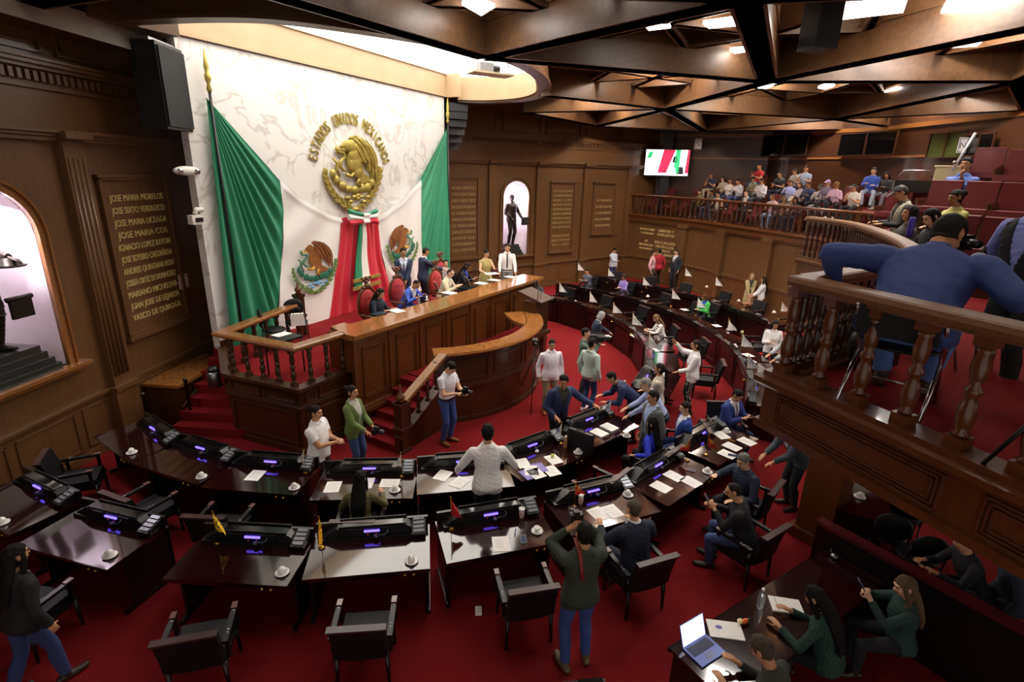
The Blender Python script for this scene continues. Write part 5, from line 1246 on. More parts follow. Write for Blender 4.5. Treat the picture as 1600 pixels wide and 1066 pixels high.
    if hem_ > -.05 and not skirt: put('belt', ((lab == 0) | (lab == 1)) & (zc > -.0) & (zc < .045), .019, bronze or mat('1c1410', .4))
    # hair
    hx, hy, hz = ((v - hc) @ HR).T
    hcol = bronze or mat(hair[0], .72, noise=.4, scale=60., spec=.2); st = hair[1]
    ish = (lab == 3) | ((lab == 2) & (hz > -.12))
    line = np.interp(hy, [-.06, .0, .035, .075], [-.075, -.03, .03, .07]) if st not in ('long', 'bob', 'pony', 'curly', 'bun') else np.interp(hy, [-.06, .0, .035, .075], [-.11, -.07, .03, .068])
    if st == 'bald': line = np.interp(hy, [-.06, .0, .02, .05], [-.07, -.02, .05, .14])
    cm_ = ish & (hz > line) & ~((np.abs(hx) > .072) & (np.abs(hz) < .035) & (np.abs(hy + .012) < .02))
    hoff = {'short': .010, 'buzz': .005, 'bald': .006, 'long': .018, 'bob': .02, 'pony': .011, 'bun': .012, 'curly': .035, 'cap': .014}[st]
    hoff_ = hoff * (1 + .35 * np.sin(hx * 90 + 1) * np.sin(hy * 80 + hz * 60)) + (.008 * np.clip(hz / .1, 0, 1) if st == 'short' else 0)
    a, b = shell(v, f, N, cm_, hoff_)
    if st in ('long', 'bob', 'pony', 'bun', 'curly'):
        hm_ = MB()
        if st == 'long':
            tb = T @ np.array([0, -1., 0]); dn = np.array([0, 0, -1.]) if abs(lean) < 40 else -T[:, 2]
            L_ = hair[2] if len(hair) > 2 else .38
            p0 = hl(0, -.055, .03); p1 = hl(0, -.085, -.07); p2 = nb + tb * .085 - T[:, 2] * .02; p3 = nb + tb * .125 - T[:, 2] * .18; p4 = nb + tb * .13 - T[:, 2] * L_
            loft(hm_, [(p0, X * .07, Y * .05), (p1, X * .092, Y * .05), (p2, X * .105, Y * .05), (p3, X * .11, Y * .04), (p4, X * .085, Y * .025)])
            for sg in (-1, 1): hm_.tube([hl(sg * .06, .02, .06), hl(sg * .08, .012, -.03), hl(sg * .082, .0, -.11), nb + X * sg * .085 + Y * .02 - T[:, 2] * .03, nb + X * sg * .1 + Y * .07 - T[:, 2] * (.12 if L_ > .3 else .04)], [.025, .03, .032, .03, .018], 8)
        if st == 'bob':
            loft(hm_, [(hl(0, -.04, .05), X * .08, Y * .06), (hl(0, -.05, -.04), X * .1, Y * .07), (hl(0, -.05, -.12), X * .098, Y * .06)])
            for sg in (-1, 1): hm_.tube([hl(sg * .06, .02, .06), hl(sg * .084, .015, -.03), hl(sg * .08, .02, -.12)], [.025, .03, .02], 8)
        if st == 'pony': hm_.tube([hl(0, -.09, .02), hl(0, -.15, .0), nb + T @ np.array([0, -.14, -.03]), nb + T @ np.array([0, -.13, -.22])], [.03, .045, .042, .018], 9)
        if st == 'bun': hm_.ell(hl(0, -.12, .05), (.05,) * 3)
        if st == 'curly':
            for i in range(46):
                u1, u2 = random.random() * 2 * PI, random.uniform(-.35, 1.); r = math.sqrt(max(0, 1 - u2 * u2)); y_ = math.sin(u1) * r
                if y_ > .45 and u2 < .6: continue
                hm_.ell(hl(math.cos(u1) * r * .105, y_ * .11 - .02, u2 * .115 - .01), (.034,) * 3, n=7, m=5)
        a2, b2 = grow(hm_, max(.012, q), 2)
        a, b = np.concatenate([a, a2]), np.concatenate([b, b2 + len(a)])
    raw('hair', a * sc, b, hcol if st != 'cap' else mat(hair[0], .7), t)
    if st == 'cap':
        br = MB(); br.ell(hl(0, .12, .06), (.07, .075, .010), R=HR @ Rx(-12)); raw('cap_brim', np.array(br.v) * sc, br.f, mat(hair[0], .7), t)
    # face
    if bronze is None:
        fc = MB()
        for sg in (-1, 1): fc.ell(hl(sg * .031, .0835, .016), (.0125, .006, .0065), R=HR, n=8, m=5)
        raw('eyes', np.array(fc.v) * sc, fc.f, mat('1b1412', .3), t)
        fc = MB()
        for sg in (-1, 1): fc.tube([hl(sg * .014, .0945, .034), hl(sg * .032, .092, .039), hl(sg * .05, .078, .034)], [.003, .0045, .003], 6)
        raw('eyebrows', np.array(fc.v) * sc, fc.f, mat('1a120e' if hair[0] not in ('9a9a98', '8c8a86') else '5a5652', .8), t)
        fc = MB(); fc.ell(hl(0, .083, -.056), (.022, .007, .006), R=HR, n=8, m=5); raw('mouth', np.array(fc.v) * sc, fc.f, mat('9a4a40' if fem else '8a4a3c', .6), t)
    info = dict(root=t, zf=zf, face=face, RZ=RZ, loc=loc, sc=sc, T=T, tp=tp, hl=hl, HD=HD, HR=HR, nb=nb)
    info['w'] = lambda p: loc + RZ @ (np.array(p) * sc)
    return info
# ------------------------------------------------------------------ gallery fittings
def path_len(P): return sum(np.linalg.norm(np.array(P[i + 1]) - np.array(P[i])) for i in range(len(P) - 1))
inset = lambda P, d: [tuple(np.array(p) + d * np.array(n)) for p, n in zip(P, _nrm(P))]
def _nrm(P):
    P = [np.array(p, float) for p in P]; o = []
    for i in range(len(P)):
        a = P[min(i + 1, len(P) - 1)] - P[max(i - 1, 0)]; a /= np.linalg.norm(a); o.append((-a[1], a[0]))
    return o
balustrade('long turned balustrade along the far straight gallery front', inset(GW, .03), 3.3, 4.25, 58, .16, DARKWOOD, 'gallery balustrades', .042, railmat=WOOD)
balustrade('curved turned balustrade of the gallery bay', inset(HS[:-1], .04), 3.74, 4.49, 62, .17, DARKWOOD, 'gallery balustrades', .042, railmat=RAILD)
balustrade('near straight turned balustrade with broad handrail, in front of the man in the navy sweater', inset([HS[-1]] + KE[1:], .04), 3.74, 4.49, 15, .19, WOOD, 'gallery balustrades', .05, railmat=RAILD)
for k, (o, z) in enumerate(((1.0, 3.24), (1.9, 3.66), (2.8, 4.1), (3.7, 4.55))):
    struct(MB().sweep(GW, [(o, 3.2), (o, z + (.02 if k == 0 else 0)), (4.9, z + (.02 if k == 0 else 0)), (4.9, 3.2)]).build('floor_tier', MAROON)) if k else None
def theatre_seat(label, loc, rz):
    t = thing('theatre_seat', label, 'seat', loc, rz, 'maroon theatre seats')
    MB().box((0, .02, .42), (.42, .46, .09)).box((0, 0, .34), (.40, .4, .06)).build('seat', MAROON, t)
    b = MB(); b.prism_x([(-.22, .36), (-.14, .36), (-.22, .86), (-.29, .86)], -.205, .205); b.prism_x([(-.225, .845), (-.215, .865), (-.285, .88), (-.295, .86)], -.205, .205); b.build('backrest', MAROONW, t)
    for x in (-.235, .235): MB().box((x, 0, .56), (.035, .42, .03)).box((x, 0, .28), (.03, .3, .56)).build('armrest', WOOD, t)
    MB().rng(-.2, .2, -.12, .12, 0, .34).build('pedestal', DARKWOOD, t)
    return t
TS = None
def tseat(label, loc, rz):
    global TS
    if TS is None: TS = theatre_seat(label, loc, rz); return TS
    return dup(TS, loc, rz, label)
tiers = {}
for row, (py0, py1, d0, d1, px0, px1, n) in enumerate(((338, 343, 10.0, 9.8, 1497, 1562, 2), (283, 287, 11.2, 11.0, 1474, 1590, 3), (231, 234, 12.4, 12.2, 1545, 1598, 2), (326, 330, 12.6, 12.2, 1412, 1442, 2), (300, 303, 13.6, 13.2, 1400, 1440, 2))):
    for i in range(n):
        u = i / max(1, n - 1); g = ray_dist(px0 + (px1 - px0) * u, py0 + (py1 - py0) * u, d0 + (d1 - d0) * u)
        zf = g[2] - .86
        tseat('maroon tip-up theatre seat, %s from the left in the %s row at the right' % (ORD[i], ('nearest', 'middle', 'topmost', 'lower left', 'upper left')[row]), (g[0], g[1], zf), math.radians(128))
        if row > 2: continue
        m = MB(); m.rng(-.34, .34, -.45, .42, -.45, 0); struct(m.build('floor_riser', DARKWOOD, None, (g[0], g[1], zf), math.radians(128)))
q = ray_dist(1476, 335, 8.6)
g = ray_dist(1475, 303, 12.4)
t = thing('wooden_cabinet', 'pale beige cabinet panel standing among the maroon seats', 'cabinet', (g[0], g[1], g[2] - .05), math.radians(150)); MB().rng(-.21, .21, -.03, .1, 0, .5).build('body', mat('a3946c', .6), t); MB().rng(-.23, .23, -.05, .11, .5, .53).build('top', mat('c8ba90', .6), t)
g = ray_dist(1424, 292, 13.4)
t = thing('equipment_case', 'open black equipment case on a seat left of the beige cabinet', 'case', tuple(g), math.radians(150)); MB().rng(-.3, .3, -.2, .2, -.1, .12).build('body', BLACK, t); MB().tube([(-.28, .2, .12), (-.2, .2, .3), (.2, .2, .3), (.28, .2, .12)], .02, 6).build('frame', STEEL, t)
a, b = ray_dist(1524, 208, 12.), ray_dist(1488, 266, 11.8)
t = thing('light_stand', 'leaning silver pole of a light stand before the dark booth', 'stand', tuple(b)); MB().tube([(0, 0, 0), tuple(a - b)], .022, 8).build('pole', mat('d8dade', .3, metal=.6), t); MB().ell((0, 0, .12), (.03, .03, .03)).build('clamp', CHROME, t)
def pdist(P, px):
    d = CR.T @ np.array([(px - 800) / FPX, (300 - 533) / FPX, 1]); d = d[:2] / np.linalg.norm(d[:2])
    for i in range(len(P) - 1):
        a, b = np.array(P[i]), np.array(P[i + 1]); t_, u_ = np.linalg.solve(np.array([d, -(b - a)]).T, a)
        if -.01 <= u_ <= 1.01 and t_ > 0: return t_
    return 15.
# windows of the projection booths in the gallery back wall
def booth(n, px0, px1, py0, py1, d, material):
    a, b = ray_dist(px0, py1, pdist(BW, px0) - .12), ray_dist(px1, py1, pdist(BW, px1) - .12); c = ray_dist(px0, py0, pdist(BW, px0) - .12); rz = math.atan2(b[1] - a[1], b[0] - a[0]); L_ = np.linalg.norm((b - a)[:2]); h = c[2] - a[2]
    o = MB().rng(0, L_, .02, .06, 0, h).build('window_%d' % n, material, None, tuple(a), rz); struct(o)
    f = MB(); frames(f, -.04, L_ + .04, -.04, h + .04, .04, .04, .06); f.rng(L_ * .48, L_ * .51, -.02, .04, 0, h); f.build('window_frame', DARKWOOD, o)
GLS = mat('0a0a0b', .08, coat=.4)
booth(1, 1190, 1258, 213, 243, 15.2, GLS); booth(2, 1309, 1394, 211, 243, 14.2, GLS); booth(3, 1447, 1500, 210, 246, 12.6, mat('3f4a1c', .4)); booth(4, 1503, 1545, 212, 243, 12.2, GLS)
g = ray_dist(1504, 227, pdist(BW, 1504) - .3); wall_sign('white notice sheet taped on the booth window by the green curtain', g, .0, .3, .46, 'N', 'e8eaee', '5a5a60')

# ------------------------------------------------------------------ people
DOTB = None
def dots(name, bg, fg, scale, rad):
    m = bpy.data.materials.new(name); m.use_nodes = True; nt = m.node_tree; b = nt.nodes['Principled BSDF']; b.inputs['Roughness'].default_value = .8
    tc = nt.nodes.new('ShaderNodeTexCoord'); vo = nt.nodes.new('ShaderNodeTexVoronoi'); vo.inputs['Scale'].default_value = scale; vo.inputs['Randomness'].default_value = .35
    rp = nt.nodes.new('ShaderNodeValToRGB'); rp.color_ramp.interpolation = 'CONSTANT'; rp.color_ramp.elements[0].color = lin(fg); rp.color_ramp.elements[1].position = rad; rp.color_ramp.elements[1].color = lin(bg)
    nt.links.new(tc.outputs['Object'], vo.inputs['Vector']); nt.links.new(vo.outputs['Distance'], rp.inputs[0]); nt.links.new(rp.outputs[0], b.inputs['Base Color'])
    return m
DOT_BLOUSE, DOT_PANTS, DOT_GREEN = dots('dotted_blouse', 'f2f0ec', '141416', 11., .36), dots('dotted_trousers', '121214', 'e8e6e2', 22., .28), dots('dotted_green', '1f4038', '0c1c18', 40., .35)
GOLDBLK = dots('patterned_black', '15140f', '8a7430', 26., .4)
J, W_ = 'jacket', 'f2f2f0'
PH = 'head'
PZ_ = 1.35
PR = 'people at the presidium'
def P_(label, *a, **k): return person(label, *a, **k)
# presidium
p1 = P_('woman with long dark hair in navy seated at the left end of the presidium', (PH, 597, 452), -112, 1.62, PZ_, seat=.46, lean=12, head=(0, 22, 0), rh=(.14, .40, .86), lh=(-.12, .40, .86), top=('1d2638', 'blouse'), bottom='15151a', hair=('2a1d18', 'long'), fem=True, skin='l')
p2 = P_('standing man in navy suit with clasped hands before the flag', (PH, 630, 388), -165, 1.76, PZ_, rh=(.03, .22, .82), lh=(-.03, .23, .83), top=('28334f', J), inner='cfd6e6', tie='5a5a6a', bottom='28334f', head=(8, 5, 0))
p3 = P_('man in bright blue suit bending over the presidium desk', (PH, 655, 440), -112, 1.7, PZ_, seat=.46, lean=30, head=(0, 30, 0), rh=(.2, .48, .84), lh=(-.2, .45, .84), top=('3a5ac0', J), inner='e8e8ee', bottom='2a3f8a', hair=('241a14', 'bald'))
p4 = P_('man in dark blue suit seen from behind handing over a white paper', (PH, 667, 387), -55, 1.75, PZ_, lean=6, head=(0, 15, 0), rh=(.22, .52, 1.12), lh=(-.05, .50, 1.1), top=('333d58', J), inner='e0e4ee', bottom='23262f', hair=('2a211b', 'buzz'))
p5 = P_('woman with pale face and dark hair half hidden behind the carved chair', (PH, 697, 406), -175, 1.6, PZ_, seat=.46, top=('2a2420', 'blouse'), bottom='15151a', hair=('1a1512', 'bun'), fem=True, skin='l', q=.016)
p6 = P_('balding man in cream jacket writing at the presidium', (PH, 706, 421), -105, 1.7, PZ_, seat=.46, lean=22, head=(-5, 8, 0), rh=(.12, .46, .85), lh=(-.15, .45, .85), top=('d8cfae', J), inner='e8e4d8', bottom='6a6450', hair=('30241c', 'bald'), skin='l')
p7 = P_('woman in black blazer over blue blouse reading at the presidium', (PH, 734, 412), -105, 1.62, PZ_, seat=.46, lean=18, head=(0, 25, 0), rh=(.14, .46, .86), lh=(-.14, .44, .86), top=('16161c', J), inner='3a55c8', bottom='15151a', hair=('15100e', 'long'), fem=True)
p8 = P_('standing woman in sleeveless olive gold dress with a hand at her chin', (PH, 761, 391), -150, 1.65, PZ_, rh=(.16, .34, 1.08), lh=(-.05, .20, 1.38), le=(-.6, -.1, -.8), top=('b3a468', 'dress'), skirt=(1, .5), bottom='b3a468', hair=('1c1412', 'bun'), fem=True, skin='l', head=(0, 18, 0), curl=.7)
p9 = P_('standing man in white shirt and dark tie leaning on the presidium end', (PH, 793, 381), -178, 1.76, PZ_, lean=8, rh=(.22, .34, .84), lh=(-.26, .34, .84), top=('f4f4f4', 'shirt'), tie='2e2e34', bottom='8a8c90', head=(0, 6, 0), skin='l')
p10 = P_('man in black suit standing behind the dark desks right of the rostrum', (PH, 839, 436), -165, 1.7, 0, rh=(.12, .36, 1.0), lh=(-.22, .36, 1.0), top=('22262b', J), inner='14161a', bottom='14161a')
# floor, standing
f1 = P_('man in white polo shirt clasping his hands by the inner desks', (PH, 493, 635), -100, 1.64, rh=(.05, .33, 1.16), lh=(-.03, .33, 1.18), top=('f1f1f1', 'polo'), bottom='16161a', hem=-.16, hair=('15100e', 'short'), build=1.16, q=.011, curl=.6)
f2 = P_('woman in olive green jacket holding a black camera at her waist', (PH, 550, 603), -108, 1.68, rh=(.10, .30, .98), lh=(-.10, .30, .99), top=('62763c', J), inner='b9bab0', bottom='3d5684', hair=('15100e', 'bun'), fem=True, q=.011, hem=-.16, curl=.6)
f3 = P_('photographer in white tee with black collar looking down at his camera', ('feet', 699, 691), -125, 1.74, lean=4, head=(0, 38, 0), rh=(.10, .34, 1.16), lh=(-.08, .36, 1.16), top=('dedee6', 'tee'), hem=.0, bottom='3a548f', shoes='7a4a28', hair=('15100e', 'short'), q=.010, skin='l', curl=.6)
f4 = P_('man in loose white shirt seen from behind with arms spread over the desk', ('desk', 'B5', .27, -.2), 8, 1.84, rh=(.44, .32, .93), lh=(-.38, .26, .97), re=(.6, -.6, -.3), le=(-.6, -.6, -.3), top=('f3f3f3', 'guayabera'), hem=-.25, bottom='2c2e34', hair=('100d0c', 'short'), q=.010, build=1.06, lean=3)
f5 = P_('man in white shirt and khaki trousers standing alone on the carpet', (PH, 863, 531), -165, 1.72, head=(-8, 8, 0), top=('eceaf0', 'guayabera'), hem=-.16, bottom='8d8468', shoes='7d4a26', hair=('17120f', 'buzz'), q=.011, build=1.06)
f6 = P_('man in grey green sweater filming with a shoulder camera', (PH, 916, 513), -95, 1.72, rh=(.12, .34, 1.42), lh=(-.12, .36, 1.30), top=('56665c', 'sweater'), bottom='22262c', hair=('18120f', 'short'), skin='l')
f7 = P_('man in pale mint shirt and jeans seen from behind on the carpet', (PH, 926, 529), -48, 1.72, top=('b6c9c2', 'guayabera'), hem=-.2, bottom='2b3f6b', shoes='e8e8e8', hair=('100d0c', 'short'), q=.012, build=1.04)
f8 = P_('grey haired woman in navy jacket reaching towards a desk', (PH, 943, 488), -82, 1.62, lean=14, rh=(.02, .30, 1.0), lh=(-.10, .56, 1.02), head=(0, 18, 0), top=('232c42', J), inner='d8d4d0', bottom='1a1e2a', shoes='c8b8a0', hair=('9a9a98', 'bob'), fem=True)
f10 = P_('woman in white jacket and black dotted trousers waving a raised arm', ('desk', 'F6', .41, -.28), 78, 1.72, rh=(.14, .42, 1.60), re=(.5, .3, -.6), lh=(-.12, .32, 1.02), top=('f4f2f2', J), inner='e8e4e2', hem=-.15, bottom=DOT_PANTS, hair=('1c1310', 'pony'), fem=True, q=.011, curl=.1)
f11 = P_('woman in cream sweater with crossed arms and dark ponytail', (PH, 1031, 568), 66, 1.66, rh=(-.12, .24, 1.16), lh=(.12, .27, 1.12), top=('cdc2b2', 'sweater'), hem=-.25, bottom='1c1a1e', hair=('17110f', 'pony'), fem=True, q=.011, build=1.1)
f12 = P_('bearded man in navy jacket over patterned shirt stretching his arm to the right', ('desk', 'B7', -.34, 1.12), -155, 1.72, lean=14, rh=(.20, .26, .98), lh=(-.58, .30, 1.10), le=(-.3, -.6, -.6), head=(-25, 10, 0), top=('27345c', J), inner=GOLDBLK if False else '2c2a1e', bottom='16181c', q=.011, build=1.08)
f13 = P_('man in navy jacket bending low behind a phone on a stick', ('desk', 'B7', 1.3, .6), 95, 1.7, lean=52, head=(0, 5, 0), rh=(.18, .62, .95), lh=(-.12, .6, .92), top=('27345c', J), inner='1a1a1e', bottom='16181c')
f14 = P_('grey haired man in light blue shirt leaning over the desk to the left', ('desk', 'B7', 1.05, -.2), 82, 1.72, lean=32, head=(5, 5, 0), rh=(.05, .62, 1.02), lh=(-.18, .62, .96), top=('a5b2d8', 'shirt'), hem=-.02, bottom='2a2c34', hair=('8c8a86', 'short'), q=.011, build=1.08, skin='l')
f15 = P_('man in grey blazer over light blue shirt standing in profile', (PH, 1020, 611), 108, 1.72, head=(-10, 6, 0), top=('585a5a', J), inner='a8bde6', bottom='2c2e34', hair=('1a1411', 'short'), q=.011)
f17 = P_('laughing man in bright blue suit in profile to the left', (PH, 1071, 629), 88, 1.7, seat=.47, head=(6, 4, 0), top=('24428f', J), inner='f0f0f4', bottom='1f2f60', hair=('201612', 'short'), q=.011, skin='l')
f18 = P_('moustached man in royal blue suit looking at a phone by the gallery', (PH, 1158, 612), -145, 1.74, seat=.5, lean=8, head=(-6, 24, 0), rh=(.06, .34, .88), lh=(-.1, .36, .9), top=('2c3f80', J), inner='dcdce4', tie='5a5a70', bottom='1c2748', hair=('14100e', 'short'), q=.011, build=1.1)
f22 = P_('photographer in dark green shirt and jeans raising a camera, seen from behind', (PH, 914, 817), 14, 1.77, rh=(.085, .22, 1.57), lh=(-.09, .21, 1.56), re=(.8, .2, -.8), le=(-.8, .2, -.8), top=('30392e', 'shirt'), hem=-.15, bottom='3c5796', shoes='6e6446', hair=('14120f', 'short'), q=.009, rf=(.12, .03, 0), lf=(-.13, -.02, 0), head=(-12, 8, 0), curl=.7, build=1.05)
q = at(1232, 792, 0)
f24 = P_('man in dark grey suit leaning on a chair back under the gallery', ('xy', q[0], q[1]), 95, 1.7, lean=28, rh=(.1, .52, .95), lh=(-.12, .5, .93), top=('3a434d', J), inner='c8ccd4', bottom='23282e')
f25 = P_('woman with long dark hair in open white jacket behind the far papers', ('desk', 'G6', .03, -.3), 165, 1.64, head=(0, 20, 0), rh=(.08, .24, 1.16), lh=(-.2, .12, .9), top=('f0eeee', J), inner='e4e0de', bottom='1a1a1e', hair=('120e0d', 'long'), fem=True, q=.012)
f26 = P_('person in light grey blazer with brown hair stretching an arm to the left', ('desk', 'G7', .6, -.32), 98, 1.66, rh=(.0, .58, 1.06), lh=(-.16, .5, 1.0), lean=8, top=('a9aeb0', J), inner='39463a', hem=-.3, bottom='c8c8c6', hair=('3a2a1e', 'bob'), fem=True, q=.012, curl=.1)
f28 = P_('woman with fair hair in beige trench coat standing at the gallery wall', (PH, 1176, 427), 165, 1.62, rh=(.06, .26, .92), lh=(-.06, .27, .92), top=('a3946a', 'coat'), inner='16140f', skirt=(1, .45), bottom='16140f', hair=('8a7448', 'long', .2), fem=True, skin='l')
f29 = P_('woman with very long black hair in white jacket facing the trench coat', (PH, 1194, 433), 70, 1.62, rh=(.1, .3, .95), lh=(-.1, .3, .95), top=('e6e6ea', J), inner='e0e0e0', bottom='16161a', hair=('0e0c0c', 'long', .42), fem=True)
f33 = P_('man in pale shirt and jeans looking at his phone in the far corner', ('xy', 4.9, 26.2), -150, 1.72, head=(0, 25, 0), rh=(-.02, .34, 1.15), lh=(-.2, .05, .85), top=('c8d0de', 'guayabera'), bottom='2c3260', hem=-.2, hair=('120f0e', 'short'))
f34 = P_('man in red shirt seen from behind in the group of three', (PH, 1031, 389), 15, 1.84, top=('98182a', 'guayabera'), hem=-.16, bottom='17171a', build=1.1)
f35 = P_('man in pink shirt mostly hidden behind the red shirt', (PH, 1022, 392), -120, 1.80, top=('c89aa2', 'shirt'), bottom='2a2c34')
f36 = P_('man in dark suit and tie facing the red shirted man', (PH, 1057, 390), 118, 1.86, head=(-8, 4, 0), top=('1e2631', J), inner='e6e8ee', tie='20242c', bottom='1a2029', skin='l')
# floor, seated
f9 = P_('seated woman in white blouse with large black dots', ('desk', 'F3', -.5, -.25), 92, 1.62, seat=.46, lean=20, head=(6, 20, 0), rh=(.1, .46, .82), lh=(-.12, .5, .82), top=('f2f0ec', 'blouse', DOT_BLOUSE), bottom='16161a', hair=('6e5238', 'long', .25), fem=True, skin='l', q=.012)
f16 = P_('seated woman in cobalt blue jacket with long black hair, seen from behind', (PH, 1020, 653), 45, 1.66, seat=.46, lean=4, top=('2434c4', 'blouse'), bottom='16161a', hair=('0f0c0b', 'long', .34), fem=True, q=.011, rh=(.3, .3, .8), lh=(-.35, .12, .75))
f19 = P_('grey haired man in navy suit turned to the man with the red phone', (PH, 1160, 711), 112, 1.72, seat=.46, lean=14, head=(5, 12, 0), rh=(.16, .5, .95), lh=(-.2, .42, .72), top=('1f2840', 'sweater'), bottom='1a2030', hair=('6a6864', 'short'), q=.010, build=1.08, skin='l')
f20 = P_('man in black jacket and jeans holding a red phone, seen from behind', (PH, 1141, 756), 62, 1.72, seat=.46, lean=18, head=(10, 18, 0), rh=(.12, .44, .84), lh=(-.06, .42, .88), top=('15151a', 'sweater'), bottom='34446e', hair=('1a1512', 'bald'), q=.010, build=1.08, curl=.6)
f21 = P_('man in navy suit seated at his desk, seen from behind', (PH, 990, 781), 22, 1.74, seat=.46, lean=14, rh=(.25, .42, .80), lh=(-.25, .46, .82), top=('1a2236', J), inner='dcdfe8', bottom='141a2a', hair=('4c443a', 'buzz'), q=.010, build=1.1)
f23 = P_('woman with long straight black hair in olive jacket writing, seen from behind', (PH, 562, 736), 4, 1.62, seat=.46, lean=14, rh=(.24, .42, .84), lh=(-.2, .4, .8), top=('5f5a38', 'blouse'), bottom='16161a', hair=('0c0b0b', 'long', .42), fem=True, q=.010)
f30 = P_('seated woman in bright green jacket over blue blouse', (PH, 1099, 461), 112, 1.6, seat=.46, lean=8, head=(0, 26, 0), rh=(.08, .36, .80), lh=(-.08, .36, .80), top=('3fb04c', J), inner='2c4fc0', bottom='1c1c24', hair=('4a3022', 'bob'), fem=True)
f31 = P_('seated woman with curly hair in lilac top', ('desk', 'H1', 0, 1.25), 130, 1.62, seat=.46, lean=8, head=(0, 14, 0), rh=(.06, .36, .8), lh=(-.06, .36, .82), top=('8676b4', 'blouse'), bottom='1a1a1e', hair=('2c1b13', 'curly'), fem=True)
f32 = P_('seated man in grey sweater with folded arms at the far desks', ('desk', 'H0', .3, 1.3), 138, 1.7, seat=.46, lean=12, head=(0, 16, 0), rh=(-.1, .34, .86), lh=(.1, .36, .84), top=('555c68', 'sweater'), bottom='1a1a1e', hair=('1c1613', 'short'))
f37 = P_('man in olive jacket writing beside the laptop, cut by the picture edge', (PH, 1182, 994), 40, 1.72, seat=.46, lean=22, head=(0, 24, 0), rh=(.02, .46, .84), lh=(-.28, .42, .82), top=('3a3d33', 'sweater'), bottom='22242a', hair=('4a4036', 'short'), q=.009)
f38 = P_('woman in dark green dotted blouse writing in a notebook', (PH, 1266, 917), 42, 1.64, seat=.46, lean=18, head=(0, 26, 0), rh=(.06, .46, .84), lh=(-.26, .44, .84), top=('1f4038', 'blouse', DOT_GREEN), bottom='14161a', hair=('0e0c0b', 'long', .4), fem=True, q=.009)
f39 = P_('woman with light brown hair in dark green looking at her phone', (PH, 1412, 903), 72, 1.64, seat=.46, lean=6, head=(6, 14, 0), rh=(.05, .40, 1.06), lh=(-.07, .40, 1.04), top=('1c3833', 'blouse'), bottom='14161a', hair=('5c4a34', 'long', .3), fem=True, q=.009, skin='l', curl=.7)
q = at(1528, 905, .7); f40 = P_('person in black jacket seated behind the partition under the gallery', ('xy', q[0], q[1]), 80, 1.72, seat=.46, lean=25, rh=(.1, .55, .8), lh=(-.1, .52, .78), top=('12141a', 'sweater'), bottom='15161c', hair=('0f0d0c', 'short'))
q = at(1592, 925, .7); f41 = P_('person in slate grey jacket seated at the right edge under the gallery', ('xy', q[0], q[1]), 60, 1.72, seat=.46, lean=15, top=('2a3240', 'sweater'), bottom='1c2028', hair=('0f0d0c', 'short'))
f42 = P_('person with dark hair, black top and jeans passing at the bottom left corner', (PH, 22, 852), -20, 1.66, lean=8, top=('121114', 'sweater'), bottom='2a3a66', hair=('141010', 'long', .3), q=.011, rf=(.1, .18, 0), lf=(-.1, -.2, .02))
for inf, r, lab in ((f9, None, 'of the woman in the dotted blouse'), (f16, None, 'of the woman in cobalt blue'), (f17, None, 'of the laughing man in bright blue'), (f18, 180, 'under the moustached man in royal blue'), (f19, 48, 'in which the grey haired man in navy sits'), (f20, 34, 'in which the man in black with the red phone sits'), (f21, None, 'holding the man in the navy suit'), (f23, None, 'of the long haired woman in olive'), (f30, None, 'of the woman in the green jacket'), (f31, None, 'of the curly haired woman in lilac'), (f32, None, 'of the grey man with folded arms')):
    chair('black armchair ' + lab, tuple(inf['loc'] + np.array([0, 0, 0])), math.radians(inf['face'] if r is None else r))
# balcony and gallery, near
g1 = P_('large man in navy sweater bending forward on a chair behind the near balustrade', ('xy', 2.58, 3.36), -46, 1.95, 3.7, seat=.46, lean=44, head=(-18, 26, 0), rh=(.46, .34, .7), re=(.8, -.3, -.5), lh=(-.46, .24, .62), le=(-.8, -.3, -.5), top=('36487f', 'sweater'), hem=-.12, bottom='5f7fc0', shoes='4a3a2e', hair=('17130f', 'short'), q=.009, build=1.4, skin='t')
g2 = P_('man in dark vest over light blue shirt cut by the right picture edge', ('ray', 1640, 280, 5.6), 100, 1.7, lean=6, rh=(.3, .2, 1.0), lh=(-.3, .22, 1.0), top=('10141c', 'vest'), inner='8d9ade', bottom='14161a', q=.011, build=1.15)
gk = dict(q=.014)
g4 = P_('woman with long dark hair in black seated behind the curved balustrade', ('ray', 1452, 328, 9.0), 88, 1.62, seat=.46, lean=8, head=(0, 22, 0), rh=(.1, .36, .85), lh=(-.1, .36, .85), top=('15171b', 'sweater'), bottom='15171b', hair=('0f0c0b', 'long'), fem=True, skin='l', **gk)
g5 = P_('person with dark wavy hair looking left beside the violet bottle', ('ray', 1424, 322, 9.8), 80, 1.62, seat=.46, top=('4a4542', 'sweater'), bottom='15171b', hair=('18110e', 'bob'), fem=True, **gk)
g6 = P_('standing man in beige vest and dark cap looking down at his phone', ('ray', 1402, 292, 10.8), 75, 1.7, lean=6, head=(0, 30, 0), rh=(.1, .34, 1.12), lh=(-.1, .34, 1.1), top=('a39c86', 'vest'), inner='1c1e22', bottom='20242e', hair=('2a2422', 'cap'), **gk)
g7 = P_('person in yellow and green striped blouse among the maroon seats', ('ray', 1494, 297, 10.3), 95, 1.62, seat=.46, lean=4, head=(-10, 10, 0), rh=(.1, .38, .8), lh=(-.1, .4, .78), top=('b3ae62', 'blouse'), bottom='2a1a1c', hair=('15110f', 'bun'), fem=True, skin='d', **gk)
g8 = P_('man in blue shirt with a hand on his mouth near the booth', ('ray', 1512, 246, 12.0), 120, 1.7, seat=.46, rh=(-.08, .26, 1.05), lh=(.1, .26, .8), top=('5a6fae', 'shirt'), bottom='17181c', hair=('15110f', 'short'), **gk)
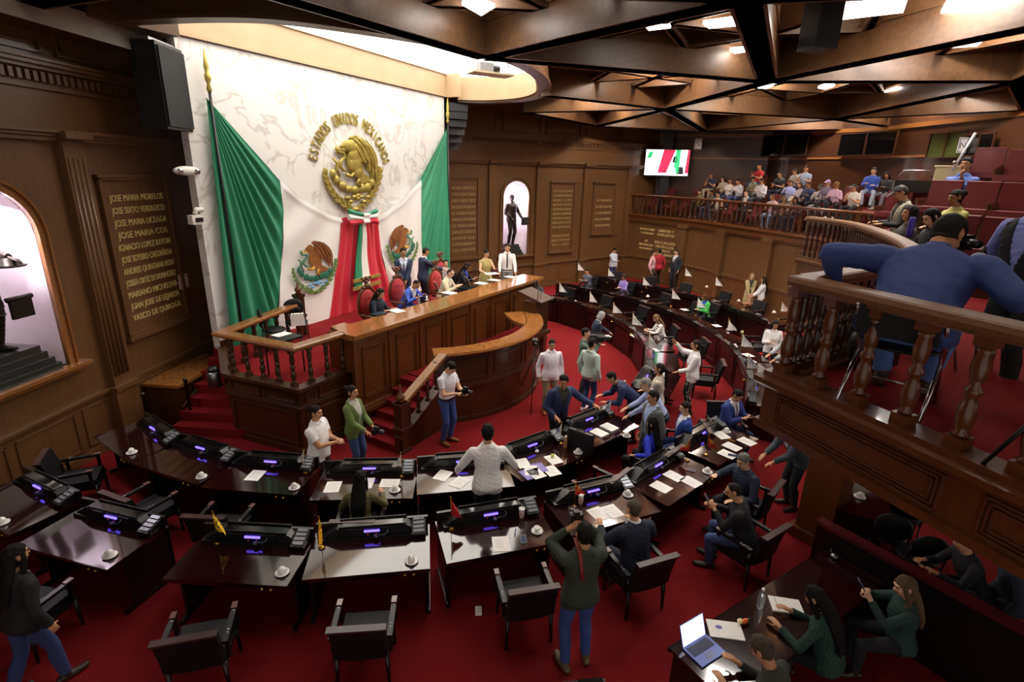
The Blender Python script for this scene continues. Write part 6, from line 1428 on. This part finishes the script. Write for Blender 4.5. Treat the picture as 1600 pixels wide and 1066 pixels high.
def gdist(px, extra):
    d = CR.T @ np.array([(px - 800) / FPX, (300 - 533) / FPX, 1]); d = d[:2] / np.linalg.norm(d[:2])
    for i in range(len(GW) - 1):
        a, b = np.array(GW[i]), np.array(GW[i + 1]); M_ = np.array([d, -(b - a)]).T
        try: t_, u_ = np.linalg.solve(M_, a)
        except Exception: continue
        if -.01 <= u_ <= 1.01 and t_ > 0: return t_ + extra
    return 15. + extra
FARP = [ # px, py of the head top, row, label, top colour, kind, bottom, hair, female
 (1187, 256, 3, 'young man in red vest in the top gallery row', 'b3262e', 'tee', '2a3550', ('14100e', 'short'), 0), (1218, 268, 3, 'boy in black in the top gallery row', '18181c', 'tee', '20263a', ('14100e', 'short'), 0),
 (1241, 264, 3, 'woman holding a bright blue tablet in the top gallery row', 'a49a94', 'tee', '23304e', ('2a1c14', 'pony'), 1), (1260, 259, 3, 'man in blue and white tee filming in the top gallery row', '9db2d0', 'tee', '23283a', ('14100e', 'short'), 0),
 (1366, 262, 3, 'man in blue tracksuit lounging in the top gallery row', '2c4aa0', 'sweater', 'a9b2c8', ('14100e', 'short'), 0), (1386, 269, 3, 'woman with dark hair in black beside the blue tracksuit', '1a1a1e', 'sweater', '6a6870', ('14100e', 'long'), 1),
 (1110, 270, 2, 'man in dark blue tee and cap with beige trousers in the gallery', '232c48', 'tee', 'a89c82', ('3a2420', 'cap'), 0), (1129, 276, 2, 'woman in beige top right of the cap in the gallery', 'a9a08a', 'blouse', '2a2c34', ('1c1410', 'long'), 1),
 (1141, 279, 2, 'girl in white top with dark strap in the gallery', 'd8d4d0', 'tee', '2c3a5e', ('1c1410', 'bun'), 1), (1153, 280, 2, 'man in white shirt looking down in the gallery', 'e4e6ec', 'shirt', '2c3a62', ('120f0d', 'short'), 0),
 (1176, 277, 2, 'woman in grey green top in the gallery', '7d7c66', 'blouse', '2a2c34', ('1c1410', 'bun'), 1), (1190, 279, 2, 'man in white shirt with sleeves on his knees in the gallery', 'dcdce0', 'shirt', '2a2c34', ('1c1410', 'short'), 0),
 (1236, 282, 2, 'woman in light blue blouse in the gallery', 'a8b2e0', 'blouse', '2a2c38', ('1c1410', 'bun'), 1), (1250, 285, 2, 'girl in pale top between light blue and navy', 'c0b8c4', 'tee', '3a3a44', ('4a3322', 'bob'), 1),
 (1262, 284, 2, 'man in navy jacket in the gallery', '2c3a5c', 'sweater', '1c1e26', ('3a2a20', 'short'), 0), (1283, 288, 2, 'person in white hoodie and black cap bending in the gallery', 'd6d8d4', 'sweater', '8a8c90', ('17171a', 'cap'), 0),
 (1294, 281, 2, 'woman under a lilac umbrella hat in the gallery', '6a5f78', 'blouse', '23232a', ('b49ad2', 'cap'), 1), (1308, 285, 2, 'woman in pink sweater with light brown hair in the gallery', 'd8b4cc', 'sweater', '1c1c20', ('7a5a38', 'bob'), 1),
 (1334, 288, 2, 'person in white tee and dark cap in the gallery', 'e4e2de', 'tee', '1c1c20', ('1a1a1c', 'cap'), 0),
 (1093, 297, 1, 'person in olive top behind the far rail, leftmost', '5c5630', 'blouse', '2a2822', ('1c1410', 'bun'), 1), (1111, 297, 1, 'man in dark grey behind the far rail', '34363a', 'sweater', '2a3050', ('14100e', 'short'), 0),
 (1122, 300, 1, 'person in pale vest over black behind the far rail', 'c8c4b8', 'tee', '3a342c', ('14100e', 'short'), 0), (1165, 299, 1, 'balding man in dark suit and white shirt behind the far rail', '2a2c36', 'jacket', '23262e', ('5a4a3e', 'bald'), 0),
 (1206, 304, 1, 'balding man in pink tee and pale jeans behind the far rail', 'bfa4ac', 'tee', '8a96b4', ('3a2a22', 'bald'), 0), (1226, 306, 1, 'older woman in striped top behind the far rail', '8a6a5c', 'blouse', '23232a', ('6a5a50', 'bob'), 1),
 (1236, 308, 1, 'child with white hat behind the far rail', '9a8a80', 'tee', '33364a', ('c8bca8', 'cap'), 1), (1243, 308, 1, 'woman with long black hair in dark purple behind the far rail', '3a2c3c', 'blouse', '20232e', ('120f0e', 'long'), 1)]
for i, (px, py, row, lab, col, kind, bot, hair, fem) in enumerate(FARP):
    d = gdist(px, {1: 1.0, 2: 1.9, 3: 2.9}[row]); pn = at(px, 360, 0); fa = math.degrees(math.atan2(-(-2.8 + 0 - 9), 14 - 24)) ; fa = 128 + ((i * 37) % 30) - 15
    r_ = person(lab, ('ray', px, py, d), fa, (1.62 if fem else 1.72) * 1.0, seat=.44, lean=(2, 12, 18, 8)[i % 4], head=((i * 23) % 40 - 20, 6 + (i * 7) % 18, 0), rh=(.12, .36, .8) if i % 3 else (.06, .38, .95), lh=(-.12, .36, .8) if i % 3 != 1 else (-.1, .3, .74), top=(col, kind), inner='e4e2e0' if kind == 'jacket' else None, bottom=bot, hair=hair, fem=bool(fem), q=.017, shoes=('1c1a18', 'd8d4d0')[i % 2], skin='mlt'[i % 3])
    tseat('maroon theatre seat under the ' + ' '.join(lab.split()[:8]), tuple(r_['loc'] - np.array([0, 0, .0])), math.radians(fa))
for i, (px, e) in enumerate(((1020, .7), (1048, .7), (1070, .6), (1145, .6), (1185, .6), (1085, 1.7), (1045, 1.7), (1210, 1.7), (1150, 2.7), (1105, 2.7), (1290, 2.7), (1325, 2.7))):
    g = ray_dist(px, 300, gdist(px, e)); z = 3.26 if e < 1 else (3.68 if e < 2 else 4.1)
    tseat('empty maroon theatre seat in the far gallery, %s from the left in the %s row' % (['first', 'second', 'third', 'fourth', 'fifth', 'second', 'first', 'third', 'second', 'first', 'third', 'fourth'][i], 'front' if e < 1 else 'second' if e < 2 else 'third'), (g[0], g[1], z), math.radians(128))
# bronze statues in the niches
g = RW(-1.98, .22, 1.62 + .384); person('bronze statue of a standing man holding a book, in the right niche', ('xy', g[0], g[1]), math.degrees(AR) - 180 + 8, 2.25, g[2], rh=(.1, .1, .95), lh=(-.32, .2, .92), top=('2b241d', 'jacket'), inner='2b241d', bronze=BRONZE, hair=('2b241d', 'short'), q=.02)
g = LW(-.62, .24, 1.85 + .48); st = person('bronze statue of a standing man holding a hat and a scroll, in the left niche', ('xy', g[0], g[1]), math.degrees(AL) - 180, 2.15, g[2], rh=(.15, .34, 1.15), lh=(-.34, .16, 1.12), top=('2b241d', 'coat'), inner='2b241d', bronze=BRONZE, hair=('2b241d', 'short'), q=.016)
for o in list(COL.objects):
    if o.get('category') == 'person' and 'statue' in o['label']: o.name = 'statue'; o['category'] = 'statue'
def held(nm, label, cat, pos, rz=0.): return thing(nm, label, cat, tuple(pos), rz)
g = RW(-1.98 + .58, -.03, 3.1); t = held('bronze_book', 'bronze book in the hand of the right niche statue', 'book', g, AR); MB().box((0, 0, 0), (.36, .1, .34), 0).build('cover', BRONZE, t); MB().box((0, -.02, .0), (.32, .08, .3)).build('pages', PED, t)
g = LW(-.2, .08, 3.95 - .35); t = held('bronze_hat', 'bronze hat held out by the left niche statue', 'hat', g, AL); MB().lathe([(.2, 0), (.22, .02), (.12, .03), (.11, .12), (.0, .14)], n=18).build('hat', BRONZE, t)
g = LW(-.2, .06, 2.95); t = held('bronze_scroll', 'bronze scroll hanging from the hand of the left niche statue', 'scroll', g, AL); MB().box((0, 0, 0), (.34, .05, .3)).tube([(-.2, 0, .16), (.2, 0, .16)], .04, 8).build('scroll', BRONZE, t)

# ------------------------------------------------------------------ held and nearby things
def camera_(label, info, hand=1, off=(0, .06, .03), big=1., rz=None):
    p = info['w']((info['HD'][1][0] + info['HD'][-1][0]) / 2 + np.array(off)); t = held('photo_camera', label, 'camera', p, math.radians(info['face'] if rz is None else rz))
    k = big; MB().box((0, 0, 0), (.14 * k, .07 * k, .1 * k)).box((0, 0, .06 * k), (.06 * k, .06 * k, .04 * k)).build('body', BLACK, t); MB().tube([(0, .03 * k, 0), (0, .09 * k, 0), (0, .15 * k, 0)], [.037 * k, .04 * k, .043 * k], 14).build('lens', BLACKG, t); MB().tube([(0, .148 * k, 0), (0, .153 * k, 0)], .035 * k, 14).build('glass', mat('30405a', .05), t)
    return t
camera_('black camera held at the waist of the woman in olive green', f2); camera_('black camera in the hands of the photographer in the white tee', f3, off=(0, .05, .05)); camera_('camera held to the eye of the photographer in dark green', f22, off=(0, .05, .03)); camera_('small camera in the hand of the bearded man', f12, off=(.28, -.02, -.08))
p = f6['w']((.16, .26, 1.56)); t = held('video_camera', 'shoulder video camera of the man in grey green', 'camera', p, math.radians(f6['face'])); MB().box((0, 0, 0), (.12, .32, .16)).box((0, .04, .12), (.04, .2, .03)).build('body', BLACK, t); MB().tube([(0, .16, 0), (0, .3, 0)], .055, 12).build('lens', BLACKG, t); MB().tube([(.08, .0, .06), (.08, .3, .06)], .022, 8).build('microphone', GREYKEY, t)
p = at(966, 640, 1.0); t = held('phone_stick', 'phone on a thin black stick raised above the bending man', 'phone stick', (p[0], p[1], .95), .3); MB().tube([(0, 0, 0), (.03, .02, .5)], .008, 6).build('stick', BLACK, t); MB().box((.03, .02, .56), (.15, .015, .08)).build('phone', mat('8a9ac0', .2), t); MB().ell((.09, .02, .6), (.02, .02, .02)).build('light', WHITE, t)
# neck strap of the foreground photographer
pts = [f22['w'](x) for x in (f22['hl'](-.085, .03, -.06), f22['nb'] + np.array([-.075, -.075, .045]), f22['tp'](-.06, -.135, .36), f22['tp'](-.045, -.14, .26))]
c0 = pts[0]; tag(MB().tube([tuple(q - c0) for q in pts], [(.022, .006)] * 4, 8).build('camera_strap', mat('7a2420', .6), None, tuple(c0)), 'red and black camera strap over the back of the dark green photographer', 'strap')
for inf, lab, col in ((f20, 'red cased phone in the hands of the man in black', '9a1c20'), (f18, 'phone in the hand of the moustached man in royal blue', '23262e'), (f39, 'dark phone in the hand of the woman with light brown hair', '2a3038'), (g6, 'phone in the hands of the man in the beige vest', '1a1a1c'), (f33, 'phone in the hand of the man in the far corner', '1a1a1c')):
    p = inf['w']((inf['HD'][1][0] + inf['HD'][-1][0]) / 2 + np.array([0, .05, .05]) if inf is not f33 else inf['HD'][1][0] + np.array([0, .03, .05])); t = held('smartphone', lab, 'phone', p, math.radians(inf['face'])); t.rotation_euler[0] = -.6
    MB().box((0, 0, 0), (.075, .010, .15)).build('body', mat(col, .3), t); MB().box((0, -.006, 0), (.066, .002, .138)).build('screen', mat('3a4658', .1, emit=.2), t)
p = p4['w']((p4['HD'][1][0] + p4['HD'][-1][0]) / 2 + np.array([.05, .06, -.08])); tag(MB().box((0, 0, 0), (.24, .004, .32)).build('paper_sheet', PAPER, None, tuple(p), math.radians(-30)), 'white sheet held out by the man in dark blue suit', 'paper')
p = p8['w'](p8['HD'][1][0] + np.array([-.08, .08, .03])); tag(MB().box((0, 0, 0), (.36, .24, .02)).build('document_folder', PAPER, None, tuple(p), math.radians(p8['face'])), 'white folder held by the woman in the olive gold dress', 'folder')
p = f8['w'](f8['HD'][1][0] + np.array([0, .06, .0])); tag(MB().box((0, 0, 0), (.16, .22, .006)).build('paper_sheet', PAPER, None, tuple(p), .3), 'folded white paper in the hand of the grey haired woman', 'paper')
# tall red velvet chairs of the presidium
def throne(label, loc, rz):
    t = thing('carved_armchair', label, 'chair', loc, rz, 'tall red velvet chairs of the presidium')
    RV = mat('a80f1c', .7, sheen=.3); MB().box((0, 0, .44), (.54, .5, .1)).build('seat', RV, t)
    b = MB(); b.ell((0, -.27, .88), (.25, .07, .33), n=20, m=12)
    for x in (-.1, 0, .1):
        for z in (.74, .88, 1.02): b.ell((x + (.05 if z == .88 else 0), -.205, z), (.018, .01, .018), 1, n=8, m=5)
    b.build('backrest', [RV, mat('6a0a12', .7)], t)
    f = MB(); f.tube([(.28 * math.sin(a), -.28, .88 - .37 * math.cos(a)) for a in np.linspace(0, 2 * PI, 25)], .03, 8)
    for x, z, r in ((0, 1.27, .07), (-.1, 1.25, .05), (.1, 1.25, .05), (0, 1.37, .055), (-.07, 1.42, .04), (.07, 1.42, .04), (0, 1.46, .05), (-.12, 1.47, .03), (.12, 1.47, .03)): f.ell((x, -.28, z), (r, .04, r), n=10, m=6)
    f.build('carved_frame', WOOD, t)
    for x in (-.29, .29): MB().tube([(x, -.25, .68), (x, .2, .68), (x, .22, .44)], .028, 8).build('armrest', WOOD, t)
    for x in (-.24, .24):
        for y in (-.24, .22): MB().tube([(x, y, .4), (x, y, 0)], [.035, .022], 8).build('leg', WOOD, t)
    return t
TH = None
for inf, lab in ((p1, 'tall red velvet chair with carved crest behind the woman in navy'), (p3, 'tall red velvet chair with carved crest behind the man in bright blue'), (p6, 'tall red velvet chair with carved crest behind the man in cream'), (p5, 'tall red velvet chair behind the half hidden woman')):
    rz = AF; l_ = inf['loc'] + np.array([-.0, .0, 0])
    l_ = np.array([l_[0] - .859 * -.05, l_[1] + .512 * -.05, PZ_])
    TH = throne(lab, tuple(l_), rz + PI) if TH is None else TH
    if TH['label'] != lab: dup(TH, tuple(l_), rz + PI, lab)
rzp = math.radians(-121)
padchair('black office chair behind the woman in the black blazer', tuple(p7['loc']), rzp)
for px, py, lab, r in ((428, 512, 'black padded chair nearest the left corner of the platform rail', -1.0), (463, 500, 'black padded chair holding the white handbag on the platform', -2.6)):
    q = at(px, py, PZ_ + .5); padchair(lab, (q[0], q[1], PZ_), r)
q = at(466, 508, PZ_ + .5); t = thing('handbag', 'white handbag with black sides on the padded chair of the platform', 'bag', (q[0], q[1], PZ_ + .5), .4); MB().box((0, 0, .13), (.3, .12, .26), 0, 0, (.85, .7)).build('body', WHITE, t); MB().box((-.16, 0, .12), (.03, .13, .24)).build('side', BLACK, t); MB().tube([(-.08, 0, .25), (-.06, 0, .38), (.06, 0, .38), (.08, 0, .25)], .012, 6).build('handle', BLACK, t)
# things on the presidium desk
def desk_item(px, py, fn, lab, cat, nm, rz=0., z=2.165):
    q = at(px, py, z); t = thing(nm, lab, cat, (q[0], q[1], z), rz); fn(t); return t
def tent(t): m = MB(); m.prism_x([(-.05, 0), (-.045, 0), (.045, .24), (.04, .245)], -.13, .13); m.build('screen', WHITE, t); m = MB(); m.prism_x([(-.04, 0), (-.036, 0), (.05, .238), (.046, .242)], -.13, .13); m.build('back', BLACK, t); MB().box((0, .03, .006), (.16, .12, .012)).build('foot', BLACK, t)
for px, py, wh in ((634, 471, 'before the man in bright blue'), (682, 455, 'before the man in cream'), (731, 447, 'before the woman in the black blazer'), (762, 436, 'before the woman in olive gold')):
    desk_item(px, py, tent, 'white desk screen seen edge on ' + wh, 'screen', 'desk_screen', AF + .9)
for px, py, rz, lab in ((620, 486, .9, 'open white folder under the hands of the woman in navy'), (702, 458, 1., 'white document under the hands of the man in cream'), (772, 438, 1.1, 'white document before the woman in olive gold'), (798, 433, 1., 'white document under the standing man in the white shirt'), (752, 443, 1.1, 'white document of the woman in the black blazer')):
    sheet_(px, py, rz, lab, .26, .34, 2.165, n=8, group='papers at the presidium')
desk_item(592, 491, lambda t: MB().rng(-.15, .15, -.1, .1, 0, .02).build('cover', mat('1c2436', .4), t), 'closed dark blue folder at the left end of the presidium desk', 'folder', 'folder', 1.)
desk_item(654, 474, lambda t: (MB().lathe([(.03, 0), (.034, .02), (.03, .14), (.012, .2)], n=12).build('body', mat('dfe6ea', .1, trans=.8), t), MB().lathe([(.014, .2), (.014, .225)], n=10).build('cap', WHITE, t)), 'clear water bottle on the presidium desk', 'bottle', 'water_bottle')
desk_item(667, 470, lambda t: (MB().lathe([(.035, 0), (.04, .03), (.02, .05), (.02, .12)], n=12).build('vessel', CHINA, t),), 'small white sugar pot on the presidium desk', 'pot', 'sugar_pot')
desk_item(776, 431, lambda t: MB().rng(-.15, .15, -.05, .05, 0, .2).build('body', mat('5a1620', .6), t), 'maroon document case standing before the woman in olive gold', 'case', 'document_case', AF)
q = at(440, 523, PZ_ + .8); t = thing('small_table', 'small table with white papers inside the platform corner', 'table', (q[0], q[1] + .05, PZ_), AF); MB().rng(-.3, .3, -.2, .2, .70, .73).build('tabletop', BLACK, t)
sheet_(440, 523, AF, 'white papers on the small table inside the platform corner', .3, .22, PZ_ + .735, n=8, group='papers at the presidium')
for x in (-.27, .27):
    for y in (-.17, .17): MB().tube([(x, y, 0), (x, y, .7)], .015, 6).build('leg', BLACK, t)
# tripods
def tripod(label, loc, h, spread, material=BLACK, rz=0., head=True):
    t = thing('tripod', label, 'tripod', loc, rz)
    for k in range(3):
        a = 2.1 * k + .4; MB().tube([(.03 * math.cos(a), .03 * math.sin(a), h * .78), (spread * math.cos(a), spread * math.sin(a), 0)], [.016, .011], 6).build('leg', material, t)
    MB().tube([(0, 0, h * .4), (0, 0, h)], .013, 6).build('column', material, t)
    if head: MB().box((0, 0, h + .05), (.12, .2, .12)).tube([(0, -.1, h + .05), (0, -.22, h + .05)], .035, 10).build('camera', BLACK, t)
    return t
q = at(826, 640, 0); tripod('black tripod with a camera standing before the rostrum', (q[0] + .1, q[1] + .25, 0), 1.5, .5)
g = ray_dist(1490, 395, 5.8); tripod('silver tripod with a camera on the gallery bay', (g[0], g[1], 3.7), .95, .4, STEEL)
g = ray_dist(1575, 600, 3.2); tripod('black tripod legs at the near balustrade', (g[0] + .45, g[1] + .1, 3.7), .7, .26, BLACK, head=False)
# folding chair and bag on the gallery bay
l_ = g1['loc']; t = thing('folding_chair', 'folding chair with chrome legs under the man in the navy sweater', 'chair', tuple(l_), math.radians(g1['face']))
MB().ell((0, -.02, .44), (.24, .23, .035)).build('seat', LEATHER, t); MB().box((0, -.27, .62), (.44, .03, .2)).build('backrest', LEATHER, t)
for x in (-.23, .23): MB().tube([(x, .28, 0), (x, -.05, .44), (x, -.27, .73)], .014, 8).tube([(x, -.3, 0), (x, .12, .44)], .014, 8).build('leg', CHROME, t)
MB().tube([(-.23, .22, .1), (.23, .22, .1)], .01, 6).build('crossbar', CHROME, t)
g = at(1335, 585, 3.72); t = thing('backpack', 'black backpack on the gallery bay floor behind the balusters', 'bag', (g[0] + .22, g[1] + .2, 3.7), .5); MB().ell((0, 0, .2), (.22, .15, .22)).build('body', BLACK, t); MB().tube([(-.08, -.1, .36), (-.1, -.2, .2), (-.08, -.12, .05)], .018, 6).build('strap', LEATHER, t); MB().box((0, -.14, .14), (.24, .05, .16)).build('pocket', BLACK, t)
p = g1['w'](g1['hl'](.16, .12, -.08)); t = held('headset', 'grey headset beside the head of the man in the navy sweater', 'headset', p, .4); MB().ell((0, 0, 0), (.055, .05, .05)).ell((.1, .02, -.03), (.05, .045, .05)).build('ear_pad', mat('8a98b4', .8), t); MB().tube([(0, 0, .04), (.05, .01, .08), (.1, .02, .03)], .012, 6).build('band', BLACK, t)
g = ray_dist(1424, 352, 8.6); tag(MB().lathe([(.035, 0), (.038, .03), (.038, .2), (.03, .24)], n=14).build('drink_bottle', mat('33218f', .3), None, tuple(g + np.array([0, 0, -.14]))), 'violet drink bottle held by the woman in black on the gallery bay', 'bottle')
g = at(766, 116, 7.45)
t = thing('stage_projector', 'small projector on a pale hanging shelf inside the lit ceiling opening', 'projector', tuple(g), .5)
MB().box((0, 0, 0), (1.1, .5, .04)).build('shelf', mat('c9b79a', .5), t); MB().box((-.15, 0, .13), (.36, .26, .2)).build('body', mat('8a8a8c', .4), t); MB().tube([(.06, 0, .13), (.24, 0, .13)], .08, 14).build('lens', BLACK, t)
for x in (-.5, .5): MB().tube([(x, 0, 0), (x, 0, .6)], .012, 6).build('hanger', STEEL, t)
g = at(896, 509, 0); tag(MB().box((0, 0, .006), (.9, .05, .012)).build('tape_strip', WHITE, None, tuple(g), -.75), 'white tape strip on the red carpet right of the rostrum', 'tape')
bpy.data.scenes.remove(TMP)
for m_ in list(bpy.data.meshes):
    if m_.users == 0: bpy.data.meshes.remove(m_)
